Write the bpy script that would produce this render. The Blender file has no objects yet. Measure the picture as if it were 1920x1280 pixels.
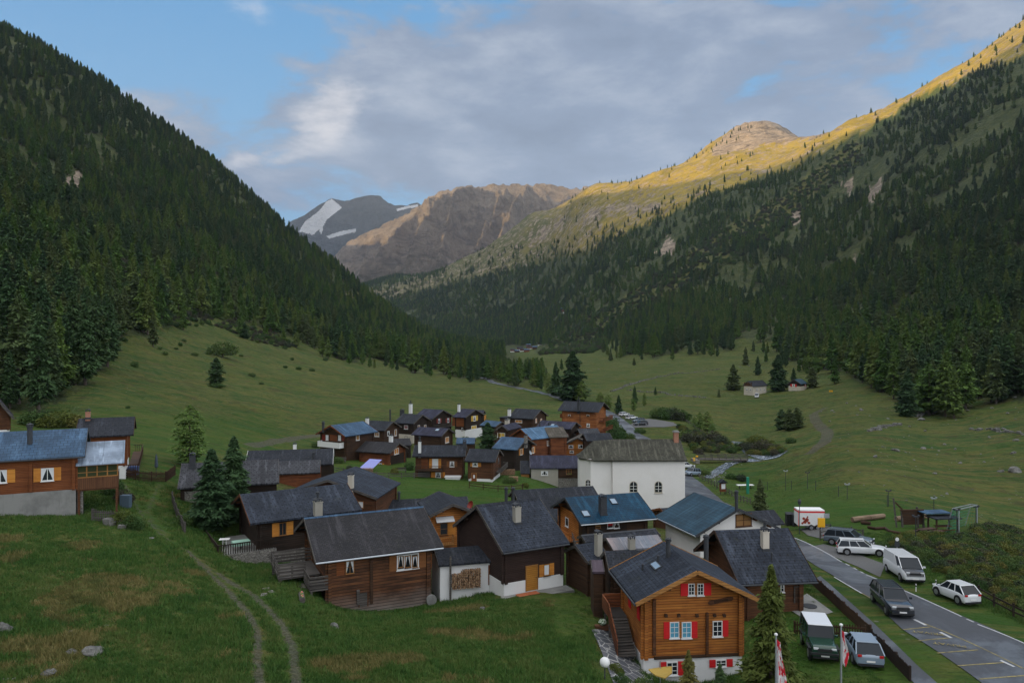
import bpy, bmesh, math, random
import numpy as np
from mathutils import Vector, Matrix
sc = bpy.context.scene
COL = sc.collection
random.seed(7)
F, CX, CY = 1400.0, 960.0, 640.0        # focal length and centre in photograph pixels (1920 x 1280)

# ------------------------------------------------------------------ camera
cam = bpy.data.cameras.new("camera")
cam.sensor_width = 36.0
cam.lens = F / 1920 * 36.0
cam.clip_start = 0.5
cam.clip_end = 40000
camo = bpy.data.objects.new("camera", cam)
COL.objects.link(camo)
camo.location = (0, 0, 0)
camo.rotation_euler = (math.radians(90), 0, 0)
sc.camera = camo

# ------------------------------------------------------------------ light
SUN_EL, SUN_AZ = math.radians(11.0), math.radians(22)   # azimuth: swung behind the camera from due left
sdir = Vector((-math.cos(SUN_EL) * math.cos(SUN_AZ), -math.cos(SUN_EL) * math.sin(SUN_AZ), math.sin(SUN_EL)))
sl = bpy.data.lights.new("sun", 'SUN')
sl.energy = 5.0
sl.angle = math.radians(0.5)
sl.color = (1.0, 0.69, 0.29)
so = bpy.data.objects.new("sun", sl)
COL.objects.link(so)
so.rotation_euler = sdir.to_track_quat('Z', 'Y').to_euler()

sc.view_settings.view_transform = 'Standard'
sc.view_settings.look = 'None'
sc.view_settings.gamma = 1
sc.view_settings.exposure = 0.7
sc.cycles.volume_bounces = 0
sc.cycles.max_bounces = 5
sc.cycles.diffuse_bounces = 2
sc.cycles.glossy_bounces = 2
sc.cycles.transparent_max_bounces = 6
sc.cycles.volume_max_steps = 32
sc.cycles.use_denoising = True

# ------------------------------------------------------------------ node helper
class NT:
    def __init__(s, tree): s.t = tree; s.n = tree.nodes; s.l = tree.links
    def new(s, typ, **kw):
        n = s.n.new(typ)
        for k, v in kw.items():
            if k == 'inp':
                for a, b in v.items():
                    if hasattr(b, 'is_linked') or isinstance(b, bpy.types.NodeSocket): s.l.new(b, n.inputs[a])
                    else: n.inputs[a].default_value = b
            else: setattr(n, k, v)
        return n
    def math(s, op, a, b=0.0, c=0.0, clamp=False):
        n = s.n.new('ShaderNodeMath'); n.operation = op; n.use_clamp = clamp
        for i, v in enumerate((a, b, c)):
            if isinstance(v, bpy.types.NodeSocket): s.l.new(v, n.inputs[i])
            else: n.inputs[i].default_value = v
        return n.outputs[0]
    def mix(s, f, a, b, mode='MIX'):
        n = s.n.new('ShaderNodeMix'); n.data_type = 'RGBA'; n.blend_type = mode
        for i, v in ((0, f), (6, a), (7, b)):
            if isinstance(v, bpy.types.NodeSocket): s.l.new(v, n.inputs[i])
            elif i == 0: n.inputs[i].default_value = v
            else: n.inputs[i].default_value = (*v[:3], 1)
        return n.outputs[2]
    def ramp(s, f, stops, interp='LINEAR'):
        n = s.n.new('ShaderNodeValToRGB'); cr = n.color_ramp; cr.interpolation = interp
        while len(cr.elements) < len(stops): cr.elements.new(0.5)
        for e, (p, c) in zip(cr.elements, stops):
            e.position = p; e.color = (*c, 1) if len(c) == 3 else c
        s.l.new(f, n.inputs[0]); return n.outputs[0]
    def noise(s, vec, scale, detail=4, rough=.55, dist=0.0):
        n = s.n.new('ShaderNodeTexNoise'); n.inputs['Scale'].default_value = scale
        n.inputs['Detail'].default_value = detail; n.inputs['Roughness'].default_value = rough
        n.inputs['Distortion'].default_value = dist
        if vec is not None: s.l.new(vec, n.inputs['Vector'])
        return n.outputs['Fac']
    def mapping(s, vec, scale=(1, 1, 1), loc=(0, 0, 0), rot=(0, 0, 0)):
        n = s.n.new('ShaderNodeMapping'); n.inputs['Scale'].default_value = scale
        n.inputs['Location'].default_value = loc; n.inputs['Rotation'].default_value = rot
        s.l.new(vec, n.inputs['Vector']); return n.outputs[0]
    def range(s, v, a, b, c=0.0, d=1.0, smooth=False):
        n = s.n.new('ShaderNodeMapRange'); n.clamp = True
        if smooth: n.interpolation_type = 'SMOOTHSTEP'
        s.l.new(v, n.inputs[0])
        for i, x in ((1, a), (2, b), (3, c), (4, d)): n.inputs[i].default_value = x
        return n.outputs[0]

# ------------------------------------------------------------------ sky
w = bpy.data.worlds.new("World"); sc.world = w; w.use_nodes = True
w.node_tree.nodes.clear()
N = NT(w.node_tree)
tc = N.new('ShaderNodeTexCoord')
gen = tc.outputs['Generated']
sky = N.new('ShaderNodeTexSky', sky_type='NISHITA', sun_disc=False)
sky.sun_elevation = SUN_EL
sky.sun_rotation = math.atan2(sdir.x, sdir.y)
sky.air_density = 1.0; sky.dust_density = 0.4; sky.ozone_density = 1.4
sep = N.new('ShaderNodeSeparateXYZ', inp={0: gen})
yy = N.math('MAXIMUM', sep.outputs[1], 0.05)
U = N.math('DIVIDE', sep.outputs[0], yy)         # tan of azimuth, ahead of the camera
V = N.math('DIVIDE', sep.outputs[2], yy)         # tan of elevation
def blob(cx, cy, rx, ry, rot=0.0):
    """soft elliptical patch of sky round a direction given in tan(azimuth), tan(elevation)"""
    du = N.math('SUBTRACT', U, cx); dv = N.math('SUBTRACT', V, cy)
    c, s_ = math.cos(rot), math.sin(rot)
    a = N.math('DIVIDE', N.math('ADD', N.math('MULTIPLY', du, c), N.math('MULTIPLY', dv, s_)), rx)
    b = N.math('DIVIDE', N.math('SUBTRACT', N.math('MULTIPLY', dv, c), N.math('MULTIPLY', du, s_)), ry)
    r2 = N.math('ADD', N.math('MULTIPLY', a, a), N.math('MULTIPLY', b, b))
    return N.math('POWER', 2.718, N.math('MULTIPLY', r2, -1.0))
dirv = N.mapping(gen, scale=(1, 1, 2.6))
n1 = N.noise(dirv, 3.4, 10, .62, .35)
n2 = N.noise(N.mapping(gen, scale=(1, 1, 2.4), loc=(3, 1, 2)), 8.0, 10, .60, .15)
big = blob(0.20, 0.36, 0.50, 0.16, 0.10)
big2 = blob(0.08, 0.235, 0.30, 0.075, -0.15)
mass = N.math('ADD', big, N.math('MULTIPLY', big2, 0.75))
veil = N.math('ADD', N.math('MULTIPLY', blob(-0.50, 0.33, 0.10, 0.17, 0.9), 0.42), N.math('MULTIPLY', blob(-0.34, 0.19, 0.17, 0.06, -0.1), 0.7))
white = N.math('ADD', blob(-0.250, 0.310, 0.060, 0.042, 0.35), N.math('MULTIPLY', blob(-0.40, 0.235, 0.12, 0.02, 0.12), 0.6))
white = N.math('ADD', white, N.math('MULTIPLY', blob(-0.36, 0.45, 0.05, 0.03, -0.3), 0.55))
front = N.range(sep.outputs[1], 0.15, 0.4)
cov = N.math('ADD', N.math('MULTIPLY', mass, 1.0), N.math('MULTIPLY', veil, .55))
cov = N.math('ADD', cov, N.math('MULTIPLY', N.math('SUBTRACT', n1, 0.5), 2.7))
cov = N.math('ADD', cov, N.math('MULTIPLY', N.math('SUBTRACT', n2, 0.5), 1.5))
cov = N.range(cov, 0.30, 0.72, smooth=True)
wcov = N.math('ADD', white, N.math('MULTIPLY', N.math('SUBTRACT', n2, 0.5), 3.0))
wcov = N.math('ADD', wcov, N.math('MULTIPLY', N.math('SUBTRACT', n1, 0.5), 0.5))
wcov = N.math('MULTIPLY', N.range(wcov, 0.32, 1.35, smooth=True), N.range(white, 0.02, 0.45))
K = 10.0
greys = N.ramp(N.math('ADD', N.math('MULTIPLY', n2, .7), N.math('MULTIPLY', n1, .3)),
               [(0.34, (.165 * K, .225 * K, .335 * K)), (0.50, (.225 * K, .295 * K, .425 * K)), (0.66, (.38 * K, .44 * K, .55 * K))])
blue = N.mix(0.85, sky.outputs[0], N.ramp(N.range(V, 0.05, 0.46), [(0, (.34 * K, .52 * K, .70 * K)), (.5, (.15 * K, .42 * K, .74 * K)), (1, (.080 * K, .335 * K, .68 * K))]))
col = N.mix(cov, blue, greys)
col = N.mix(N.math('MULTIPLY', wcov, .8), col, (.74 * K, .72 * K, .74 * K))
# overhead and behind the camera the unseen sky is brightened to add fill light
rear = N.mix(N.range(n1, .35, .65), (1.08 * K, 1.20 * K, 1.36 * K), (1.74 * K, 1.64 * K, 1.56 * K))
up = N.range(sep.outputs[2], 0.48, 0.75, smooth=True)
back = N.range(sep.outputs[1], 0.55, 0.1, smooth=True)
f = N.math('MAXIMUM', up, N.math('MULTIPLY', back, 0.8))
col = N.mix(f, col, rear)
bg = N.new('ShaderNodeBackground', inp={0: col, 1: 0.066})
N.new('ShaderNodeOutputWorld', inp={0: bg.outputs[0]})

# ------------------------------------------------------------------ numeric noise
def _hash(ix, iy, seed):
    h = (ix.astype(np.int64) * 374761393 + iy.astype(np.int64) * 668265263 + seed * 974634777) & 0xffffffff
    h = ((h ^ (h >> 13)) * 1274126177) & 0xffffffff
    return ((h ^ (h >> 16)) & 0xffff) / 65535.0
def vnoise(x, y, seed=0):
    x = np.asarray(x, float); y = np.asarray(y, float)
    ix = np.floor(x); iy = np.floor(y); fx = x - ix; fy = y - iy
    fx = fx * fx * (3 - 2 * fx); fy = fy * fy * (3 - 2 * fy)
    a = _hash(ix, iy, seed); b = _hash(ix + 1, iy, seed); c = _hash(ix, iy + 1, seed); d = _hash(ix + 1, iy + 1, seed)
    return (a * (1 - fx) + b * fx) * (1 - fy) + (c * (1 - fx) + d * fx) * fy * 1.0
def fbm(x, y, octv=4, seed=0, gain=.5, ridged=False):
    s = 0; a = 1.0; t = 0
    for k in range(octv):
        n = vnoise(x * 2 ** k + 17.3 * k, y * 2 ** k + 9.1 * k, seed + k)
        s = s + a * ((1 - abs(2 * n - 1)) if ridged else n); t += a; a *= gain
    return s / t
def inpoly(px, py, poly):
    px = np.asarray(px, float); py = np.asarray(py, float)
    r = np.zeros(px.shape, bool); n = len(poly)
    for i in range(n):
        x0, y0 = poly[i]; x1, y1 = poly[(i + 1) % n]
        if y0 == y1: continue
        c = ((y0 > py) != (y1 > py)) & (px < (x1 - x0) * (py - y0) / (y1 - y0) + x0)
        r ^= c
    return r

# ------------------------------------------------------------------ the lie of the land: surveyed points (bearing px, distance ahead, height or py)
CP = []
def cz(px, *dz):
    for d, z in dz: CP.append((px, d, z / d))
def cy(px, *dy):
    for d, y in dy: CP.append((px, d, (CY - y) / F))
cz(-700, (8, -14), (30, -13), (70, -8), (150, 22), (400, 190), (1000, 610), (1500, 820), (2600, 700), (5000, 900))
cz(0, (8, -15.5), (20, -16), (36, -16.5), (58, -14.9)); cy(0, (67, 948), (90, 858), (130, 760), (170, 665), (250, 532), (400, 370), (700, 234), (1100, 52), (1500, 120), (2600, 330), (5000, 500))
cz(133, (67, -15.3)); cy(250, (52, 1080), (82, 900)); cz(360, (78, -17.4))
cz(200, (37, -16.9)); cy(200, (105, 832), (150, 745), (200, 695), (260, 645), (400, 520), (700, 350), (1150, 172), (1500, 262), (2600, 400))
cz(500, (38, -17.4)); cy(400, (66, 1032), (55, 1100), (90, 905), (130, 820), (200, 742), (300, 676), (400, 625), (470, 590), (700, 470), (1200, 318), (1500, 380), (2600, 480))
cy(460, (68, 1050)); cy(560, (57, 1100)); cy(625, (58.5, 1132)); cy(822, (60.5, 1132)); cz(560, (42, -17.9)); cz(460, (84, -17.9))
cy(600, (82, 1000), (115, 900), (150, 842), (200, 786), (300, 723), (420, 681), (550, 650), (700, 600), (1000, 535), (1250, 488), (1600, 560), (2600, 560))
cz(-300, (30, -15), (70, -11), (140, 10), (400, 135), (1000, 470), (1500, 560))
cz(800, (8, -16), (20, -16.8), (38, -17.4), (48, -18.8))
cy(750, (95, 960), (120, 900), (150, 858), (200, 800), (300, 740), (450, 702), (600, 686), (800, 668), (1300, 612), (1700, 660), (2300, 640), (3000, 575), (3700, 522), (4400, 580))
cy(985, (61, 1107)); cy(1057, (59, 1121)); cy(960, (50, 1180)); cy(1060, (72, 1050))
cy(860, (150, 866), (200, 808), (300, 747), (450, 709), (700, 684), (1000, 671), (1500, 655), (2000, 640), (2600, 590), (3300, 490), (3900, 540))
cz(1000, (8, -18), (20, -18), (40, -18.6)); cy(1000, (100, 985), (122, 908), (150, 875), (230, 795), (300, 757), (450, 714), (700, 683), (1000, 666), (1500, 652), (2000, 620), (2500, 530), (3000, 400), (3600, 470))
cz(1210, (45, -21.0)); cz(1300, (46, -22.0), (54, -21.9)); cz(1100, (50, -19.7)); cz(1150, (70, -21.6))
cz(1100, (90, -24.2), (120, -26.6), (160, -26.6), (200, -27)); cy(1100, (300, 763), (450, 716), (700, 682), (1000, 660), (1300, 638), (1700, 560), (2200, 450), (2600, 356), (3200, 440), (5000, 560))
cz(1270, (8, -19), (20, -19), (38, -20)); cy(1270, (100, 975), (120, 951), (140, 910), (165, 884), (250, 791), (370, 738), (500, 702), (650, 676), (800, 655), (1000, 620), (1400, 520), (1900, 385), (2250, 312), (2900, 380), (5000, 540))
cy(1430, (60, 1115), (86, 1005), (125, 935), (160, 895), (190, 850), (240, 815), (300, 775), (370, 738), (450, 708), (600, 676), (750, 645), (1000, 570), (1400, 435), (1800, 325), (2200, 262), (2500, 222), (3000, 300), (5000, 500))
cz(1600, (8, -19.5), (20, -20), (40, -20.2), (47, -20.4)); cy(1500, (62, 1100)); cy(1600, (70, 1062), (95, 960), (130, 880), (170, 830), (230, 785), (300, 745), (390, 705), (500, 668), (700, 590), (1000, 480), (1400, 355), (1850, 232), (2400, 330), (5000, 500))
cz(1760, (50, -20.3), (60, -20.5)); cy(1760, (80, 1010), (100, 960), (150, 868), (200, 815), (260, 765), (350, 690), (450, 620), (700, 480), (1000, 345), (1300, 245), (1650, 158), (2200, 240), (5000, 450))
cz(1930, (35, -20.6), (50, -20.5), (60, -20.6), (72, -21.5)); cy(1930, (100, 985), (150, 862), (190, 800), (250, 735), (350, 625), (500, 495), (800, 320), (1200, 140), (1500, 42), (2100, 120), (5000, 400))
cz(2650, (8, -20), (40, -20.5), (80, -20), (150, -12), (250, 25), (500, 190), (1000, 560), (1500, 930), (2600, 800), (5000, 900))
CP = np.array(CP)
U0, V0 = 600.0, 1.0
def feat(px, d): return np.asarray(px) / U0, np.log(np.asarray(d)) / V0
cu, cv = feat(CP[:, 0], CP[:, 1]); ct = CP[:, 2] + 22.0 / CP[:, 1]
def tps(r2): return 0.5 * r2 * np.log(r2 + 1e-9)
n_ = len(CP)
Kmat = tps((cu[:, None] - cu) ** 2 + (cv[:, None] - cv) ** 2) + np.eye(n_) * 2e-4
Pm = np.stack([np.ones(n_), cu, cv], 1)
A_ = np.block([[Kmat, Pm], [Pm.T, np.zeros((3, 3))]])
SOL = np.linalg.solve(A_, np.concatenate([ct, np.zeros(3)]))
PXS = np.concatenate([np.arange(-700, -60, 16.0), np.arange(-60, 2000, 5.2), np.arange(2000, 2660, 16.0)])
LNS = np.concatenate([np.arange(math.log(8), math.log(34), .05), np.arange(math.log(34), math.log(5200), .0118)])
gp, gl = np.meshgrid(PXS, LNS)            # rows: distance, columns: bearing
gd = np.exp(gl)
u_, v_ = feat(gp, gd)
T = SOL[n_] + SOL[n_ + 1] * u_ + SOL[n_ + 2] * v_
for i in range(n_): T += SOL[i] * tps((u_ - cu[i]) ** 2 + (v_ - cv[i]) ** 2)
T -= 22.0 / gd
WX = (gp - CX) / F * gd
WY = gd
Z = T * gd
# relief: small hummocks close by, gullies and shoulders on the mountains
far_w = np.clip((gd - 200) / 500, 0, 1)
hill_w = far_w * np.clip((Z + 30) / 120, 0, 1)
Z += (fbm(WX / 14, WY / 14, 4, 3) - .5) * 0.9 * np.clip((gd - 30) / 300, .12, 1)
Z += (fbm(WX / 190, WY / 190, 5, 11) - .5) * 46 * hill_w
Z += (fbm((WX + WY * .5) / 120, (WY - WX * .35) / 420, 4, 23, ridged=True) - .5) * 34 * hill_w * np.clip((gp - 700) / 300, 0.3, 1)
wild = np.clip((gd - 110) / 60, 0, 1) * np.clip(np.maximum((570 - gp) / 60, (gp - 1300) / 60), 0, 1) * (gd < 1200)
wild = np.maximum(wild, np.clip((gd - 260) / 80, 0, 1) * (gd < 1200))
Z += (fbm(WX / 11, WY / 7, 4, 203, ridged=True) - .5) * 1.5 * wild
T = Z / gd
GY = CY - T * F                            # image row of every terrain vertex
def _gi(px, d):
    i = np.clip(np.interp(px, PXS, np.arange(len(PXS))), 0, len(PXS) - 1.001)
    j = np.clip(np.interp(np.log(np.maximum(d, 8.1)), LNS, np.arange(len(LNS))), 0, len(LNS) - 1.001)
    return i, j
def height(x, y):
    """ground height at world x, y (arrays allowed)"""
    x = np.asarray(x, float); y = np.maximum(np.asarray(y, float), 8.1)
    i, j = _gi(CX + x / y * F, y)
    i0 = i.astype(int); j0 = j.astype(int); fi = i - i0; fj = j - j0
    return (Z[j0, i0] * (1 - fi) + Z[j0, i0 + 1] * fi) * (1 - fj) + (Z[j0 + 1, i0] * (1 - fi) + Z[j0 + 1, i0 + 1] * fi) * fj
def P3(px, py, d): return Vector(((px - CX) / F * d, d, (CY - py) / F * d))
def G(px, py, dmin=26.0, dmax=4000.0):
    """where the line of sight through a photograph pixel meets the ground"""
    ds = np.exp(np.linspace(math.log(dmin), math.log(dmax), 1400))
    hz = height((px - CX) / F * ds, ds); rz = (CY - py) / F * ds
    k = np.argmax(hz >= rz)
    if k == 0: k = 1
    a, b = ds[k - 1], ds[k]
    for _ in range(18):
        m = (a + b) / 2
        if height((px - CX) / F * m, m) >= (CY - py) / F * m: b = m
        else: a = m
    d = (a + b) / 2; x = (px - CX) / F * d
    return Vector((x, d, float(height(x, d))))
# which terrain vertices the lens can see (for planting), row by row outwards
vis = GY < np.minimum.accumulate(np.vstack([np.full((1, GY.shape[1]), 1e9), GY[:-1]]), axis=0) + 6

# ------------------------------------------------------------------ object helpers
def tag(o, label=None, cat=None, group=None, kind=None):
    if label: o['label'] = label
    if cat: o['category'] = cat
    if group: o['group'] = group
    if kind: o['kind'] = kind
    return o
def empty(name, loc, rz=0.0, label=None, cat=None, group=None):
    o = bpy.data.objects.new(name, None); COL.objects.link(o)
    o.location = loc; o.rotation_euler = (0, 0, rz); o.empty_display_size = .3
    return tag(o, label, cat, group)
def mesh_obj(name, verts, faces, mat=None, parent=None, smooth=False):
    me = bpy.data.meshes.new(name); me.from_pydata([tuple(v) for v in verts], [], faces); me.update()
    o = bpy.data.objects.new(name, me); COL.objects.link(o)
    if mat: me.materials.append(mat)
    if parent: o.parent = parent
    if smooth: me.polygons.foreach_set('use_smooth', [True] * len(me.polygons))
    return o
def np_mesh(name, V, Fq, mat=None, smooth=False, parent=None, link=True):
    """fast mesh from numpy vertices and equal-sized faces"""
    me = bpy.data.meshes.new(name); V = np.asarray(V, np.float32); Fq = np.asarray(Fq, np.int32)
    k = Fq.shape[1]
    me.vertices.add(len(V)); me.vertices.foreach_set('co', V.ravel())
    me.loops.add(Fq.size); me.loops.foreach_set('vertex_index', Fq.ravel())
    me.polygons.add(len(Fq)); me.polygons.foreach_set('loop_start', np.arange(0, Fq.size, k, dtype=np.int32))
    if smooth: me.polygons.foreach_set('use_smooth', np.ones(len(Fq), bool))
    me.update(calc_edges=True); me.validate()
    if mat: me.materials.append(mat)
    if not link: return me
    o = bpy.data.objects.new(name, me); COL.objects.link(o)
    if parent: o.parent = parent
    return o
class MB:
    """collects simple solids in one mesh"""
    def __init__(s): s.v = []; s.f = []
    def add(s, vs, fs):
        o = len(s.v); s.v += [Vector(v) for v in vs]; s.f += [tuple(i + o for i in f) for f in fs]; return s
    def box(s, x0, x1, y0, y1, z0, z1):
        return s.add([(x0, y0, z0), (x1, y0, z0), (x1, y1, z0), (x0, y1, z0), (x0, y0, z1), (x1, y0, z1), (x1, y1, z1), (x0, y1, z1)],
                     [(0, 3, 2, 1), (4, 5, 6, 7), (0, 1, 5, 4), (1, 2, 6, 5), (2, 3, 7, 6), (3, 0, 4, 7)])
    def bar(s, a, b, w, h=None, up=Vector((0, 0, 1))):
        a = Vector(a); b = Vector(b); h = h or w; d = (b - a)
        if d.length < 1e-6: return s
        d.normalize(); sx = d.cross(up)
        if sx.length < 1e-3: sx = d.cross(Vector((1, 0, 0)))
        sx.normalize(); sz = sx.cross(d)
        vs = [p + sx * (i * w / 2) + sz * (j * h / 2) for p in (a, b) for i, j in ((-1, -1), (1, -1), (1, 1), (-1, 1))]
        return s.add(vs, [(3, 2, 1, 0), (4, 5, 6, 7), (0, 1, 5, 4), (1, 2, 6, 5), (2, 3, 7, 6), (3, 0, 4, 7)])
    def cyl(s, a, b, r0, r1=None, n=10, cap=True):
        a = Vector(a); b = Vector(b); r1 = r0 if r1 is None else r1; d = (b - a).normalized()
        sx = d.cross(Vector((0, 0, 1)));  sx = Vector((1, 0, 0)) if sx.length < 1e-3 else sx.normalized(); sz = sx.cross(d)
        vs = []
        for p, r in ((a, r0), (b, r1)):
            for k in range(n):
                t = 2 * math.pi * k / n; vs.append(p + sx * (r * math.cos(t)) + sz * (r * math.sin(t)))
        fs = [(k, (k + 1) % n, n + (k + 1) % n, n + k) for k in range(n)]
        if cap: fs += [tuple(range(n - 1, -1, -1)), tuple(range(n, 2 * n))]
        return s.add(vs, fs)
    def lathe(s, prof, c=(0, 0, 0), n=14):
        vs = []; c = Vector(c)
        for r, z in prof:
            for k in range(n):
                t = 2 * math.pi * k / n; vs.append(c + Vector((r * math.cos(t), r * math.sin(t), z)))
        fs = []
        for j in range(len(prof) - 1):
            for k in range(n): fs.append((j * n + k, j * n + (k + 1) % n, (j + 1) * n + (k + 1) % n, (j + 1) * n + k))
        return s.add(vs, fs)
    def prism(s, poly, d):
        """extrude a planar polygon (list of 3D points) by vector d"""
        n = len(poly); d = Vector(d); vs = [Vector(p) for p in poly] + [Vector(p) + d for p in poly]
        fs = [tuple(range(n - 1, -1, -1)), tuple(range(n, 2 * n))] + [(k, (k + 1) % n, n + (k + 1) % n, n + k) for k in range(n)]
        return s.add(vs, fs)
    def build(s, name, mat, parent=None, smooth=False, bevel=0.0):
        o = mesh_obj(name, s.v, s.f, mat, parent, smooth)
        bm = bmesh.new(); bm.from_mesh(o.data); bmesh.ops.recalc_face_normals(bm, faces=bm.faces); bm.to_mesh(o.data); bm.free()
        if bevel:
            m = o.modifiers.new('bevel', 'BEVEL'); m.width = bevel; m.segments = 2; m.limit_method = 'ANGLE'
        return o

# ------------------------------------------------------------------ materials
MATS = {}
def mat(name, fn=None, color=None, rough=.8, metal=0.0, emit=None):
    if name in MATS: return MATS[name]
    m = bpy.data.materials.new(name); m.use_nodes = True; m.node_tree.nodes.clear(); n = NT(m.node_tree)
    b = n.new('ShaderNodeBsdfPrincipled'); o = n.new('ShaderNodeOutputMaterial'); n.l.new(b.outputs[0], o.inputs[0])
    b.inputs['Roughness'].default_value = rough; b.inputs['Metallic'].default_value = metal
    b.inputs['Specular IOR Level'].default_value = .3
    if color: b.inputs['Base Color'].default_value = (*color, 1)
    if fn: fn(n, b)
    MATS[name] = m; return m
def setc(n, b, c): n.l.new(c, b.inputs['Base Color'])
def bump(n, b, h, dist=.05, strength=.5):
    k = n.new('ShaderNodeBump'); k.inputs['Distance'].default_value = dist; k.inputs['Strength'].default_value = strength
    n.l.new(h, k.inputs['Height']); n.l.new(k.outputs[0], b.inputs['Normal'])
def objc(n): return n.new('ShaderNodeTexCoord').outputs['Object']
# ------------------------------------------------------------------ ground
def m_ground(n, b):
    tc = n.new('ShaderNodeTexCoord'); P = tc.outputs['Object']
    at = n.new('ShaderNodeVertexColor', layer_name='zone'); sp = n.new('ShaderNodeSeparateColor', inp={0: at.outputs[0]})
    at2 = n.new('ShaderNodeVertexColor', layer_name='zonb'); sp2 = n.new('ShaderNodeSeparateColor', inp={0: at2.outputs[0]})
    forest, alpine, rock = sp.outputs[0], sp.outputs[1], sp.outputs[2]
    dirt, dry, lawn = sp2.outputs[0], sp2.outputs[1], sp2.outputs[2]
    fine = n.noise(P, 3.2, 8, .72)
    mid = n.noise(P, .55, 8, .66, .6)
    wide = n.noise(P, .06, 9, .62, .4)
    streak = n.noise(n.mapping(P, scale=(.05, .42, .3), rot=(0, 0, .06)), 1.0, 7, .62, 1.2)
    mead = n.mix(n.range(wide, .38, .60), (.032, .072, .015), (.078, .100, .024))
    mead = n.mix(n.math('MULTIPLY', n.range(streak, .46, .60), .8), mead, (.125, .108, .034))
    mead = n.mix(n.math('MULTIPLY', n.range(mid, .50, .62), .65), mead, (.020, .052, .012))
    mead = n.mix(n.math('MULTIPLY', n.range(fine, .5, .75), .5), mead, (.066, .090, .022))
    mead = n.mix(n.math('MULTIPLY', n.range(n.noise(P, .16, 8, .72, .7), .55, .62), .6), mead, (.058, .050, .022))
    stones = n.new('ShaderNodeTexVoronoi', feature='F1'); stones.inputs['Scale'].default_value = .9; n.l.new(P, stones.inputs['Vector'])
    stm = n.math('MULTIPLY', n.range(stones.outputs['Distance'], .16, .10), n.range(n.noise(P, .05, 5, .7), .54, .62))
    mead = n.mix(n.math('MULTIPLY', stm, n.range(lawn, .1, .6, 1, 0)), mead, (.24, .23, .21))
    lw = n.mix(n.range(mid, .35, .7), (.022, .070, .008), (.044, .100, .013))
    lw = n.mix(n.math('MULTIPLY', n.range(fine, .45, .75), .55), lw, (.055, .092, .018))
    mead = n.mix(n.math('MULTIPLY', lawn, .85), mead, lw)
    dr = n.range(n.math('ADD', dry, n.math('MULTIPLY', n.math('SUBTRACT', n.noise(P, .35, 7, .7, .8), .5), 2.2)), .35, .75)
    mead = n.mix(n.math('MULTIPLY', dr, .6), mead, n.mix(fine, (.06, .06, .020), (.20, .155, .055)))
    flo = n.mix(mid, (.020, .034, .012), (.055, .066, .026))
    flo = n.mix(n.math('MULTIPLY', n.range(n.noise(P, .07, 9, .75, .5), .46, .60), .8), flo, (.085, .095, .034))
    flo = n.mix(n.range(n.noise(P, .16, 8, .78, .4), .60, .66), flo, (.15, .14, .12))
    c = n.mix(forest, mead, flo)
    # high pastures
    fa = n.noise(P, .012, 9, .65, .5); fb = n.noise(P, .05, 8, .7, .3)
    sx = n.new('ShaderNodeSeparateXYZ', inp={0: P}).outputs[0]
    gold = n.range(n.math('ADD', sx, n.math('MULTIPLY', n.math('SUBTRACT', fa, .5), 500)), 60, 420)  # sunlight on the crest painted in as golden grass, olive where it is shaded
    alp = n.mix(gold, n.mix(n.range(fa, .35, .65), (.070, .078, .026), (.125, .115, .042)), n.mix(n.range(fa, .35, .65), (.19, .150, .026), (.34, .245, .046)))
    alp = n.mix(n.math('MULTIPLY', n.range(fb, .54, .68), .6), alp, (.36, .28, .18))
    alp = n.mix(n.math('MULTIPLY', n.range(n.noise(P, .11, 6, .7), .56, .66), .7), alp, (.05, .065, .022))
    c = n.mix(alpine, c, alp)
    rk = n.mix(n.range(n.noise(n.mapping(P, scale=(1, 1, 2.2)), .035, 12, .82, .8), .38, .62), (.075, .060, .048), (.40, .32, .24))
    rm = n.range(n.math('ADD', rock, n.math('MULTIPLY', n.math('SUBTRACT', fb, .5), 1.9)), .42, .60)
    c = n.mix(rm, c, rk)
    dm = n.range(n.math('ADD', dirt, n.math('MULTIPLY', n.math('SUBTRACT', n.noise(P, 1.6, 6, .7), .5), .9)), .42, .68)
    c = n.mix(n.math('MULTIPLY', dm, .7), c, n.mix(n.range(n.noise(P, 5.5, 5, .8), .4, .68), (.05, .045, .033), (.17, .155, .13)))
    setc(n, b, c); b.inputs['Roughness'].default_value = .95; b.inputs['Specular IOR Level'].default_value = .1
    h = n.math('ADD', n.math('MULTIPLY', fine, .35), n.math('ADD', n.math('MULTIPLY', mid, 1.1), n.math('MULTIPLY', fa, 60)))
    h = n.math('ADD', h, n.math('MULTIPLY', fb, 9.0))
    bump(n, b, h, .35, .8)
mg = mat('meadow_ground', m_ground)
rows, cols = gp.shape
idx = np.arange(rows * cols).reshape(rows, cols)
quads = np.stack([idx[:-1, :-1], idx[:-1, 1:], idx[1:, 1:], idx[1:, :-1]], -1).reshape(-1, 4)
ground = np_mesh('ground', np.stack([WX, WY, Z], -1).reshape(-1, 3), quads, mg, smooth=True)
tag(ground, 'grassy valley floor rising into forested mountain slopes', 'ground', kind='structure')

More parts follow.
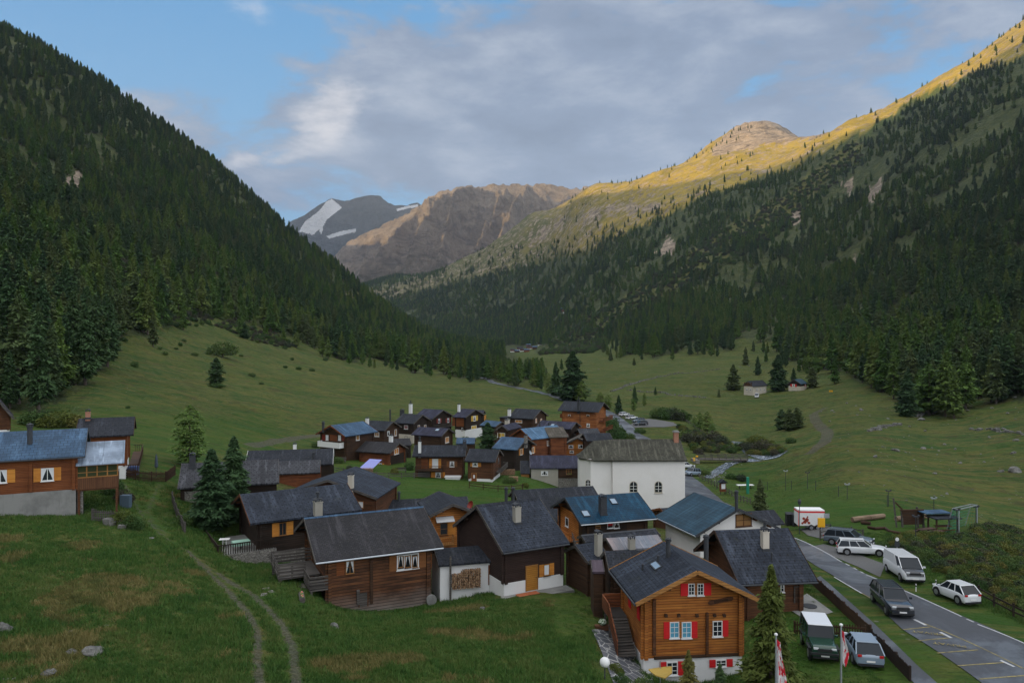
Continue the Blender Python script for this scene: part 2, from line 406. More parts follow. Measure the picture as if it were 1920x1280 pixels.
LEFT_FOREST = [(-700, -900), (-700, 700), (0, 775), (60, 775), (150, 735), (190, 690), (205, 640), (270, 622), (330, 590), (400, 592), (470, 606), (540, 628), (640, 668), (700, 682), (800, 700), (900, 712), (960, 722), (1010, 722), (1015, 695), (970, 668), (940, 650), (700, 300), (300, -900)]
RIGHT_FOREST = [(700, 545), (790, 516), (850, 512), (900, 500), (960, 478), (1010, 462), (1060, 455), (1120, 430), (1200, 405), (1260, 372), (1330, 358), (1420, 332), (1500, 302), (1560, 272), (1650, 234), (1700, 208), (1760, 178), (1850, 132), (1960, 78), (2700, -360), (2700, 700), (1960, 745), (1900, 742), (1840, 752), (1780, 775), (1720, 770), (1660, 745), (1600, 705), (1520, 690), (1470, 678), (1455, 640), (1440, 630), (1360, 652), (1280, 664), (1170, 665), (1160, 645), (1130, 640), (1060, 640), (930, 668), (780, 640)]
STRIP = [(1600, 262), (1620, 280), (1490, 400), (1345, 492), (1200, 590), (1110, 642), (1010, 660), (1070, 615), (1170, 560), (1320, 452), (1470, 368)]
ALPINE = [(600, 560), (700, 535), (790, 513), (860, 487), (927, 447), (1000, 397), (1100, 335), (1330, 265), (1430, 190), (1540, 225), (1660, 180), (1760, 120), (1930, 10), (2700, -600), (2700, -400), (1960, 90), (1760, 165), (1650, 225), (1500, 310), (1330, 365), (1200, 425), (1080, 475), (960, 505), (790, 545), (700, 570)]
SUMMIT = [(1330, 290), (1385, 225), (1430, 195), (1500, 205), (1560, 245), (1480, 262), (1420, 268), (1380, 285)]
SCREE = [[(1080, 410), (1120, 385), (1240, 378), (1230, 392), (1150, 402), (1090, 422)], [(985, 452), (1020, 425), (1060, 400), (1070, 410), (1030, 440), (1000, 460)]]
CLIFFS = [[(1560, 495), (1600, 482), (1632, 485), (1625, 500), (1570, 512)], [(1575, 345), (1600, 330), (1612, 350), (1590, 372)], [(1475, 410), (1500, 385), (1515, 400), (1490, 425)], [(1225, 480), (1250, 440), (1270, 452), (1262, 478)], [(1620, 380), (1650, 330), (1662, 345), (1640, 378)], [(120, 335), (150, 320), (165, 350), (140, 380)]]
def track(pts, wid, soft):
    """mask along a photograph-pixel polyline laid on the ground, in metres"""
    W = [G(*p) for p in pts]; m = np.zeros(gp.shape)
    near = gd < max(p.y for p in W) + 10
    X = WX[near]; Y = WY[near]; best = np.full(X.shape, 1e9)
    for a, b in zip(W[:-1], W[1:]):
        dx, dy = b.x - a.x, b.y - a.y; L = dx * dx + dy * dy + 1e-9
        t = np.clip(((X - a.x) * dx + (Y - a.y) * dy) / L, 0, 1)
        best = np.minimum(best, np.hypot(X - a.x - t * dx, Y - a.y - t * dy))
    m[near] = np.clip(1 - (best - wid) / soft, 0, 1)
    return m
def blur(a, k):
    for ax in (0, 1):
        c = np.cumsum(np.concatenate([np.repeat(a.take([0], ax), k + 1, ax), a, np.repeat(a.take([-1], ax), k, ax)], ax), ax)
        n0 = a.shape[ax]; a = (c.take(range(2 * k + 1, 2 * k + 1 + n0), ax) - c.take(range(0, n0), ax)) / (2 * k + 1)
    return a
nz = fbm(gp / 22, GY / 16, 4, 5)
zf = np.zeros(gp.shape); J = (nz - .5) * 46
inL = inpoly(gp + J, GY + J, LEFT_FOREST) & (gd > 110)
inR = inpoly(gp + J, GY + J, RIGHT_FOREST) & (gd > 215) & (gp > 660)
inS = inpoly(gp, GY + J * .6, STRIP)
hid_left = (gp < 1000) & (gd > 1000) & (gd < 2000) & (GY > 0)
zf[(inL & (gd < 1700)) | (inR & (gd > 215))] = 1
zf[inS] = .6
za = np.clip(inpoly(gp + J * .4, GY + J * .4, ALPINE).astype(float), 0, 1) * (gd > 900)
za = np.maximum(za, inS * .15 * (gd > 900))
zr = np.zeros(gp.shape)
zr[inpoly(gp + J * .5, GY + J * .3, SUMMIT) & (gd > 1800)] = .95
for p in SCREE: zr[inpoly(gp, GY + J * .5, p) & (gd > 900)] = .62
for p in CLIFFS: zr[inpoly(gp + J * .3, GY + J * .3, p) & (gd > 150)] = .7
zr = np.maximum(zr, za * .42)
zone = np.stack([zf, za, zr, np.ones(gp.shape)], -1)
zd = np.maximum.reduce([
    track([(232, 905), (262, 960), (300, 1000), (360, 1040), (410, 1075)], .05, .5) * .62, track([(410, 1075), (470, 1112), (527, 1168), (549, 1215), (558, 1290)], .16, .42) * .74,
    track([(350, 1030), (385, 1066), (425, 1104), (460, 1144), (482, 1182), (482, 1230), (488, 1290)], .16, .42) * .72,
    track([(300, 905), (275, 960), (310, 1000)], .1, .6) * .5,
    track([(470, 835), (520, 826), (560, 820), (600, 815)], .9, .8),
    track([(1520, 848), (1545, 830), (1552, 812), (1530, 790), (1525, 775), (1545, 765)], 1.0, 1.2)])
dryp = [[(0, 1010), (200, 1040), (400, 1060), (430, 1150), (480, 1290), (0, 1290)], [(560, 1130), (900, 1130), (1100, 1190), (1080, 1230), (900, 1240), (600, 1280), (540, 1240)],
        [(300, 600), (1000, 700), (1000, 760), (560, 800), (300, 790)], [(1100, 640), (1500, 660), (1920, 800), (1920, 1000), (1500, 880), (1200, 760)]]
zy = np.zeros(gp.shape)
for p, v in zip(dryp, (.40, .30, .3, .28)): zy[inpoly(gp + J, GY + J, p)] = v
zy = np.maximum(zy, track([(0, 1016), (90, 1028), (180, 1040)], .5, 1.5) * .9)
lawnp = [[(200, 890), (330, 890), (430, 1000), (620, 1130), (830, 1140), (1130, 1140), (1140, 1290), (560, 1290), (470, 1120), (350, 1010), (0, 1000), (0, 960)],
         [(600, 850), (1100, 850), (1120, 960), (700, 960)], [(1040, 990), (1150, 1000), (1130, 1200), (1040, 1200)], [(1300, 900), (1420, 880), (1920, 1010), (1920, 1200), (1480, 1000)],
         [(1380, 1080), (1920, 1290), (1380, 1290)], [(0, 760), (520, 780), (560, 840), (0, 900)]]
zl = np.zeros(gp.shape)
for p, v in zip(lawnp, (.55, .8, .55, .75, 1, .5)): zl[inpoly(gp + J * .4, GY + J * .4, p)] = v
zl[gd > 400] = 0; zl = blur(zl, 7); zy = blur(zy, 6)
zonb = np.stack([zd, zy, zl, np.ones(gp.shape)], -1)
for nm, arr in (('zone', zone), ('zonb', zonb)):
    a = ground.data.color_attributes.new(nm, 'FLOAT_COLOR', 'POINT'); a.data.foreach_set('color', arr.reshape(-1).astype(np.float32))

# ------------------------------------------------------------------ far mountains
def m_rockmt(n, b, c1, c2, c3, green=0.0):
    P = objc(n)
    a = n.noise(n.mapping(P, scale=(1, .5, 1.8)), .0050, 14, .72, .8)
    d = n.noise(n.mapping(P, scale=(1.6, .5, .7), rot=(0, .5, 0)), .020, 12, .76, .6)
    c = n.mix(n.range(a, .34, .66), c1, c2)
    c = n.mix(n.math('MULTIPLY', n.range(d, .5, .68), .7), c, c3)
    if green:
        sp = n.new('ShaderNodeSeparateXYZ', inp={0: P})
        g = n.range(n.math('ADD', sp.outputs[2], n.math('MULTIPLY', n.math('SUBTRACT', a, .5), 900)), green, green - 350)
        c = n.mix(n.math('MULTIPLY', g, .85), c, n.mix(n.range(d, .4, .62), (.055, .062, .025), (.115, .10, .045)))
    setc(n, b, c); b.inputs['Roughness'].default_value = .95
    bump(n, b, n.math('ADD', n.math('MULTIPLY', a, 190), n.math('MULTIPLY', d, 70)), 1.0, 1.0)
def ridge_sheet(name, sky_pts, px0, px1, d0, d1, pybot, m, amp, seed, back=1.25, step=2.2, label='', spurs=()):
    pxs = np.arange(px0, px1, step); s = np.concatenate([np.linspace(0, 1, 190), np.linspace(1.02, back, 8)])
    PX, S = np.meshgrid(pxs, s)
    sk = np.interp(PX, [p[0] for p in sky_pts], [p[1] for p in sky_pts])
    D = d0 + (d1 - d0) * S
    prof = np.where(S <= 1, np.clip(S, 0, 1) ** 1.15, 1 - (S - 1) * 2.2)
    py = pybot + (sk - pybot) * prof
    X = (PX - CX) / F * D; Zz = (CY - py) / F * D
    w_ = np.clip(S * 3, 0, 1) * np.where(S > .86, np.clip((1.0 - S) / .34, .05, 1), 1)
    rg = fbm(X / 900 + S * .6, D / 2600, 6, seed, .55, ridged=True) - .55
    Zz += rg * amp * w_ + (fbm(X / 190, D / 420 + X / 900, 6, seed + 9, .62, ridged=True) - .5) * amp * .5 * w_
    for (sx0, sx1, h, wd) in spurs:      # (px at the crest, px at the foot, height, width): ridges that run down towards the valley
        cx_ = sx1 + (sx0 - sx1) * S
        Zz += h * np.exp(-np.abs(PX - cx_) / wd) * np.sin(np.clip(S, 0, 1) * math.pi) * w_
    lim = (CY - sk) / F * D + (fbm(PX / 9, PX * 0, 4, seed + 3) - .5) * 70
    Zz = np.where(S < 1.01, np.minimum(Zz, lim - (1 - S) * 60), np.minimum(Zz, lim))
    r, c = PX.shape; ii = np.arange(r * c).reshape(r, c)
    q = np.stack([ii[:-1, :-1], ii[:-1, 1:], ii[1:, 1:], ii[1:, :-1]], -1).reshape(-1, 4)
    o = np_mesh(name, np.stack([X, D, Zz], -1).reshape(-1, 3), q, m, smooth=False)
    return tag(o, label, 'mountain', kind='structure')
SKY1 = [(500, 640), (560, 560), (610, 500), (650, 455), (700, 430), (760, 400), (785, 388), (797, 372), (825, 360), (850, 353), (885, 349), (905, 351), (925, 346), (960, 345), (990, 345), (1025, 344), (1050, 350), (1080, 351), (1102, 349), (1150, 372), (1250, 440), (1350, 520)]
m1 = mat('brown_rock', lambda n, b: m_rockmt(n, b, (.17, .135, .11), (.42, .33, .25), (.075, .066, .060), green=560))
mt1 = ridge_sheet('mountain', SKY1, 500, 1350, 3900, 5900, 640, m1, 380, 41, label='brown rocky mountain with sunlit ridges at the head of the valley',
                  spurs=((925, 690, 330, 26), (1015, 900, 300, 20), (830, 600, 220, 20), (1075, 1010, 240, 16), (880, 800, 200, 12), (965, 860, 200, 12)))
SKY2 = [(380, 560), (480, 470), (545, 414), (570, 404), (597, 385), (612, 375), (622, 372), (640, 376), (655, 376), (668, 371), (690, 367), (712, 365), (722, 376), (740, 386), (765, 384), (783, 380), (800, 392), (830, 430), (900, 520)]
def m_glacier(n, b):
    m_rockmt(n, b, (.070, .078, .085), (.12, .125, .13), (.045, .05, .055))
    at = n.new('ShaderNodeVertexColor', layer_name='snow'); P = objc(n)
    sp = n.new('ShaderNodeSeparateColor', inp={0: at.outputs[0]})
    k = n.range(n.math('ADD', sp.outputs[0], n.math('MULTIPLY', n.math('SUBTRACT', n.noise(P, .009, 10, .78, .5), .5), 2.0)), .46, .56)
    old = b.inputs['Base Color'].links[0].from_socket
    setc(n, b, n.mix(k, old, n.mix(n.noise(P, .01, 8, .7), (.70, .73, .78), (.95, .94, .94))))
m2 = mat('glacier_rock', m_glacier)
mt2 = ridge_sheet('glacier_peak', SKY2, 380, 900, 6800, 8400, 600, m2, 330, 77, step=2.2, label='distant dark peak with a white glacier on its flank')
co = np.empty(len(mt2.data.vertices) * 3, np.float32); mt2.data.vertices.foreach_get('co', co); co = co.reshape(-1, 3)
qx = CX + co[:, 0] / co[:, 1] * F; qy = CY - co[:, 2] / co[:, 1] * F
sn = np.zeros(len(qx))
SNOW = [[(612, 378), (622, 373), (634, 382), (641, 390), (625, 402), (612, 412), (606, 425), (603, 440), (597, 430), (588, 440), (560, 434), (572, 415), (590, 402), (601, 392)],
        [(612, 443), (640, 433), (668, 429), (668, 434), (640, 441), (618, 447)], [(742, 392), (765, 386), (784, 383), (784, 388), (765, 391), (745, 396)]]
for p in SNOW: sn[inpoly(qx, qy, p)] = 1
a = mt2.data.color_attributes.new('snow', 'FLOAT_COLOR', 'POINT')
a.data.foreach_set('color', np.stack([sn, sn, sn, np.ones(len(sn))], -1).ravel().astype(np.float32))

# unseen range left of the frame, its crest shaped to set the valley's shadow line
CR = [(-1500, -3200, 1040), (-1500, 600, 1040), (-1560, 820, 890), (-1700, 1300, 890), (-1900, 1900, 940), (-2300, 2600, 1070), (-3100, 4600, 1150), (-3300, 5600, 1150), (-4300, 7500, 2500), (-4600, 10500, 2600)]
vv = []; segs = []
for (a0, b0) in zip(CR[:-1], CR[1:]):
    for t in np.linspace(0, 1, 40, endpoint=False): segs.append([a0[i] + (b0[i] - a0[i]) * t for i in range(3)])
segs.append(list(CR[-1])); prof = [(-1500, -60), (-900, .25), (-420, .66), (0, 1.0), (360, .78), (700, .46), (1000, .12), (1150, -60)]
for (x, y, z) in segs:
    for (dx, k) in prof:
        zz = z * k if abs(k) <= 1 else -80
        if 0 <= k <= 1: zz += (float(fbm((x + dx) / 300, y / 300, 4, 91)) - .5) * 60 * (k if k < 1 else .35)
        vv.append((x + dx * (z / 900) ** .5, y, zz))
npf = len(prof)
ff = [(j * npf + k, j * npf + k + 1, (j + 1) * npf + k + 1, (j + 1) * npf + k) for j in range(len(segs) - 1) for k in range(npf - 1)]
rg = mesh_obj('shadow_range', vv, ff, m1, smooth=True); tag(rg, 'unseen high range on the left, crest shaped to throw the valley shadow', 'mountain', kind='structure')
# ------------------------------------------------------------------ trees
def m_leaf(c1, c2, c3):
    def fn(n, b):
        r = n.new('ShaderNodeObjectInfo').outputs['Random']; P = objc(n)
        k = n.math('ADD', n.math('MULTIPLY', r, .75), n.math('MULTIPLY', n.noise(P, .9, 4, .7), .5))
        c = n.ramp(k, [(.25, c1), (.6, c2), (.95, c3)])
        setc(n, b, c); b.inputs['Roughness'].default_value = .8; b.inputs['Specular IOR Level'].default_value = .15
    return fn
m_pine = mat('pine_needles', m_leaf((.038, .078, .032), (.054, .102, .038), (.092, .122, .044)))
m_larch = mat('larch_needles', m_leaf((.056, .120, .026), (.090, .160, .034), (.135, .180, .044)))
m_bush = mat('bush_leaves', m_leaf((.035, .075, .02), (.055, .10, .028), (.085, .125, .035)))
m_shrub = mat('alder_leaves', m_leaf((.035, .052, .03), (.055, .060, .036), (.066, .060, .042)))
m_yel = mat('yellow_green_leaves', m_leaf((.07, .095, .02), (.10, .115, .025), (.15, .14, .04)))
m_bark = mat('bark', lambda n, b: setc(n, b, n.mix(n.noise(n.mapping(objc(n), scale=(6, 6, 1)), 2, 5), (.06, .045, .035), (.16, .13, .11))))
rng = np.random.default_rng(5)
def conifer_mesh(name, kind, nb, nt, leaf, seed, m, H=20.0, W=.17, base=.12):
    """crown of drooping needle sprays on whorled branches; H metres tall, W radius / height"""
    r = np.random.default_rng(seed)
    hfrac = base + (1 - base) * (np.arange(nb) / nb) ** 1.02 + r.normal(0, .006, nb)
    hfrac = np.clip(hfrac, base, .992)
    q = (1 - hfrac) / (1 - base)
    if kind == 'larch': rad = W * H * (q ** .85) * (1 - .35 * np.clip((base + .12 - hfrac) / .12, 0, 1))
    elif kind == 'column': rad = W * H * np.minimum(1, (q * 2.6)) ** .55 * (.75 + .25 * np.clip((hfrac - base) / .2, 0, 1))
    else: rad = W * H * (q ** .62) * (1 - .4 * np.clip((base + .1 - hfrac) / .1, 0, 1))
    rad = rad * r.uniform(.62, 1.18, nb) + .12
    lob = 1 + .22 * np.sin(r.uniform(0, 6) + hfrac * 23)
    rad *= lob
    ang = np.arange(nb) * 2.399 + r.normal(0, .35, nb)
    t = r.uniform(.12, 1.0, (nb, nt)) ** .75
    L = rad[:, None] * t
    spread = .22 * L * r.normal(0, 1, (nb, nt)) + r.normal(0, .08, (nb, nt))
    rise = (.22 if kind == 'larch' else .10)
    dz = L * rise - (t ** 2) * rad[:, None] * .30 + r.normal(0, .16, (nb, nt))
    ca, sa = np.cos(ang)[:, None], np.sin(ang)[:, None]
    x = L * ca - spread * sa; y = L * sa + spread * ca; z = hfrac[:, None] * H + dz
    x, y, z = x.ravel(), y.ravel(), z.ravel(); k = len(x)
    C = np.stack([x, y, z], 1)
    out = np.stack([np.repeat(np.cos(ang), nt), np.repeat(np.sin(ang), nt), np.full(k, -.25)], 1) + r.normal(0, .35, (k, 3))
    out /= np.linalg.norm(out, axis=1)[:, None]
    sd = np.cross(out, np.array([0, 0, 1.0])) + r.normal(0, .45, (k, 3)); sd /= np.linalg.norm(sd, axis=1)[:, None]
    s = leaf * r.uniform(.6, 1.35, k)[:, None] * (.55 + .6 * np.repeat(q, nt)[:, None] ** .5)
    a = C - out * s * .5 - sd * s * .42; b_ = C - out * s * .4 + sd * s * .42; c = C + out * s * .85 + np.array([0, 0, -.12]) * s
    V = np.stack([a, b_, c], 1).reshape(-1, 3)
    V[:, 2] = np.maximum(V[:, 2], .15)
    return np_mesh(name, V, np.arange(len(V)).reshape(-1, 3), m, link=False)
def trunk_mesh(name, H, seed, bare=0):
    mb = MB(); r = random.Random(seed)
    mb.cyl((0, 0, -.8), (0, 0, H * .5), H * .017 + .06, H * .010, 7, False); mb.cyl((0, 0, H * .5), (0, 0, H * .985), H * .010, .02, 6, False)
    for k in range(16):
        z = H * (.1 + .8 * k / 16); a = k * 2.4; L = H * .13 * (1 - z / H) + .2
        mb.bar((0, 0, z), (L * math.cos(a), L * math.sin(a), z + L * .1), .07)
    o = mb.build(name, m_bark); me = o.data; bpy.data.objects.remove(o); return me
def blob_mesh(name, lobes, nt, leaf, seed, m):
    """leafy crown filling several overlapping lobes (x, y, z, rx, ry, rz), thin in places"""
    r = np.random.default_rng(seed); Vs = []
    for (x, y, z, rx, ry, rz) in lobes:
        d = r.normal(0, 1, (nt, 3)); d /= np.linalg.norm(d, axis=1)[:, None]
        rr = r.uniform(.45, 1.05, nt) ** .6
        lump = .8 + .35 * fbm(d[:, 0] * 2.2 + seed, d[:, 1] * 2.2 + d[:, 2] * 1.7, 3, seed)
        C = np.array([x, y, z]) + d * (rr * lump)[:, None] * np.array([rx, ry, rz])
        a = r.normal(0, 1, (nt, 3)); a /= np.linalg.norm(a, axis=1)[:, None]; b_ = np.cross(a, r.normal(0, 1, (nt, 3))); b_ /= np.linalg.norm(b_, axis=1)[:, None]
        s = leaf * r.uniform(.5, 1.3, nt)[:, None]
        Vs.append(np.stack([C - a * s * .5, C + b_ * s * .4, C + a * s * .5], 1).reshape(-1, 3))
    V = np.concatenate(Vs); V[:, 2] = np.maximum(V[:, 2], .02)
    return np_mesh(name, V, np.arange(len(V)).reshape(-1, 3), m, link=False)
def tree(name, crown, trunk, loc, s=1.0, rz=0.0, label=None, cat='tree', group=None, sx=None):
    e = empty(name, loc, rz, label, cat, group)
    e.scale = (s * (sx or 1), s * (sx or 1), s)
    c = bpy.data.objects.new('crown', crown); COL.objects.link(c); c.parent = e
    if trunk:
        t = bpy.data.objects.new('trunk', trunk); COL.objects.link(t); t.parent = e
    return e
LARCH = [conifer_mesh('larch_crown', 'larch', 110, 30, .85, 10 + k, m_larch, W=w_) for k, w_ in enumerate((.19, .165, .215))]
PINE = [conifer_mesh('pine_crown', 'pine', 110, 34, .8, 20 + k, m_pine, W=w_) for k, w_ in enumerate((.165, .19, .15))]
TRUNK = [trunk_mesh('trunk', 20, k) for k in range(3)]
PTRUNK = TRUNK[0]
# planting of the slopes: the largest as trees of their own, the rest as one far-off wood
runmin = np.minimum.accumulate(np.vstack([np.full((1, GY.shape[1]), 1e9), GY[:-1]]), axis=0)
inL_, inR_ = inL, inR
fm = (inL | inR | ((blur(inL.astype(float), 8) > .04) & (gd > 150) & (gp > 150)) | ((blur(inR.astype(float), 8) > .04) & (gd > 260) & (GY > 600))) & (GY < runmin + 45) & (gp > -260) & (gp < 2180)
dp = np.gradient(PXS)[None, :]; dl = np.gradient(LNS)[:, None]
area = dp / F * gd * dl * gd
thin = np.clip((fbm(WX / 45, WY / 45, 3, 61) - np.where(gp < 1000, .22, .33)) * 4.5, .10, 1)
dens = np.where(gd < 420, .034, np.where(gd < 1000, .021, .0135)) * thin
fringe = (blur(inL.astype(float), 8) > .04) & ~inL & (gd > 150) & (gp > 150)
fringe |= (blur(inR.astype(float), 8) > .04) & ~inR & (gd > 260) & (GY > 600)
fringe &= ~(inL | inR)
dens = np.where(fringe, .0016, dens)
dens = np.where(inS, dens * .22, dens)
hillside = [(235, 480), (300, 500), (380, 560), (330, 600), (200, 610)]
dens = np.where(inpoly(gp, GY, hillside), dens * .12, dens)
for p in CLIFFS + SCREE: dens = np.where(inpoly(gp, GY, p), 0, dens)
edge_up = inpoly(gp, GY, ALPINE); dens = np.where(edge_up, dens * .35, dens)
lam = np.where(fm, dens * area, 0)
cnt = rng.poisson(lam)
# stragglers on the high pasture and meadow edges
extra = (inpoly(gp, GY + 14, ALPINE) & ~inR & (gp > 850) & (gd > 900) & (GY < runmin + 2))
cnt = cnt + rng.poisson(np.where(extra, area * .0005 * np.clip((fbm(gp / 60, GY / 40, 2, 8) - .4) * 5, 0, 1), 0))
jj, ii = np.nonzero(cnt); rep = cnt[jj, ii]; jj = np.repeat(jj, rep); ii = np.repeat(ii, rep)
fx = PXS[ii] + (rng.random(len(ii)) - .5) * dp[0, ii]; fd = np.exp(LNS[jj] + (rng.random(len(ii)) - .5) * dl[jj, 0])
X = (fx - CX) / F * fd; Y = fd; Zt = height(X, Y)
alt = np.clip((Zt + 20) / 480, 0, 1)
Ht = (23.5 - 9.5 * alt) * rng.uniform(.62, 1.18, len(X))
Ht *= np.where(Y < 300, .80, .92) * np.where(fringe[jj, ii], .62, 1) * np.where((fx > 840) & (fx < 1030) & (Y < 900), .62, 1.0) * np.where(rng.random(len(X)) < .12, .6, 1.0)
mixn = fbm(X / 90, Y / 90, 3, 71)
isl = (rng.random(len(X)) < np.where((Y < 320) & (fx < 600), .22, 1) * np.where(fx < 1000, np.clip((mixn - .38) * 4, .15, .75), np.clip((mixn - .36) * 4.5, .25, .85)))
var = np.where(isl, rng.integers(0, 3, len(X)), 3 + rng.integers(0, 3, len(X)))
rot = rng.uniform(0, 6.283, len(X))
shown = (fx > 5) & (fx < 1915)
tpy = CY - (Zt + Ht * .75) / Y * F
free = runmin[np.clip(jj, 0, rows - 1), ii] - tpy            # how far it clears what stands before it
hide = (fx > 945) & (fx < 1080) & (CY - Zt / Y * F > 648) & (CY - (Zt + Ht) / Y * F < 668)
shown = shown & ~hide
app = np.where(shown, np.minimum(Ht / Y * F, np.maximum(free, 0) + 6), 0)
order = np.argsort(-app)[:290]
ind = np.zeros(len(X), bool); ind[order] = True
LABS = {(0, 0): ('dark green pine standing in the forest on the shaded western slope', 'dark pines of the forest on the left slope'),
        (0, 1): ('fresh green larch standing in the forest on the shaded western slope', 'green larches of the forest on the left slope'),
        (1, 0): ('dark green pine in the forest at the foot of the broad eastern mountainside', 'dark pines of the forest on the right slope'),
        (1, 1): ('fresh green larch in the forest at the foot of the broad eastern mountainside', 'green larches of the forest on the right slope')}
srcs = {}
for i in order:
    v = int(var[i]); side = 1 if fx[i] > 960 else 0
    lab, grp = LABS[(side, int(v < 3))]
    e = tree('larch_tree' if v < 3 else 'pine_tree', (LARCH + PINE)[v], TRUNK[v % 3], (X[i], Y[i], Zt[i] - .3), Ht[i] / 20, rot[i], lab, 'larch' if v < 3 else 'pine', grp)
    srcs.setdefault(v, e)
rest = ~ind & ~hide
pts = bpy.data.meshes.new('forest'); pts.vertices.add(int(rest.sum())); pts.vertices.foreach_set('co', np.stack([X, Y, Zt - .3], 1)[rest].astype(np.float32).ravel())
for nm, arr, ty in (('scl', Ht[rest] / 20, 'FLOAT'), ('rotz', rot[rest], 'FLOAT'), ('var', var[rest], 'INT')):
    a = pts.attributes.new(nm, ty, 'POINT'); a.data.foreach_set('value', arr.astype(np.float32 if ty == 'FLOAT' else np.int32))
forest = bpy.data.objects.new('forest', pts); COL.objects.link(forest)
tag(forest, 'dense larch and pine forest covering both mountainsides', 'forest', kind='stuff')
def scatter(obj, sources, smooth=1.0):
    """geometry nodes: one of SOURCES (lists of objects) on every point of OBJ by its attributes var, rotz, scl"""
    ng = bpy.data.node_groups.new('scatter', 'GeometryNodeTree')
    ng.interface.new_socket('Geometry', in_out='INPUT', socket_type='NodeSocketGeometry')
    ng.interface.new_socket('Geometry', in_out='OUTPUT', socket_type='NodeSocketGeometry')
    nd, lk = ng.nodes, ng.links
    gi = nd.new('NodeGroupInput'); go = nd.new('NodeGroupOutput')
    join = nd.new('GeometryNodeJoinGeometry')
    for ob in reversed(sources):
        jn = nd.new('GeometryNodeJoinGeometry')
        for o in ob:
            oi = nd.new('GeometryNodeObjectInfo'); oi.transform_space = 'ORIGINAL'; oi.inputs[0].default_value = o
            lk.new(oi.outputs['Geometry'], jn.inputs[0])
        g2 = nd.new('GeometryNodeGeometryToInstance'); lk.new(jn.outputs[0], g2.inputs[0]); lk.new(g2.outputs[0], join.inputs[0])
    def attr(nm, ty):
        n = nd.new('GeometryNodeInputNamedAttribute'); n.data_type = ty; n.inputs[0].default_value = nm; return n.outputs[0]
    ip = nd.new('GeometryNodeInstanceOnPoints'); lk.new(gi.outputs[0], ip.inputs['Points']); lk.new(join.outputs[0], ip.inputs['Instance'])
    ip.inputs['Pick Instance'].default_value = True; lk.new(attr('var', 'INT'), ip.inputs['Instance Index'])
    cx = nd.new('ShaderNodeCombineXYZ'); lk.new(attr('rotz', 'FLOAT'), cx.inputs[2]); lk.new(cx.outputs[0], ip.inputs['Rotation'])
    cs = nd.new('ShaderNodeCombineXYZ'); a = attr('scl', 'FLOAT')
    for k in range(3): lk.new(a, cs.inputs[k])
    lk.new(cs.outputs[0], ip.inputs['Scale']); lk.new(ip.outputs[0], go.inputs[0])
    md = obj.modifiers.new('scatter', 'NODES'); md.node_group = ng
kids = {v: [c for c in bpy.data.objects if c.parent == e] for v, e in srcs.items()}
fallback = kids[min(kids)]
scatter(forest, [kids.get(v, fallback) for v in range(6)])
print('FOREST', len(X), 'individual', int(ind.sum()), 'min px', app[order].min(), sorted(srcs))
# ------------------------------------------------------------------ building materials
def m_wood(c1, c2, board=.19, groove=.55, weather=None, rough=.8, vert=False):
    def fn(n, b):
        P = objc(n); sp = n.new('ShaderNodeSeparateXYZ', inp={0: P})
        xy = n.math('ADD', sp.outputs[0], n.math('MULTIPLY', sp.outputs[1], .93))
        a, c_ = (xy, sp.outputs[2]) if vert else (sp.outputs[2], xy)
        k = n.math('DIVIDE', a, board); row = n.math('FLOOR', k); fr = n.math('SUBTRACT', k, row)
        edge = n.math('ABSOLUTE', n.math('SUBTRACT', fr, .5))
        g = n.range(edge, .36, .48)
        cb = n.new('ShaderNodeCombineXYZ', inp={0: n.math('MULTIPLY', c_, .35), 1: n.math('MULTIPLY', row, 3.71), 2: 0.0})
        per = n.noise(cb.outputs[0], .8, 3, .5)
        cg = n.new('ShaderNodeCombineXYZ', inp={0: n.math('MULTIPLY', c_, .9), 1: n.math('MULTIPLY', a, 14.0), 2: n.math('MULTIPLY', row, .7)})
        grain = n.noise(cg.outputs[0], 1.3, 6, .7)
        blot = n.noise(P, .55, 5, .6)
        c = n.mix(n.range(n.math('ADD', n.math('MULTIPLY', per, .6), n.math('MULTIPLY', grain, .4)), .35, .66), c1, c2)
        c = n.mix(n.math('MULTIPLY', n.range(blot, .45, .7), .45), c, tuple(v * .45 for v in c1))
        if weather:
            lo, hi, wc = weather
            k2 = n.range(n.math('ADD', sp.outputs[2], n.math('MULTIPLY', n.math('SUBTRACT', blot, .5), 2.0)), hi, lo)
            c = n.mix(n.math('MULTIPLY', k2, .8), c, n.mix(grain, tuple(v * .45 for v in wc), wc))
        c = n.mix(n.math('MULTIPLY', g, groove), c, (.008, .006, .005))
        setc(n, b, c); b.inputs['Roughness'].default_value = rough
        bump(n, b, n.math('SUBTRACT', n.math('MULTIPLY', grain, .3), g), .03, .7)
    return fn
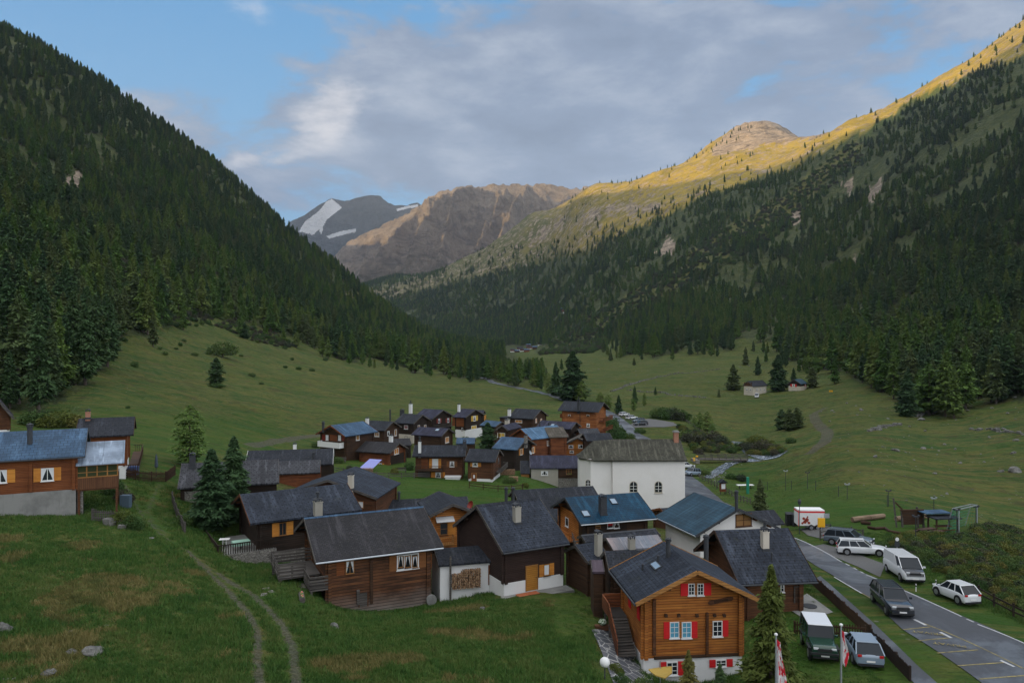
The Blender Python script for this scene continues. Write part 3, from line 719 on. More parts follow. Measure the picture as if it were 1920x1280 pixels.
W_ = {
 'dark':   mat('dark_timber', m_wood((.034, .018, .010), (.090, .044, .022))),
 'black':  mat('tarred_timber', m_wood((.017, .011, .008), (.044, .026, .016), .2)),
 'brown':  mat('brown_timber', m_wood((.065, .028, .013), (.165, .066, .027))),
 'red':    mat('red_brown_timber', m_wood((.10, .030, .012), (.27, .088, .030), .22, .75)),
 'boardr': mat('fresh_brown_boards', m_wood((.14, .042, .013), (.27, .090, .028), .15, .5)),
 'orange': mat('orange_timber', m_wood((.28, .085, .017), (.54, .21, .042), .17, .7)),
 'honey':  mat('honey_log', m_wood((.34, .11, .020), (.64, .26, .060), .21, .8)),
 'stripe': mat('two_tone_log', m_wood((.20, .055, .016), (.50, .20, .065), .34, .9)),
 'log':    mat('weathered_log', m_wood((.040, .019, .010), (.21, .085, .034), .24, .9, (-.3, 1.5, (.34, .31, .28)))),
 'grey':   mat('silvered_wood', m_wood((.060, .053, .048), (.15, .135, .12), .18, .7)),
 'tan':    mat('tan_wood', m_wood((.30, .135, .038), (.44, .215, .065), .2, .3)),
 'plum':   mat('dark_brown_boards', m_wood((.030, .016, .013), (.052, .029, .022), .14, .4)),
 'gold':   mat('golden_door_wood', m_wood((.36, .15, .022), (.52, .24, .040), .16, .35)),
}
def m_slate(c1, c2, bw=.42, bh=.24, dots=.6, lichen=.25, lcol=(.22, .21, .18), rough=.75, spec=.18, mortar=.35):
    def fn(n, b):
        P = objc(n); sp = n.new('ShaderNodeSeparateXYZ', inp={0: P})
        cv = n.new('ShaderNodeCombineXYZ', inp={0: sp.outputs[0], 1: n.math('MULTIPLY', n.math('ABSOLUTE', sp.outputs[1]), 1.09), 2: 0.0})
        br = n.new('ShaderNodeTexBrick', inp={'Vector': cv.outputs[0], 'Scale': 1.0, 'Color1': (*c1, 1), 'Color2': (*c2, 1), 'Mortar': (*[v * mortar for v in c1], 1), 'Mortar Size': .022, 'Brick Width': bw, 'Row Height': bh, 'Bias': 0.0})
        c = br.outputs['Color']
        big = n.noise(P, .5, 6, .65); fine = n.noise(P, 5, 6, .75)
        c = n.mix(n.math('MULTIPLY', n.range(big, .38, .6), .75), c, tuple(v * .5 for v in c1))
        stk = n.noise(n.mapping(P, scale=(2.2, .22, .22)), 1.0, 6, .7)
        c = n.mix(n.math('MULTIPLY', n.range(stk, .52, .68), .45), c, tuple(min(1, v * 1.9 + .012) for v in c2))
        c = n.mix(n.math('MULTIPLY', n.range(n.noise(P, 1.1, 7, .75), .58, .7), .35), c, (.055, .06, .035))
        c = n.mix(n.math('MULTIPLY', n.range(fine, .56, .72), lichen), c, lcol)
        if dots:
            u = n.math('DIVIDE', sp.outputs[0], dots); v = n.math('DIVIDE', sp.outputs[1], dots * .85)
            row = n.math('FLOOR', v); u = n.math('ADD', u, n.math('MULTIPLY', row, .5))
            du = n.math('SUBTRACT', n.math('FRACT', u), .5); dv = n.math('SUBTRACT', n.math('FRACT', v), .5)
            r = n.math('ADD', n.math('MULTIPLY', du, du), n.math('MULTIPLY', n.math('MULTIPLY', dv, dv), .5))
            c = n.mix(n.math('MULTIPLY', n.range(r, .022, .012), .75), c, (.008, .008, .010))
        setc(n, b, c); b.inputs['Roughness'].default_value = rough; b.inputs['Specular IOR Level'].default_value = spec
        bump(n, b, n.math('ADD', br.outputs['Fac'], n.math('MULTIPLY', fine, -.6)), .02, .6)
    return fn
R_ = {
 'slate':  mat('dark_slate', m_slate((.020, .024, .032), (.034, .038, .050))),
 'slate2': mat('dotted_slate', m_slate((.026, .033, .048), (.040, .050, .070), dots=.62, lichen=.12)),
 'lichen': mat('lichened_slate', m_slate((.018, .017, .020), (.034, .032, .036), .30, .17, 0, .5, (.11, .105, .09), .7, .25)),
 'violet': mat('violet_slate', m_slate((.030, .031, .055), (.046, .046, .075), .5, .5, 0, .12)),
 'grey':   mat('grey_slate', m_slate((.050, .052, .060), (.080, .082, .092), .4, .22, .55, .15)),
 'blue':   mat('blue_grey_metal_shingle', m_slate((.040, .085, .15), (.055, .11, .185), .55, .42, 0, .06, rough=.6)),
 'lblue':  mat('light_blue_metal_shingle', m_slate((.065, .14, .235), (.09, .175, .28), .8, .62, 0, .05, rough=.6)),
 'teal':   mat('teal_shingle', m_slate((.003, .038, .078), (.005, .055, .105), .5, .36, 0, .04, rough=.6, mortar=.25)),
 'tealm':  mat('dark_teal_seam_metal', m_slate((.020, .055, .085), (.027, .068, .10), 6, .42, 0, .05, rough=.6)),
 'moss':   mat('old_wooden_shingle', m_slate((.070, .070, .056), (.115, .112, .088), .22, .30, 0, .5, (.05, .05, .038), .9, .1)),
 'brownr': mat('brown_old_slab', m_slate((.085, .075, .06), (.12, .105, .085), 2.0, .5, 0, .3, rough=.85)),
 'metal':  mat('rusty_sheet_metal', m_slate((.16, .19, .23), (.26, .20, .19), .55, 9, 0, .2, (.25, .12, .08), .5, .4, .6)),
 'lmetal': mat('light_sheet_metal', m_slate((.24, .30, .38), (.29, .35, .43), 1.6, 9, 0, .1, rough=.6)),
 'purple': mat('purple_sheet_metal', m_slate((.085, .060, .080), (.10, .075, .095), .8, 9, 0, .1, rough=.5)),
}
def m_plaster(c, dirty=(.4, .38, .34), amt=.25):
    def fn(n, b):
        P = objc(n); a = n.noise(P, .45, 8, .65); g = n.noise(n.mapping(P, scale=(2.5, 2.5, .35)), 1.2, 6, .7)
        cc = n.mix(n.math('MULTIPLY', n.range(a, .45, .75), amt), c, dirty)
        cc = n.mix(n.math('MULTIPLY', n.range(g, .55, .75), amt * .6), cc, dirty)
        setc(n, b, cc); bump(n, b, n.noise(P, 14, 5, .7), .01, .3)
    return fn
def m_stone(n, b):
    P = objc(n); v = n.new('ShaderNodeTexVoronoi', feature='DISTANCE_TO_EDGE'); v.inputs['Scale'].default_value = 3.2; n.l.new(n.mapping(P, scale=(1, 1, 1.7)), v.inputs['Vector'])
    v2 = n.new('ShaderNodeTexVoronoi', feature='F1'); v2.inputs['Scale'].default_value = 3.2; n.l.new(n.mapping(P, scale=(1, 1, 1.7)), v2.inputs['Vector'])
    c = n.mix(v2.outputs['Color'], (.15, .14, .125), (.36, .34, .30), 'MIX'); c = n.mix(n.range(v.outputs['Distance'], .07, .02), c, (.04, .037, .032))
    c = n.mix(n.math('MULTIPLY', n.noise(P, 9, 5), .5), c, (.12, .11, .10)); setc(n, b, c); bump(n, b, v.outputs['Distance'], .06, .8)
white = mat('white_plaster', m_plaster((.74, .74, .73), (.5, .48, .44), .3)); chw = mat('church_limewash', m_plaster((.80, .775, .75), (.66, .63, .58), .35))
concrete = mat('stained_concrete', m_plaster((.25, .25, .235), (.10, .10, .095), .9)); cream = mat('cream_render', m_plaster((.55, .50, .42), (.35, .32, .26), .4))
render_g = mat('grey_render', m_plaster((.36, .34, .29), (.24, .23, .19), .5))
stone = mat('rubble_stone', m_stone)
brick = mat('chimney_brick', lambda n, b: setc(n, b, n.new('ShaderNodeTexBrick', inp={'Vector': n.mapping(objc(n), rot=(math.pi / 2, 0, 0)), 'Scale': 4.0, 'Color1': (.42, .17, .09, 1), 'Color2': (.30, .11, .06, 1), 'Mortar': (.35, .3, .26, 1)}).outputs[0]))
glass = mat('window_glass', color=(.02, .025, .03), rough=.12); glass.node_tree.nodes['Principled BSDF'].inputs['Specular IOR Level'].default_value = .6
sky_glass = mat('skylight_glass', color=(.22, .30, .38), rough=.08)
wpaint = mat('white_paint', lambda n, b: setc(n, b, n.mix(n.noise(objc(n), 6, 4), (.66, .66, .65), (.80, .80, .79))))
redp = mat('red_shutter_paint', lambda n, b: setc(n, b, n.mix(n.noise(objc(n), 3, 4), (.50, .013, .016), (.66, .022, .024))))
orgp = mat('orange_shutter_wood', m_wood((.55, .20, .035), (.74, .33, .060), .12, .3)); brnp = mat('brown_shutter_wood', m_wood((.19, .075, .025), (.28, .115, .04), .12, .3))
yelp = mat('yellow_shutter_paint', m_wood((.62, .40, .06), (.78, .52, .10), .12, .2)); drkp = mat('dark_red_shutter', m_wood((.18, .03, .02), (.26, .045, .03), .12, .3))
dkmet = mat('dark_metal', lambda n, b: (setc(n, b, n.mix(n.noise(objc(n), 4, 4), (.03, .033, .038), (.06, .064, .07))),)); ltmet = mat('pale_metal', color=(.42, .45, .48), rough=.4, metal=.6)
curt = mat('white_curtain', color=(.70, .72, .74)); bcurt = mat('blue_curtain', color=(.10, .34, .48)); tancur = mat('warm_interior', color=(.30, .16, .06))
darkin = mat('dark_opening', color=(.006, .005, .005)); flow = mat('flower_mix', lambda n, b: setc(n, b, n.ramp(n.noise(objc(n), 9, 2), [(.4, (.04, .11, .02)), (.55, (.06, .14, .03)), (.6, (.7, .05, .08)), (.7, (.7, .3, .4))])))
SH = {'o': orgp, 'r': redp, 'b': brnp, 'y': yelp, 'd': drkp}

class House:
    def __init__(h, name, label, group, A, u, w, L, ze, tp, gable, oh, ohg, th=.16, cat='house', zref=None):
        """A: world point of one eave corner; u: ridge direction; w: half width; all with overhangs"""
        h.tp, h.w, h.L, h.oh, h.ohg, h.th, h.gable = tp, w, L, oh, ohg, th, gable
        h.u = Vector((u.x, u.y, 0)).normalized(); h.v = Vector((-h.u.y, h.u.x, 0))
        ctr = A + h.u * (L / 2) + h.v * (w if not gable else -w)
        pts = [ctr + h.u * (sx * (L / 2 - ohg)) + h.v * (sy * (w - oh)) for sx in (-1, 1) for sy in (-1, 1)]
        gz = [float(height(p.x, p.y)) for p in pts]
        h.gmin = min(gz); h.z0 = sum(gz) / 4 if zref is None else zref
        h.loc = Vector((ctr.x, ctr.y, h.z0)); h.yaw = math.atan2(h.u.y, h.u.x)
        h.ze = ze - h.z0; h.zr = h.ze + tp * w; h.xl = L / 2 - ohg; h.yw = w - oh
        h.base = h.gmin - h.z0 - .6
        h.M = Matrix.Translation(h.loc) @ Matrix.Rotation(h.yaw, 4, 'Z'); h.Mi = h.M.inverted()
        h.root = empty(name, h.loc, h.yaw, label, cat, group)
        h.roof = None
        print('HOUSE %-34s L %.1f W %.1f eave %.1f depth %.0f yaw %.0f' % (label[:34], L, 2 * w, h.ze, h.loc.y, math.degrees(h.yaw)))
    def ray(h, px, py):
        o = h.Mi @ Vector((0, 0, 0)); d = h.Mi.to_3x3() @ Vector(((px - CX) / F, 1, (CY - py) / F)); return o, d
    def pix(h, side, px, py, off=0.0):
        o, d = h.ray(px, py)
        if side in 'FB': k = (-h.yw - off if side == 'F' else h.yw + off); t = (k - o.y) / d.y
        else: k = (-h.xl - off if side == 'L' else h.xl + off); t = (k - o.x) / d.x
        p = o + d * t
        return (p.x if side in 'FB' else p.y), p.z
    def onroof(h, px, py):
        o, d = h.ray(px, py); s = 1 if not h.gable else None
        for sg in ((-1, 1) if not h.gable else (1, -1)):
            # z = ze + tp (w - sg*y)   on the slope where sg*y > 0
            den = d.z + h.tp * sg * d.y
            t = (h.ze + h.tp * h.w - o.z - h.tp * sg * o.y) / den
            p = o + d * t
            if p.y * sg >= -.01 and t > 0: return p, sg
        return p, sg
    def frame(h, side, u, v, off=0.0):
        """matrix: x along the wall to the viewer's right, y into the wall, z up"""
        if side == 'F': return Matrix.Translation((u, -h.yw - off, v))
        if side == 'B': return Matrix.Translation((u, h.yw + off, v)) @ Matrix.Rotation(math.pi, 4, 'Z')
        if side == 'L': return Matrix.Translation((-h.xl - off, u, v)) @ Matrix.Rotation(-math.pi / 2, 4, 'Z')
        return Matrix.Translation((h.xl + off, u, v)) @ Matrix.Rotation(math.pi / 2, 4, 'Z')
    def part(h, name, mb, m, parent=None, M=None, **k):
        if M is not None: mb.v = [M @ v for v in mb.v]
        return mb.build(name, m, parent or h.root, **k)
    def walls(h, m, plinth=0.0, pm=None, logs=True, up=None):
        """timber body with gables; log ends at the corners; plinth up to height PLINTH above the reference ground"""
        if isinstance(plinth, tuple): plinth = h.pix(*plinth)[1]
        zb = h.base if not plinth else plinth - .05
        zt = h.ze + h.tp * h.oh - h.th * 1.05; zk = h.zr - h.th * 1.05; x, y = h.xl, h.yw
        mb = MB().prism([(-x, -y, zb), (-x, y, zb), (-x, y, zt), (-x, 0, zk), (-x, -y, zt)], (2 * x, 0, 0))
        if logs:
            k = .13
            for sx in (-1, 1):
                for sy in (-1, 1):
                    X, Y = sx * (x + .17), sy * (y + .17)
                    mb.box(min(X, X - sx * .42), max(X, X - sx * .42), sy * y - k, sy * y + k, zb, zt - .05) if False else None
                    mb.box(X - .0 if sx < 0 else x + .005, (-x - .005) if sx < 0 else X, sy * (y - .13) - .12, sy * (y - .13) + .12, zb, zt - .02)
                    mb.box(sx * (x - .13) - .12, sx * (x - .13) + .12, Y if sy < 0 else y + .005, (-y - .005) if sy < 0 else Y, zb, zt - .12)
        h.wall = h.part('wall', mb, m)
        if plinth:
            e = .05 if not logs else .03
            h.part('plinth', MB().box(-x - e, x + e, -y - e, y + e, h.base, plinth), pm or white)
        return h
    def roofing(h, m, fascia=None, cap=None, gutter=None):
        L2, w, ze, zr, th = h.L / 2, h.w, h.ze, h.zr, h.th
        mb = MB().prism([(-L2, -w, ze), (-L2, 0, zr), (-L2, w, ze), (-L2, w, ze - th), (-L2, 0, zr - th), (-L2, -w, ze - th)], (2 * L2, 0, 0))
        mb.f = []; n = 6
        mb.f = [(0, 1, 7, 6), (1, 2, 8, 7), (2, 3, 9, 8), (3, 4, 10, 9), (4, 5, 11, 10), (5, 0, 6, 11), (0, 5, 4, 1), (1, 4, 3, 2), (6, 7, 10, 11), (7, 8, 9, 10)]
        # a little unevenness along the slope keeps the big planes alive
        h.roof = h.part('roof', mb, m)
        fm_ = fascia or W_['grey']; t = .035
        for sx in (-1, 1):
            f = MB(); X = sx * (L2 + t / 2 + .003)
            for sy in (-1, 1):
                f.bar((X, sy * (w + .01), ze - th / 2 - .02), (X, 0, zr - th / 2 - .02), t, th + .10)
            h.part('barge_board', f, fm_)
        if cap: h.part('ridge_cap', MB().prism([(-L2 - .02, -.16, zr - .16 * h.tp + .005), (-L2 - .02, 0, zr + .03), (-L2 - .02, .16, zr - .16 * h.tp + .005), (-L2 - .02, .16, zr - .16 * h.tp + .03), (-L2 - .02, 0, zr + .065), (-L2 - .02, -.16, zr - .16 * h.tp + .03)], (2 * L2 + .04, 0, 0)), cap, h.roof)
        if gutter:
            for sy in (-1, 1): h.part('gutter', MB().cyl((-L2, sy * (w + .07), ze - .12), (L2, sy * (w + .07), ze - .14), .07, n=8), gutter, h.roof)
        # rafter ends and purlins under the gable overhang
        pb = MB()
        for yy_, zz_ in ((0, zr), (-h.yw * .55, zr - h.tp * h.yw * .55), (h.yw * .55, zr - h.tp * h.yw * .55), (-h.yw + .1, zr - h.tp * (h.yw - .1)), (h.yw - .1, zr - h.tp * (h.yw - .1))):
            pb.box(-L2 + .08, L2 - .08, yy_ - .09, yy_ + .09, zz_ - th - .22, zz_ - th - .02)
        h.part('purlin', pb, W_['brown'] if fm_ is not W_['grey'] else W_['dark'])
        return h
    def window(h, side, x0, y0, x1, y1, shut='', sc_='o', fr=None, pane=None, curtain=True, cols=2, rws=2, wm=None, hm=None, name='window', sw=None, box=False, off=0.0):
        cx, cy_ = (x0 + x1) / 2, (y0 + y1) / 2
        u, v = h.pix(side, cx, cy_)
        if wm is None:
            a = h.pix(side, x0, cy_)[0]; b = h.pix(side, x1, cy_)[0]; wm = abs(b - a)
        if hm is None: hm = abs(h.pix(side, cx, y0)[1] - h.pix(side, cx, y1)[1])
        M = h.frame(side, u, v, off); fm_ = fr or wpaint; a, b = wm / 2, hm / 2; t = max(.05, min(.09, wm * .08))
        mb = MB()
        mb.box(-a, -a + t, -.07, .02, -b, b).box(a - t, a, -.07, .02, -b, b).box(-a + t, a - t, -.068, .02, b - t, b).box(-a + t, a - t, -.068, .02, -b, -b + t)
        for k in range(1, cols): X = -a + 2 * a * k / cols; mb.box(X - t * .32, X + t * .32, -.055, -.01, -b + t, b - t)
        for k in range(1, rws): Zc = -b + 2 * b * k / rws; mb.box(-a + t, a - t, -.052, -.012, Zc - t * .25, Zc + t * .25)
        wobj = h.part(name, mb, fm_, M=M)
        h.part('pane', MB().box(-a + t * .8, a - t * .8, -.02, -.008, -b + t * .8, b - t * .8), pane or glass, wobj, M=M)
        if curtain:
            c = MB()
            c.prism([(-a + t, -.026, b - t), (-a * .12, -.026, b - t), (-a * .55, -.026, -b * .1), (-a + t, -.026, -b + t)], (0, .005, 0))
            c.prism([(a - t, -.026, b - t), (a - t, -.026, -b + t), (a * .55, -.026, -b * .1), (a * .12, -.026, b - t)], (0, .005, 0))
            h.part('curtain', c, curt if curtain is True else curtain, wobj, M=M)
        h.part('sill', MB().box(-a - .05, a + .05, -.13, .0, -b - .06, -b - .003), fm_ if fm_ is wpaint else W_['brown'], wobj, M=M)
        s_w = sw or (a if cols > 1 else 2 * a) * .98
        for s_ in shut:
            X0, X1 = ((-a - s_w, -a - .01) if s_ == 'L' else (a + .01, a + s_w))
            sb = MB().box(X0, X1, -.06, -.02, -b - .02, b + .02)
            sb.box(X0 + .04, X1 - .04, -.075, -.058, -b * .55, -b * .42).box(X0 + .04, X1 - .04, -.075, -.058, b * .42, b * .55)
            h.part('shutter', sb, SH[sc_], wobj, M=M)
        if box: h.part('flower_box', MB().box(-a, a, -.34, -.14, -b - .12, -b + .12), flow, wobj, M=M)
        return wobj
    def door(h, side, x0, y0, x1, y1, m=None, fr=None, wm=None, hm=None, label=None, glassy=False):
        cx, cy_ = (x0 + x1) / 2, (y0 + y1) / 2; u, v = h.pix(side, cx, cy_)
        wm = wm or abs(h.pix(side, x0, cy_)[0] - h.pix(side, x1, cy_)[0]); hm = hm or abs(h.pix(side, cx, y0)[1] - h.pix(side, cx, y1)[1])
        M = h.frame(side, u, v, .02); a, b = wm / 2, hm / 2
        d = h.part('door', MB().box(-a + .07, a - .07, -.04, .01, -b, b - .07), m or W_['tan'], M=M)
        h.part('door_frame', MB().box(-a, -a + .07, -.08, .02, -b, b).box(a - .07, a, -.08, .02, -b, b).box(-a + .07, a - .07, -.078, .02, b - .07, b), fr or W_['brown'], d, M=M)
        h.part('handle', MB().box(a - .22, a - .12, -.10, -.042, -.05, -.02), dkmet, d, M=M)
        if glassy: h.part('door_pane', MB().box(-a * .3, a * .3, -.05, -.042, b * .1, b * .65), curt, d, M=M)
        return d
    def chimney(h, px, pyb, pyt, wpx, m=None, style='stone', back=False, square=True):
        p, sg = h.onroof(px, pyb); W = h.M @ p
        if back: p = Vector((p.x, abs(p.y) * .3 + .4, h.zr - .2)); W = h.M @ p
        s = wpx / F * W.y / 2; top = p.z + (pyb - pyt) / F * W.y; m = m or render_g
        if back: top = (h.Mi @ P3(px, pyt, W.y)).z
        if style == 'pipe':
            c = h.part('chimney', MB().cyl((p.x, p.y, p.z - .5), (p.x, p.y, top), s, n=12), dkmet, h.roof or h.root)
            h.part('chimney_cap', MB().cyl((p.x, p.y, top), (p.x, p.y, top + s * .5), s * 1.35, n=12).lathe([(s * .7, top + s * .5), (s * .7, top + s), (s * 1.4, top + s), (0, top + s * 1.7)], (p.x, p.y, 0), 12), dkmet, h.roof or h.root)
        else:
            c = h.part('chimney', MB().box(p.x - s, p.x + s, p.y - s, p.y + s, p.z - s * 2 - .3, top).box(p.x - s * 1.12, p.x + s * 1.12, p.y - s * 1.12, p.y + s * 1.12, top, top + .08), m, h.roof or h.root)
            k = MB()
            for sx in (-1, 1):
                for sy in (-1, 1): k.box(p.x + sx * s * .8 - .04, p.x + sx * s * .8 + .04, p.y + sy * s * .8 - .04, p.y + sy * s * .8 + .04, top + .08, top + .3)
            k.prism([(p.x - s * 1.15, p.y - s * 1.15, top + .3), (p.x + s * 1.15, p.y - s * 1.15, top + .3), (p.x, p.y - s * 1.15, top + .42)], (0, s * 2.3, 0))
            if style == 'cowl': k.cyl((p.x, p.y, top + .3), (p.x, p.y, top + .8), .11, n=8).lathe([(.2, top + .8), (.2, top + .95), (0, top + 1.05)], (p.x, p.y, 0), 10)
            h.part('chimney_cap', k, dkmet, h.roof or h.root)
            h.part('flashing', MB().box(p.x - s - .06, p.x + s + .06, p.y - s - .06, p.y + s + .06, p.z - s * h.tp - .1, p.z + .02), dkmet, h.roof or h.root)
        return c
    def skylight(h, px, py, wm=.8, hm=1.0):
        p, sg = h.onroof(px, py)
        a = math.atan(h.tp) * (1 if sg < 0 else -1)
        M = Matrix.Translation(p) @ Matrix.Rotation(a, 4, 'X')
        s = h.part('skylight', MB().box(-wm / 2, wm / 2, -hm / 2, hm / 2, .0, .09), dkmet, h.roof, M=M)
        h.part('skylight_pane', MB().box(-wm / 2 + .08, wm / 2 - .08, -hm / 2 + .08, hm / 2 - .08, .088, .1), sky_glass, s, M=M)
    def balcony(h, side, x0, x1, pyf, pyr, dep=1.1, m=None, posts=False, style='bars', name='balcony'):
        """floor at image row pyf, rail top at row pyr"""
        ua, v0 = h.pix(side, x0, pyf); ub, _ = h.pix(side, x1, pyf); _, v1 = h.pix(side, (x0 + x1) / 2, pyr)
        _, vf = h.pix(side, (x0 + x1) / 2, pyf); a = abs(ub - ua) / 2; hh = max(.7, v1 - vf)
        M = h.frame(side, (ua + ub) / 2, vf); m = m or W_['brown']
        b = h.part(name, MB().box(-a, a, -dep, -.02, -.12, 0), m, M=M)
        r = MB().box(-a, a, -dep, -dep + .07, hh - .08, hh)
        r.box(-a, -a + .07, -dep + .07, -.02, hh - .08, hh).box(a - .07, a, -dep + .07, -.02, hh - .08, hh)
        if style == 'solid':
            r.box(-a, a, -dep + .01, -dep + .05, .02, hh - .09).box(-a + .01, -a + .05, -dep + .06, -.02, .02, hh - .09).box(a - .05, a - .01, -dep + .06, -.02, .02, hh - .09)
        else:
            k = max(4, int(2 * a / .22))
            for i in range(k + 1): X = -a + .03 + (2 * a - .06) * i / k; r.box(X - .025, X + .025, -dep + .015, -dep + .055, 0, hh - .08)
            k = max(2, int(dep / .22))
            for i in range(1, k):
                Y = -dep + dep * i / k
                for X in (-a + .035, a - .035): r.box(X - .02, X + .02, Y - .025, Y + .025, 0, hh - .08)
        h.part('railing', r, m, b, M=M)
        if posts:
            p_ = MB()
            for X in (-a + .08, a - .08): p_.box(X - .07, X + .07, -dep + .05, -dep + .19, -posts, -.12)
            h.part('post', p_, m, b, M=M)
        return b
    def beam(h, side, px, y0, y1, m=None, wd=.22):
        u, a = h.pix(side, px, y0); _, b = h.pix(side, px, y1)
        h.part('corner_log', MB().box(-wd / 2, wd / 2, -.16, .01, min(a, b), max(a, b)), m or W_['dark'], M=h.frame(side, u, 0))
    def panel(h, side, x0, y0, x1, y1, m, name='wall_panel', off=.012):
        a = h.pix(side, x0, (y0 + y1) / 2)[0]; b = h.pix(side, x1, (y0 + y1) / 2)[0]; u = (a + b) / 2
        t = h.pix(side, (x0 + x1) / 2, y0)[1]; bo = h.pix(side, (x0 + x1) / 2, y1)[1]
        M = h.frame(side, u, 0); w2 = abs(b - a) / 2
        return h.part(name, MB().box(-w2, w2, -off, .0, bo, t), m, M=M)

def long_house(name, label, eL, eR, d, at, apex, tp=.42, oh=.55, ohg=.6, group='alpine timber houses of the village', yaw=None, th=.16, cat='house'):
    """house seen on its long side. eL, eR: ends of the near eave; AT: which end is nearest ('L' or 'R', depth d); apex: ridge end over that gable"""
    C, O = (eL, eR) if at == 'L' else (eR, eL); sg = 1 if at == 'L' else -1
    c = P3(C[0], C[1], d); best = None
    ys = [math.radians(yaw)] if yaw is not None else [math.radians(a / 2) for a in range(-64, 130)]
    for a in ys:                                   # a: how far the long side turns away from the viewer
        ux, uy = sg * math.cos(a), math.sin(a); kx = (O[0] - CX) / F
        L = (kx * c.y - c.x) / (ux - kx * uy)
        if not .8 < L < 40: continue
        o = c + Vector((ux, uy, 0)) * L; n = Vector((-sg * uy, sg * ux, 0))
        k = (CY - apex[1]) / F; w_ = (c.z - k * c.y) / (k * n.y - tp)
        if not .4 < w_ < 14: continue
        r = c + n * w_ + Vector((0, 0, tp * w_)); e1 = CY - o.z / o.y * F - O[1]; e2 = CX + r.x / r.y * F - apex[0]
        cost = e1 * e1 * 1.3 + e2 * e2
        if best is None or cost < best[0]: best = (cost, a, L, w_, o, e1, e2)
    if best is None: raise ValueError('no fit ' + label)
    _, a, L, w_, o, e1, e2 = best
    A = c if at == 'L' else o; u = (o - c).normalized() * sg
    if max(abs(e1), abs(e2)) > 4: print('   fit off', label[:30], round(e1, 1), round(e2, 1))
    return House(name, label, group, A, u, w_, L, c.z, tp, False, oh, ohg, th, cat)
def gable_house(name, label, eL, eR, d, apex, L=None, far=None, oh=.55, ohg=.7, group='alpine timber houses of the village', yaw=None, th=.16, cat='house'):
    """house seen on its gable: eL, eR eave corners of the near gable (depth d at eL), apex; L or the pixel of the far ridge end"""
    A = P3(eL[0], eL[1], d)
    if yaw is None:
        dR = d * (eL[1] - CY) / (eR[1] - CY); B = P3(eR[0], eR[1], dR)
    else:
        c, s = math.cos(math.radians(yaw)), math.sin(math.radians(yaw)); kx = (eR[0] - CX) / F
        W = (kx * A.y - A.x) / (c - kx * s); B = A + Vector((c, s, 0)) * W
    g = (B - A); g.z = 0; W = g.length; g.normalize(); u = Vector((-g.y, g.x, 0))
    m = (A + B) / 2; k = (CY - apex[1]) / F; zr = k * m.y; tp = (zr - A.z) / (W / 2)
    if L is None:
        kf = (CY - far[1]) / F; L = (zr / kf - m.y) / u.y
    return House(name, label, group, A, u, W / 2, L, A.z, tp, True, oh, ohg, th, cat)
# ------------------------------------------------------------------ the houses
LH, GH = long_house, gable_house
# --- old log house in front
h = LH('log_house', 'weathered dark log house with wooden deck and outside steps beside the dirt track', (592, 1053), (831, 1025), 56, 'L', (569, 971), ohg=1.0)
h.walls(W_['log']).roofing(R_['lichen'], cap=R_['blue'], gutter=ltmet)
h.window('F', 648, 1050, 664, 1075, fr=W_['tan']); h.window('F', 744, 1038, 785, 1066, 'LR', 'b', cols=3, rws=1, sw=.62, curtain=False)
for a, b in ((746, 756), (759, 770), (773, 783)):
    h.window('F', a, 1041, b, 1063, cols=1, rws=1, curtain=True, fr=W_['tan'], name='window_casement')
h.beam('F', 696, 1046, 1130); h.beam('F', 671, 1105, 1132, W_['grey']); h.door('F', 672, 1108, 690, 1136, W_['grey'])
h.panel('F', 631, 1052, 646, 1078, W_['boardr'], 'shutter')
h.chimney(596, 964, 941, 13, brick, back=True) if False else None
H1 = h
# --- terrace house behind it
h = LH('terrace_house', 'dark timber house with orange shutters and walled terrace behind the log house', (469, 981), (679, 961), 67, 'L', (446, 926), ohg=.9)
h.walls(W_['black'], plinth=('F', 540, 1030), pm=stone).roofing(R_['slate2'], fascia=W_['brown'])
h.window('F', 523, 979, 537, 1003, 'LR', 'o', fr=W_['tan'], curtain=False, rws=1, sw=.62); h.chimney(596, 967, 941, 14, render_g, 'cowl', back=False)
H2 = h
# --- brown house with orange door
h = LH('brown_house', 'dark brown boarded house with a golden orange door and matching shutters', (943, 1035), (1067, 1024), 59, 'L', (889, 947), oh=.45, ohg=.35, tp=.56)
h.walls(W_['plum'], plinth=('F', 960, 1091), logs=True).roofing(R_['slate2'], gutter=dkmet, cap=R_['slate'])
h.door('F', 985, 1057, 1008, 1107, W_['gold'], W_['tan'], hm=2.05); h.window('F', 1019, 1057, 1030, 1078, 'LR', 'o', fr=W_['gold'], cols=1, rws=1, pane=curt, curtain=False, sw=.42)
h.chimney(969, 978, 951, 12, render_g, 'stone')
H3 = h
# --- lean-to with firewood
h = LH('wood_store', 'low whitewashed shed with firewood under its slate roof', (823, 1059), (946, 1048), 60.5, 'L', (815, 1028), tp=.3, oh=.3, ohg=.15)
h.walls(white, logs=False).roofing(R_['slate'])
h.door('F', 913, 1055, 931, 1096, W_['boardr'], white, wm=.8, hm=1.75)
H4 = h
# --- honey coloured log house between
h = GH('honey_log_house', 'honey coloured log house with an awning behind the firewood shed', (806, 966), (893, 948), 72, (852, 944), L=6.5, oh=.5, ohg=1.0, yaw=18)
h.walls(W_['honey']).roofing(R_['slate'])
HO = h
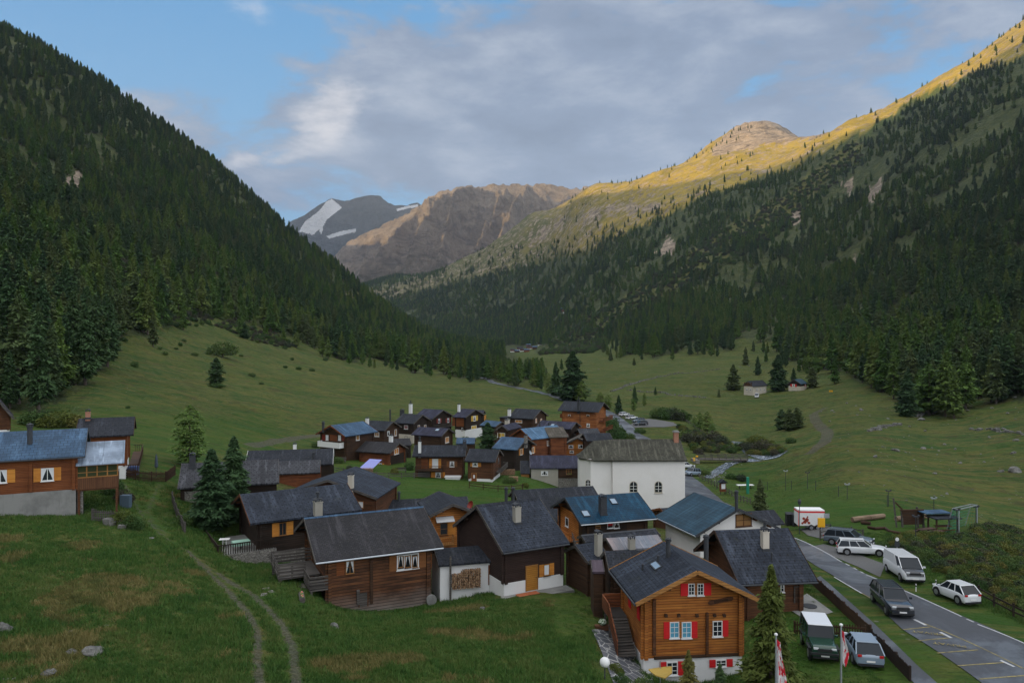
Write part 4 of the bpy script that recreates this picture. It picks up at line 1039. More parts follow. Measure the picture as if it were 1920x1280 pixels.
# --- roofs between the log house and the church
h = LH('slate_barn', 'long dark slate roof just behind the front log house ridge', (722, 972), (884, 955), 86, 'L', (727, 937), oh=.5, ohg=.5, tp=.42)
h.walls(W_['dark']).roofing(R_['slate'])
h.chimney(748, 938, 924, 5, None, 'pipe')
h = LH('low_slate_house', 'wide dark slate roofed house between the church and the blue shingle house', (975, 948), (1128, 940), 98, 'L', (962, 918), oh=.5, ohg=.6, tp=.42)
h.walls(W_['black']).roofing(R_['slate'])
h.chimney(949, 940, 917, 6, None, 'pipe', back=False); h.chimney(962, 940, 917, 6, None, 'pipe', back=False)
h = LH('slate_outbuilding', 'lower slate roofed building joined to the wide dark slate roofed house', (1000, 981), (1062, 974), 86, 'L', (985, 945), oh=.4, ohg=.4, tp=.42)
h.walls(W_['black']).roofing(R_['slate'])
# --- blue shingle house
h = LH('blue_roof_house', 'log house with a deep blue shingle roof, two skylights and side stairs', (1089, 982), (1231, 967), 78, 'L', (1062, 932), oh=.6, ohg=.9, tp=.45)
h.walls(W_['dark'], logs=True).roofing(R_['teal'], fascia=dkmet, gutter=ltmet)
h.panel('L', 1046, 955, 1085, 1012, W_['honey'], 'gable_cladding')
h.window('L', 1060, 972, 1067, 984, cols=1, rws=1, curtain=False, wm=.9, hm=1.0, fr=wpaint)
h.panel('F', 1091, 986, 1175, 1006, W_['black'], 'loggia', .05); h.window('F', 1138, 980, 1150, 989, cols=1, rws=1, curtain=False, pane=redp, wm=.7, hm=.55); h.window('F', 1152, 980, 1160, 989, cols=1, rws=1, wm=.6, hm=.55); h.window('F', 1116, 981, 1126, 990, cols=1, rws=1, wm=.6, hm=.5, fr=W_['tan'], pane=tancur, curtain=False)
h.skylight(1098, 963, .8, 1.0); h.skylight(1150, 940, .75, 1.0); h.chimney(1130, 962, 933, 12, dkmet, 'stone')
h.balcony('L', 1050, 1080, 1004, 990, 1.3, W_['orange'])
HB = h
# --- church
cd = 118.0
uz = P3(1088, 863, cd); ub = P3(1290, 864, cd)
ch = House('church', 'white limewashed church with arched windows and a grey wooden shingle roof', None, uz, Vector((1, 0.02, 0)), 4.6, ub.x - uz.x, uz.z, .60, False, .55, .25, .18, 'church')
xl, yw = ch.xl, ch.yw; xb = -xl + 4.9                                   # nave from xb to xl; narrower choir with three-sided end to its left
zt = ch.ze + .1; B_ = ch.base
mb = MB().prism([(xb, -yw, B_), (xl, -yw, B_), (xl, yw, B_), (xb, yw, B_)], (0, 0, zt - B_))
mb.prism([(xl - .35, -yw, zt), (xl - .35, yw, zt), (xl - .35, 0, ch.zr - .3)], (.35, 0, 0))
ch.wall = ch.part('nave_wall', mb, chw)
mb = MB().prism([(xb + .01, -yw + .35, B_), (xb + .01, yw - .35, B_), (-xl + 1.5, yw - .35, B_), (-xl, 1.4, B_), (-xl, -1.4, B_), (-xl + 1.5, -yw + .35, B_)][::-1], (0, 0, zt - .02 - B_))
ch.part('choir_wall', mb, chw)
L2, w_, ze, zr = ch.L / 2, ch.w, ch.ze, ch.zr; xr = -L2 + 2.6
mb = MB()
NS = 14
def bell(t): return (1 - t) ** 1.0                       # height fraction, 0 at the eave
vs = []
# flared eave: the slope eases outwards near the bottom
prof = [(0, 0), (.12, .07), (.28, .20), (1, 1)]
for x in (L2, -L2 + 6.3):
    for sg in (-1, 1):
        for (a, z) in prof: vs.append((x, sg * w_ * (1 - a), ze + (zr - ze) * z))
fs = []
for sgi in range(2):
    for k in range(3): a = sgi * 4 + k; fs.append((a, a + 1, a + 9, a + 8))
mb.add(vs, fs)
# polygonal end sweeping down to the eave on the left
ridge_end = (-L2 + 6.3, 0, zr); hip = (xr, 0, zr)
ends = [(-L2 + 6.3, -w_), (-L2 + 2.3, -w_ + .25), (-L2, -1.9), (-L2, 1.9), (-L2 + 2.3, w_ - .25), (-L2 + 6.3, w_)]
top = [(-L2 + 6.3, 0), (xr, 0), (xr, 0), (xr, 0), (xr, 0), (-L2 + 6.3, 0)]
vs = [];
for q_, ((ex, ey), (tx, ty)) in enumerate(zip(ends, top)):
    for (a, z) in prof: vs.append((ex + (tx - ex) * a, ey + (ty - ey) * a, ze + (zr - ze) * z * (1 if q_ in (0, 5) else .90)))
fs = [(i * 4 + k, i * 4 + k + 1, i * 4 + k + 5, i * 4 + k + 4) for i in range(5) for k in range(3)]
mb.add(vs, fs)
ch.roof = mb.build('roof', R_['moss'], ch.root); md = ch.roof.modifiers.new('solid', 'SOLIDIFY'); md.thickness = .22; md.offset = -1
ch.part('eave_board', MB().box(xb, xl + .05, -w_ + .1, w_ - .1, ze - .1, ze + .02).box(-L2 + 1.2, xb - .004, -w_ + .5, w_ - .5, ze - .1, ze + .018), R_['brownr'])
def arch_window(x0, y0, x1, y1):
    u, v = ch.pix('F', (x0 + x1) / 2, (y0 + y1) / 2); a = abs(ch.pix('F', x1, y0)[0] - ch.pix('F', x0, y0)[0]) / 2; b = abs(ch.pix('F', x0, y0)[1] - ch.pix('F', x0, y1)[1]) / 2
    off = -.35 if u < xb else 0; M = ch.frame('F', u, v, off)
    def arch(s, y, d): 
        aa, bb = a * s, b; pts = [(-aa, y, -bb * s), (aa, y, -bb * s)] + [(aa * math.cos(t), y, (bb - a) + aa * math.sin(t)) for t in np.linspace(0, math.pi, 13)]
        return MB().prism(pts, (0, d, 0))
    wn = ch.part('arched_window', arch(1.08, -.03, .05), cream, M=M)
    ch.part('pane', arch(.9, -.045, .02), glass, wn, M=M)
    k = MB().box(-.035, .035, -.075, -.048, -b * .86, b * .9)
    for z in (-b * .4, b * .15): k.box(-a * .86, a * .86, -.07, -.05, z - .03, z + .03)
    ch.part('glazing_bar', k, wpaint, wn, M=M)
    ch.part('sill', MB().box(-a * 1.2, a * 1.2, -.12, .0, -b * 1.1 - .05, -b * 1.1), cream, wn, M=M)
arch_window(1180.5, 902, 1195, 922.5); arch_window(1227.5, 902, 1241.5, 923); arch_window(1098.5, 899.5, 1107.5, 916)
p, _ = ch.onroof(1268, 828); s = .38
c = ch.part('chimney', MB().box(p.x - s, p.x + s, -.4 - s, -.4 + s, zr - 1.2, zr + 1.15), brick, ch.roof)
ch.part('chimney_cap', MB().box(p.x - s - .12, p.x + s + .12, -.52 - s, -.28 + s, zr + 1.15, zr + 1.3).box(p.x - s + .02, p.x + s - .02, -.4 - s, -.4 + s, zr + 1.3, zr + 1.42), concrete, c)
ch.part('downpipe', MB().cyl((xb + .08, -yw - .08, ze - .3), (xb + .08, -yw - .08, B_), .06, n=8), chw)
# --- house with violet roof left of the church
h = LH('render_house', 'grey rendered house with a violet slate roof touching the church on its left', (994, 877), (1095, 877), 128, 'L', (992, 853), oh=.25, ohg=.2, yaw=0, tp=.42)
h.walls(render_g, logs=False).roofing(R_['violet'])
h.panel('F', 1046.5, 876, 1090, 896, W_['dark'], 'timber_wall', .05); h.panel('F', 1046.5, 896.3, 1090, 913, stone, 'stone_wall', .03)
h.window('F', 1014, 882, 1028, 891, fr=wpaint, cols=3, rws=1, curtain=True, wm=1.2, hm=.75); h.window('F', 1061, 879, 1072, 888, fr=W_['tan'], pane=tancur, cols=2, curtain=False, box=True, wm=.95, hm=.8)
h = LH('shed', 'small board shed with slate roof leaning on the grey rendered house', (976, 887), (993.5, 886), 129, 'L', (979, 863), oh=.15, ohg=.1, yaw=0, tp=.6)
h.walls(W_['tan'], logs=False).roofing(R_['slate'])
# --- middle rows
def std(name, label, eL, eR, d, at, apex, wall='dark', roof='slate', plinth=0, pm=None, tp=.42, **k):
    h = LH(name, label, eL, eR, d, at, apex, tp=tp, **k); h.walls(W_.get(wall) or wall, plinth, pm).roofing(R_[roof]); return h
h = GH('front_chalet', 'dark chalet with a blue metal roof and white balcony boxes at the far village edge', (592, 813), (647, 815), 143, (617.5, 797), L=9, oh=.55, yaw=-32, ohg=.8)
h.walls(W_['dark'], 0).roofing(R_['blue'], fascia=W_['red'])
h.window('L', 610.5, 815, 616.5, 825, cols=1, rws=1, pane=curt, curtain=False, wm=.65, hm=1.0); h.window('L', 634, 816, 640, 825, cols=1, rws=1, pane=curt, curtain=False, wm=.65, hm=1.0)
h.panel('L', 604, 814, 610, 825, drkp, 'shutter'); h.panel('L', 641, 815, 646, 826, drkp, 'shutter'); h.panel('L', 618, 815, 632, 826, W_['boardr'], 'door')
h.balcony('L', 604, 645, 836, 827, 1.2, wpaint, style='solid'); h.chimney(606, 805, 793, 5, None, 'pipe')
h.window('F', 667, 815, 674, 824, cols=1, rws=1, pane=tancur, curtain=False, wm=.9, hm=1.1)
h = std('house', 'dark gabled house directly behind the chalet with the blue metal roof', (672, 806), (721, 807), 160, 'R', (738, 789.5), roof='slate')
h.window('F', 702.5, 810, 711, 818, cols=2, rws=1, pane=tancur, curtain=False); h.window('R', 739, 805, 744, 816, cols=1, rws=1, pane=tancur, curtain=False, wm=.9, hm=1.4); h.window('R', 724, 808, 732, 816, cols=1, rws=1, wm=.9, hm=1.0); h.window('F', 688, 811, 693, 820, cols=1, rws=1, pane=tancur, curtain=False)
h.chimney(688.5, 797, 785, 5, white)
h = std('house', 'dark house on a cream plastered ground floor with a tall black flue', (738, 793), (775.5, 794), 172, 'R', (793, 777), wall='black', plinth=2.0, pm=cream)
h.window('F', 758, 797, 765, 804, cols=2, rws=1, pane=drkp, curtain=False); h.window('R', 783, 797, 787, 804, cols=1, rws=1, pane=tancur, wm=.9, hm=1, curtain=False); h.window('R', 795, 797, 799, 803, cols=1, rws=1, pane=tancur, wm=.9, hm=1, curtain=False); h.window('F', 759, 817, 764, 824, cols=1, rws=1, fr=W_['grey'])
h.chimney(731.5, 785, 769, 3, None, 'pipe')
h = std('house', 'black timber house with dark red shutters, topmost left in the village', (774, 784), (811, 785), 192, 'R', (832, 768), wall='black', roof='violet')
h.window('R', 821, 785, 825, 792, 'LR', 'd', cols=1, rws=1, wm=.8, hm=1.1, sw=.7); h.window('R', 838, 784, 842, 791, 'LR', 'd', cols=1, rws=1, wm=.8, hm=1.1, sw=.7); h.balcony('R', 812, 855, 799, 793, 1.0, W_['grey'])
h.chimney(770, 775, 758, 5, white, 'cowl'); h.chimney(754, 776, 769, 6, dkmet)
h = std('house', 'dark gabled house with yellow shutters beside the topmost red shuttered one', (848, 782), (873, 782.5), 186, 'R', (892, 767), wall='black', roof='violet', plinth=2.2)
h.panel('F', 848, 783, 871.5, 799, W_['boardr'], 'fresh_boards', .04); h.window('R', 887, 780, 892, 788, 'LR', 'y', cols=2, rws=1, wm=1.0, hm=1.3, sw=.9); h.window('R', 884, 798, 893, 805, cols=2, rws=1, pane=yelp, curtain=False, wm=2.2, hm=1.1); h.window('F', 865, 801, 869, 807, cols=1, rws=1, wm=.6, hm=.8, fr=W_['grey'])
h.chimney(860.5, 772, 759, 4, white)
h = std('house', 'small gabled house peeping out behind the yellow shuttered one', (892, 776), (905, 777), 200, 'R', (908, 768.5), wall='black', roof='violet')
h.panel('R', 907.5, 778, 911.5, 787, orgp, 'shutter')
h = std('house', 'low dark house with orange shutters in its gable below the yellow shuttered house', (771, 816), (828, 817.5), 162, 'R', (842, 802.5), roof='violet')
h.window('R', 832.5, 819.5, 843.5, 829, cols=2, rws=1, pane=orgp, curtain=False, wm=1.7, hm=1.25); h.skylight(820, 806, .9, 1)
h.chimney(786, 823, 811, 3.5, white) if False else None
h = std('house', 'red brown log house with a blue tarpaulin and hedge at its front', (667, 847.5), (731, 849.5), 138, 'R', (750, 829.5), wall='red', roof='lichen')
h.window('F', 711, 868, 716, 876, 'LR', 'o', cols=1, rws=1, wm=.6, hm=.8, sw=.5); h.window('R', 739, 841, 747, 850, cols=2, rws=1, pane=orgp, curtain=False, wm=1.7, hm=1.1); h.panel('R', 748, 863, 755, 874, orgp, 'shutter'); h.panel('R', 731.5, 866, 737, 876, orgp, 'shutter'); h.window('F', 681, 866, 691, 873, cols=2, rws=1, pane=orgp, curtain=False)
h.panel('R', 732, 850, 762, 878, W_['black'], 'dark_gable_wall', .02); h.chimney(730, 828, 818, 6, white, back=True)
HT = h
h = LH('shed', 'dark slate roofed barn tucked behind the red brown log house', (742, 835), (772, 837), 150, 'L', (738, 822), tp=.42, ohg=.3, oh=.3); h.walls(W_['black']).roofing(R_['lichen'])
h = std('double_house', 'brown timber house with long balcony above a white garage', (773, 855), (872.5, 856), 124, 'L', (779, 834), wall='brown', oh=.8, yaw=0)
h.chimney(787, 849, 829, 5, white, 'cowl'); h.chimney(871, 839, 828, 6, dkmet)
h.balcony('F', 780, 831, 879, 871, 1.3, W_['dark'], posts=2.2); h.window('F', 844, 865, 851, 874, 'LR', 'b', wm=.75, hm=.9, sw=.5); h.panel('F', 790, 859, 802, 878, W_['boardr'], 'door'); h.window('F', 812, 860, 820, 876, 'LR', 'o', wm=1.0, hm=1.5, cols=2, rws=1, pane=curt, curtain=False, sw=.5)
h.window('F', 817, 885, 826, 895, 'LR', 'o', wm=.9, hm=.9, sw=.7); h.panel('F', 781.5, 880.5, 806, 901, W_['grey'], 'board_wall', .04)
M = h.frame('F', h.pix('F', 850, 900)[0], 0); h.part('garage', MB().box(-1.2, 1.2, -1.5, -.0, h.base, h.pix('F', 850, 892)[1]), white, M=M)
h.part('garage_roof', MB().box(-1.35, 1.35, -1.6, -.0, h.pix('F', 850, 891.9)[1], h.pix('F', 850, 890.5)[1]), wpaint, M=M)
h = std('house', 'brown log house with a tan door and white base right of the white garage', (871, 864), (928.5, 865.5), 121, 'R', (937, 842), wall='brown', plinth=('F', 900, 897), oh=.5)
h.window('F', 886, 867, 896, 874, 'LR', 'o', cols=3, rws=1, sw=.55); h.door('F', 884, 886, 894, 908, W_['boardr'], W_['tan'], glassy=True)
h.window('R', 932, 859, 937, 868, wm=.7, hm=1.0, cols=1, rws=1, fr=W_['grey'])
h.balcony('R', 929, 943, 879, 872, .9, W_['grey'])
h = std('house', 'tall black timber house with light blue slates and a satellite dish', (922, 840.5), (970, 843), 136, 'R', (989, 821), wall='black', roof='blue', oh=.6, ohg=.9)
h.window('R', 974, 842, 980, 851, 'LR', 'o', wm=.8, hm=1.1, cols=1, rws=1, sw=.5, pane=tancur, curtain=False); h.window('R', 997, 839, 1001, 848, 'LR', 'o', wm=.8, hm=1.1, cols=1, rws=1, sw=.5, pane=tancur, curtain=False)
M = h.frame('R', h.pix('R', 989, 848)[0], h.pix('R', 989, 848)[1], .5); h.part('satellite_dish', MB().lathe([(0, .0), (.25, .04), (.42, .14), (.44, .14), (.26, .02), (0, -.02)], (0, 0, 0), 14), ltmet, M=M @ Matrix.Rotation(1.2, 4, 'X'))
h.chimney(986, 831, 817, 5, stone)
h = GH('house', 'red brown log house with long light blue metal roof in the village centre', (955, 817.5), (996.5, 822), 152, (972.5, 803.5), L=10.5, oh=.5, yaw=-48, ohg=.6)
h.walls(W_['red']).roofing(R_['lblue'], fascia=W_['boardr']); h.window('F', 1026, 826, 1031, 834, wm=.9, hm=1.0, pane=tancur, curtain=False)
h = std('barn', 'red brown barn with a flat brown slab roof beside the light blue metal roof', (1030, 819.5), (1066, 817), 150, 'L', (1020, 801), wall='red', roof='brownr', oh=.4, ohg=.4)
h.panel('F', 1032, 822, 1034, 850, W_['dark'], 'post')
h = std('house', 'small dark house with light roof behind the dark conifer in the village', (899, 799.5), (929, 799.5), 176, 'R', (943, 790), wall='dark', roof='blue')
h = std('house', 'dark house with bright yellow shutters in front of the orange windowed house', (940, 813), (958, 812), 161, 'L', (932, 803), wall='black', roof='violet', yaw=20) if False else GH('house', 'dark house with bright yellow shutters in front of the orange windowed house', (929, 805), (953, 814), 160, (948, 797), L=7, oh=.5, yaw=-25, ohg=.5)
if h.roof is None: h.walls(W_['dark']).roofing(R_['violet'])
h.window('L', 933, 811, 947, 820, cols=2, rws=1, pane=yelp, curtain=False, wm=1.8, hm=1.0); h.chimney(951, 800, 788, 7, cream)
h = std('house', 'dark house with orange windows and a white chimney near the top of the village', (952, 784.5), (1000, 785), 192, 'R', (1015, 767.5), wall='dark', roof='slate')
h.window('F', 966, 787, 979, 792, cols=2, rws=1, pane=orgp, curtain=False); h.window('R', 1003, 784, 1007, 792, wm=.9, hm=1.1, pane=orgp, curtain=False); h.window('R', 1012, 785, 1017, 791, wm=.9, hm=1, pane=orgp, curtain=False)
h.chimney(955, 780, 768, 5, white); h.part('annex_roof', MB().box(-h.xl - 3.5, -h.xl - .02, -h.w + .5, h.w - 1, h.ze - .3, h.ze - .1), R_['slate'])
h.part('annex', MB().box(-h.xl - 3.3, -h.xl - .03, -h.w + .7, h.w - 1.2, h.base, h.ze - .3), W_['dark'])
h = std('house', 'low dark gabled house with skylight below the big orange log house', (1005, 802), (1071, 804), 172, 'R', (1082, 791), wall='black', roof='violet')
h.skylight(1036, 797, .9, 1.1); h.chimney(1012, 802, 792, 2.5, None, 'pipe'); h.chimney(1029, 800, 793, 2.5, None, 'pipe')
h = std('large_chalet', 'tall orange striped log house with balconies at the top of the village', (1045.5, 771.7), (1122, 772.2), 200, 'R', (1134, 754), wall='stripe', roof='slate', oh=.9, ohg=1.1)
for a in (1068, 1103): h.window('F', a - 4, 776, a + 3, 781.5, wm=.9, hm=.75, fr=W_['tan'])
h.window('F', 1100, 793, 1106, 801, wm=.9, hm=1.0, fr=wpaint); h.window('F', 1065, 793, 1071, 800, wm=.8, hm=.9)
h.balcony('R', 1122, 1141, 787, 780, 1.3, W_['red']); h.balcony('R', 1122, 1141, 805, 799, 1.3, W_['red']); h.chimney(1085, 768, 751, 4.5, dkmet, 'cowl'); h.balcony('L', 1046, 1055, 787, 781, 1.2, W_['red']) if False else None
M = h.frame('L', 0, 0); h.part('side_balcony', MB().box(-1.6, 1.6, -1.8, -.02, h.ze - 2.4, h.ze - 2.25).box(-1.6, 1.6, -1.8, -1.72, h.ze - 2.25, h.ze - 1.3).box(-1.6, -1.5, -1.72, -.02, h.ze - 2.25, h.ze - 1.3).box(1.5, 1.6, -1.72, -.02, h.ze - 2.25, h.ze - 1.3), W_['boardr'], M=M)
h.panel('F', 1087, 773, 1088.2, 806, W_['dark'], 'corner_log', .06)
h = GH('house', 'small log house with row of orange shutters just behind the church choir', (1059, 832), (1107, 831), 158, (1087.5, 820), L=7, oh=.4, yaw=-12, ohg=.6)
h.walls(W_['honey']).roofing(R_['brownr'], fascia=W_['grey']); h.window('L', 1066, 834, 1075, 840, 'LR', 'o', sw=.4, rws=1); h.window('L', 1084, 833, 1096, 840, 'LR', 'o', cols=3, rws=1, sw=.5)
h.window('L', 1068, 844, 1076, 849, wm=.9, hm=.6, rws=1)
h = std('house', 'grey roofed timber house behind the small log house by the choir', (1090, 818), (1128, 817), 168, 'L', (1083, 803), wall='boardr', roof='grey')
h.chimney(1103, 813, 808, 5, brick) if False else None
h = std('shed', 'half hidden slate roof rising above the church eave corner', (1100, 826), (1150, 824), 152, 'L', (1094, 812), wall='dark', roof='slate')
h = LH('shed', 'low blue roofed shed on the slope between the dark conifer and the garage house', (855, 831), (890, 832), 150, 'L', (850, 820), tp=.4, oh=.3, ohg=.3, yaw=0); h.walls(W_['dark']).roofing(R_['blue'])
# --- left group
h = LH('blue_slate_house', 'brown boarded house with blue slate roof and orange shutters at the left edge', (-60, 859), (159, 853.5), 66, 'R', (162, 802), oh=.45, ohg=.75, tp=.45)
h.walls(W_['boardr'], plinth=('F', 70, 922), pm=concrete).roofing(R_['blue'], gutter=dkmet, fascia=dkmet)
h.window('F', 77, 877, 101, 901, 'LR', 'o', sw=.55, rws=1); h.window('F', -11, 881, 13, 905, 'R', 'o', sw=.6, rws=1); h.chimney(56, 831, 800, 9, dkmet, 'pipe')
h.beam('F', 58, 860, 922, W_['boardr']); h.panel('F', 103, 926, 110, 932, darkin, 'cellar_vent')
HL = h
h = LH('house', 'brown timber house with red shutters and a slate roof behind the blue slate house', (140, 814.5), (250, 814), 82, 'R', (252, 780.5), oh=.5, ohg=.8, tp=.42)
h.walls(W_['boardr'], plinth=1.3).roofing(R_['slate'], fascia=W_['dark']); h.window('F', 201, 839, 215, 855, 'LR', 'r', sw=.5); h.chimney(165, 782, 773, 8, brick)
h.balcony('R', 236, 250, 866, 852, 1.2, W_['dark'])
h.window('F', 168, 839, 182, 855, 'LR', 'r', sw=.5)
h = GH('house', 'brown gable and roof corner just showing at the far left edge', (-30, 787), (26, 783), 100, (0, 751), L=6, oh=.5, ohg=.8, yaw=35); h.walls(W_['brown'], plinth=1.2).roofing(R_['violet'])
h = LH('stone_barn', 'old stone barn with weathered slate roof and black chimney behind the conifer pair', (333, 915), (523, 911), 79, 'L', (337, 868.5), tp=.5, oh=.4, ohg=.4)
h.walls(W_['black']).roofing(R_['grey']); h.panel('F', 344, 919, 420, 950, stone, 'stone_wall', .06); h.chimney(361, 875, 855, 10, dkmet); h.chimney(509, 920, 905, 10, white) if False else None
h = LH('long_shed', 'long low slate roof with white fascia beyond the stone barn', (458, 872), (624, 869), 112, 'R', (624, 840), oh=.4, ohg=.2, tp=.42); h.walls(W_['black']).roofing(R_['slate'], fascia=wpaint)
h.chimney(552, 841, 834, 6, white, back=True); h.chimney(588, 860, 850, 4, None, 'pipe')
h = LH('shed', 'grey seamed roof shed with red boards in front of the long low roof', (516, 887), (600, 885), 103, 'R', (600, 861.5), oh=.3, ohg=.1, tp=.42); h.walls(W_['red']).roofing(R_['grey'])
h = GH('house', 'slate roofed house with its gable turned right behind the terrace house', (524, 928), (707, 931.5), 84, (622, 899), L=9, oh=.45, ohg=.5, yaw=-8)
h.walls(W_['brown']).roofing(R_['slate2'], fascia=W_['grey']); h.window('L', 670, 939, 682, 952, fr=W_['tan'], cols=1, rws=1, pane=curt, curtain=False); h.chimney(658, 915, 892, 9, cream)
# --- lower right group
h = GH('red_shutter_house', 'orange boarded house with bright red shutters and carved name board in the foreground', (1192.5, 1130), (1422, 1119), 47, (1314, 1069), L=7.0, oh=.75, ohg=.85, yaw=6)
h.walls(W_['orange'], plinth=('L', 1300, 1230)).roofing(R_['slate2'], fascia=W_['tan'], gutter=dkmet)
h.window('L', 1255.5, 1165, 1273, 1195, 'L', 'r', rws=3, pane=bcurt, curtain=False, sw=.4); h.window('L', 1278, 1165, 1296, 1195, 'R', 'r', rws=3, pane=bcurt, curtain=False, sw=.4)
h.window('L', 1336, 1163, 1354, 1192, 'R', 'r', rws=3, curtain=False, sw=.4); h.window('L', 1290, 1093, 1302, 1115, 'L', 'r', rws=3, curtain=False, sw=.5); h.window('L', 1307, 1093, 1319, 1115, 'R', 'r', rws=3, curtain=False, sw=.5)
h.window('L', 1249, 1239, 1270, 1264, 'LR', 'r', rws=3, curtain=False, sw=.45, off=.05); h.window('L', 1341, 1235, 1361, 1248, 'LR', 'r', rws=2, curtain=False, sw=.42, off=.05)
h.panel('L', 1226, 1226, 1388, 1231, W_['dark'], 'sill_beam', .12)
h.beam('L', 1325, 1147, 1226, W_['brown'], .16); h.beam('L', 1226, 1122, 1226, W_['brown'], .2); h.beam('L', 1388, 1116, 1226, W_['brown'], .2)
for x in (1248, 1272, 1306, 1339, 1357):
    u, v = h.pix('L', x, 1152); h.part('beam_end', MB().box(-.09, .09, -.18, 0, -.09, .09), W_['dark'], M=h.frame('L', u, v))
h.chimney(1253, 1043, 1014, 9, None, 'pipe'); h.chimney(1324, 1046, 1008, 9, None, 'pipe'); h.skylight(1230, 1061, 1.3, .55)
for x, y in ((1205, 1068), (1234, 1052)): h.chimney(x, y, y - 9, 4, None, 'pipe')
u, v = h.pix('L', 1351, 1125); Mb = h.frame('L', u, v, .02) @ Matrix.Rotation(math.radians(9), 4, 'Y').inverted()
nb_ = h.part('name_board', MB().prism([(-.85, -.05, -.06), (-.72, -.05, -.14), (.72, -.05, -.14), (.85, -.05, -.06), (.85, -.05, .06), (.72, -.05, .14), (-.72, -.05, .14), (-.85, -.05, .06)], (0, .04, 0)), W_['brown'], M=Mb)
cu_ = bpy.data.curves.new('carved_lettering', 'FONT'); cu_.body = "Blümatte"; cu_.size = .24; cu_.extrude = .006; cu_.align_x = 'CENTER'; cu_.align_y = 'CENTER'
cu_.materials.append(darkin); t_ = bpy.data.objects.new('carved_lettering', cu_); COL.objects.link(t_); t_.parent = nb_
t_.matrix_basis = Mb @ Matrix.Translation((0, -.06, 0)) @ Matrix.Rotation(math.pi / 2, 4, 'X')
h.part('awning', MB().prism([(-1.1, -.02, .12), (1.1, -.02, .12), (1.1, -.5, -.05), (-1.1, -.5, -.05)], (0, 0, .05)), wpaint, M=h.frame('B', -h.xl + 1.8, h.ze - .55))
for xx in (-h.xl + 1.2, -h.xl + 3.4): h.part('shutter', MB().box(-.3, .3, -.05, 0, -.5, .5), redp, M=h.frame('B', xx, h.ze - 1.3))
HR = h
h = LH('slate_house', 'large grey slate roofed house with a cream chimney beside the road', (1385, 1094), (1533, 1088), 56, 'R', (1477, 989), oh=.7, ohg=.9, tp=.62)
h.walls(W_['brown']).roofing(R_['slate2'], fascia=W_['dark'], gutter=dkmet); h.chimney(1434, 1027, 997, 12, cream, 'cowl'); h.chimney(1447, 1049, 1037, 3, None, 'pipe')
h.door('F', 1488, 1098, 1502, 1129, W_['dark'], W_['grey']); h.window('F', 1463, 1094, 1470, 1109, cols=1, rws=2)
HU = h
h = GH('white_gable_house', 'white walled house with a wide dark teal metal roof near the church', (1305, 1003), (1462, 984), 74, (1394, 953), L=8.5, oh=.9, ohg=.7, yaw=17)
h.walls(chw, logs=False).roofing(R_['tealm'], fascia=dkmet, gutter=ltmet)
h.window('L', 1376, 961, 1412, 988, cols=2, rws=2, fr=W_['brown'], pane=tancur, curtain=False, wm=1.9, hm=1.3); h.chimney(1381, 950, 923, 6, None, 'pipe')
HW = h
h = LH('annex', 'low slate roofed annex right of the white gabled house', (1400, 982), (1471, 981), 84, 'R', (1447, 955), oh=.3, ohg=.3, tp=.5); h.walls(chw, logs=False).roofing(R_['slate'])
h = LH('hut', 'small brown roofed hut with a cream chimney left of the white gabled house', (1255, 972), (1300, 963), 92, 'L', (1248, 952), oh=.3, ohg=.3, tp=.3, yaw=15); h.walls(W_['brown']).roofing(R_['slate'], fascia=W_['boardr']); h.chimney(1292, 952, 934, 8, cream)
h = LH('shed', 'old shed with rusty sheet metal roof between the blue and the red shuttered house', (1150, 1031), (1249, 1018), 64, 'L', (1143, 1008), oh=.3, ohg=.3, tp=.36); h.walls(W_['dark']).roofing(R_['metal'], fascia=W_['grey']); h.chimney(1184, 1029, 1011, 11, render_g)
h = LH('shed', 'narrow slate roof strip behind the rusty sheet metal roof', (1098, 1016), (1238, 1003), 71, 'L', (1090, 1003), oh=.3, ohg=.2, tp=.4); h.walls(W_['black']).roofing(R_['slate'], cap=dkmet)
h = LH('shed', 'dark slate shed with a tall stained chimney left of the red shuttered house', (1103, 1054), (1146, 1046), 60, 'L', (1079, 1021), oh=.3, ohg=.3, tp=.5); h.walls(W_['dark']).roofing(R_['slate2'], fascia=W_['grey']); h.chimney(1122, 1041, 1002, 11, render_g)
h = LH('shed', 'dark slate roof touching the left eave of the red shuttered house', (1143, 1072), (1215, 1062), 55, 'L', (1137, 1032), oh=.3, ohg=.3, tp=.5, yaw=3); h.walls(W_['dark']).roofing(R_['slate'])
h = LH('hut', 'tiny hut with a purple sheet metal roof left of the red shuttered house', (1111, 1071), (1133, 1070), 55, 'L', (1105, 1049), oh=.1, ohg=.1, tp=.45, yaw=0); h.walls(W_['dark'], logs=False).roofing(R_['purple'])
# --- two houses on the far meadow
h = GH('far_house', 'cream walled farmhouse with grey roof between two big conifers on the meadow', (1392, 723), (1412, 723), 365, (1401, 714), L=13, oh=.5, ohg=.5, yaw=-50); h.walls(cream, logs=False).roofing(R_['slate'])
h.panel('L', 1395, 717, 1410, 724, W_['brown'], 'timber_gable'); h.window('L', 1399, 728, 1402, 732, wm=.9, hm=1.1); h.window('L', 1406, 728, 1409, 732, wm=.9, hm=1.1); h.window('F', 1425, 728, 1428, 732, wm=.9, hm=1.1); h.window('F', 1432, 728, 1434, 732, wm=.9, hm=1.1); h.window('F', 1418, 728, 1421, 732, wm=.9, hm=1.1)
h = GH('far_house', 'dark timber farmhouse with red shutters and teal roof on the far meadow', (1476, 719), (1502, 719), 365, (1489, 711), L=9, oh=.5, ohg=.5, yaw=-42); h.walls(W_['black'], plinth=1.9, pm=cream).roofing(R_['tealm'])
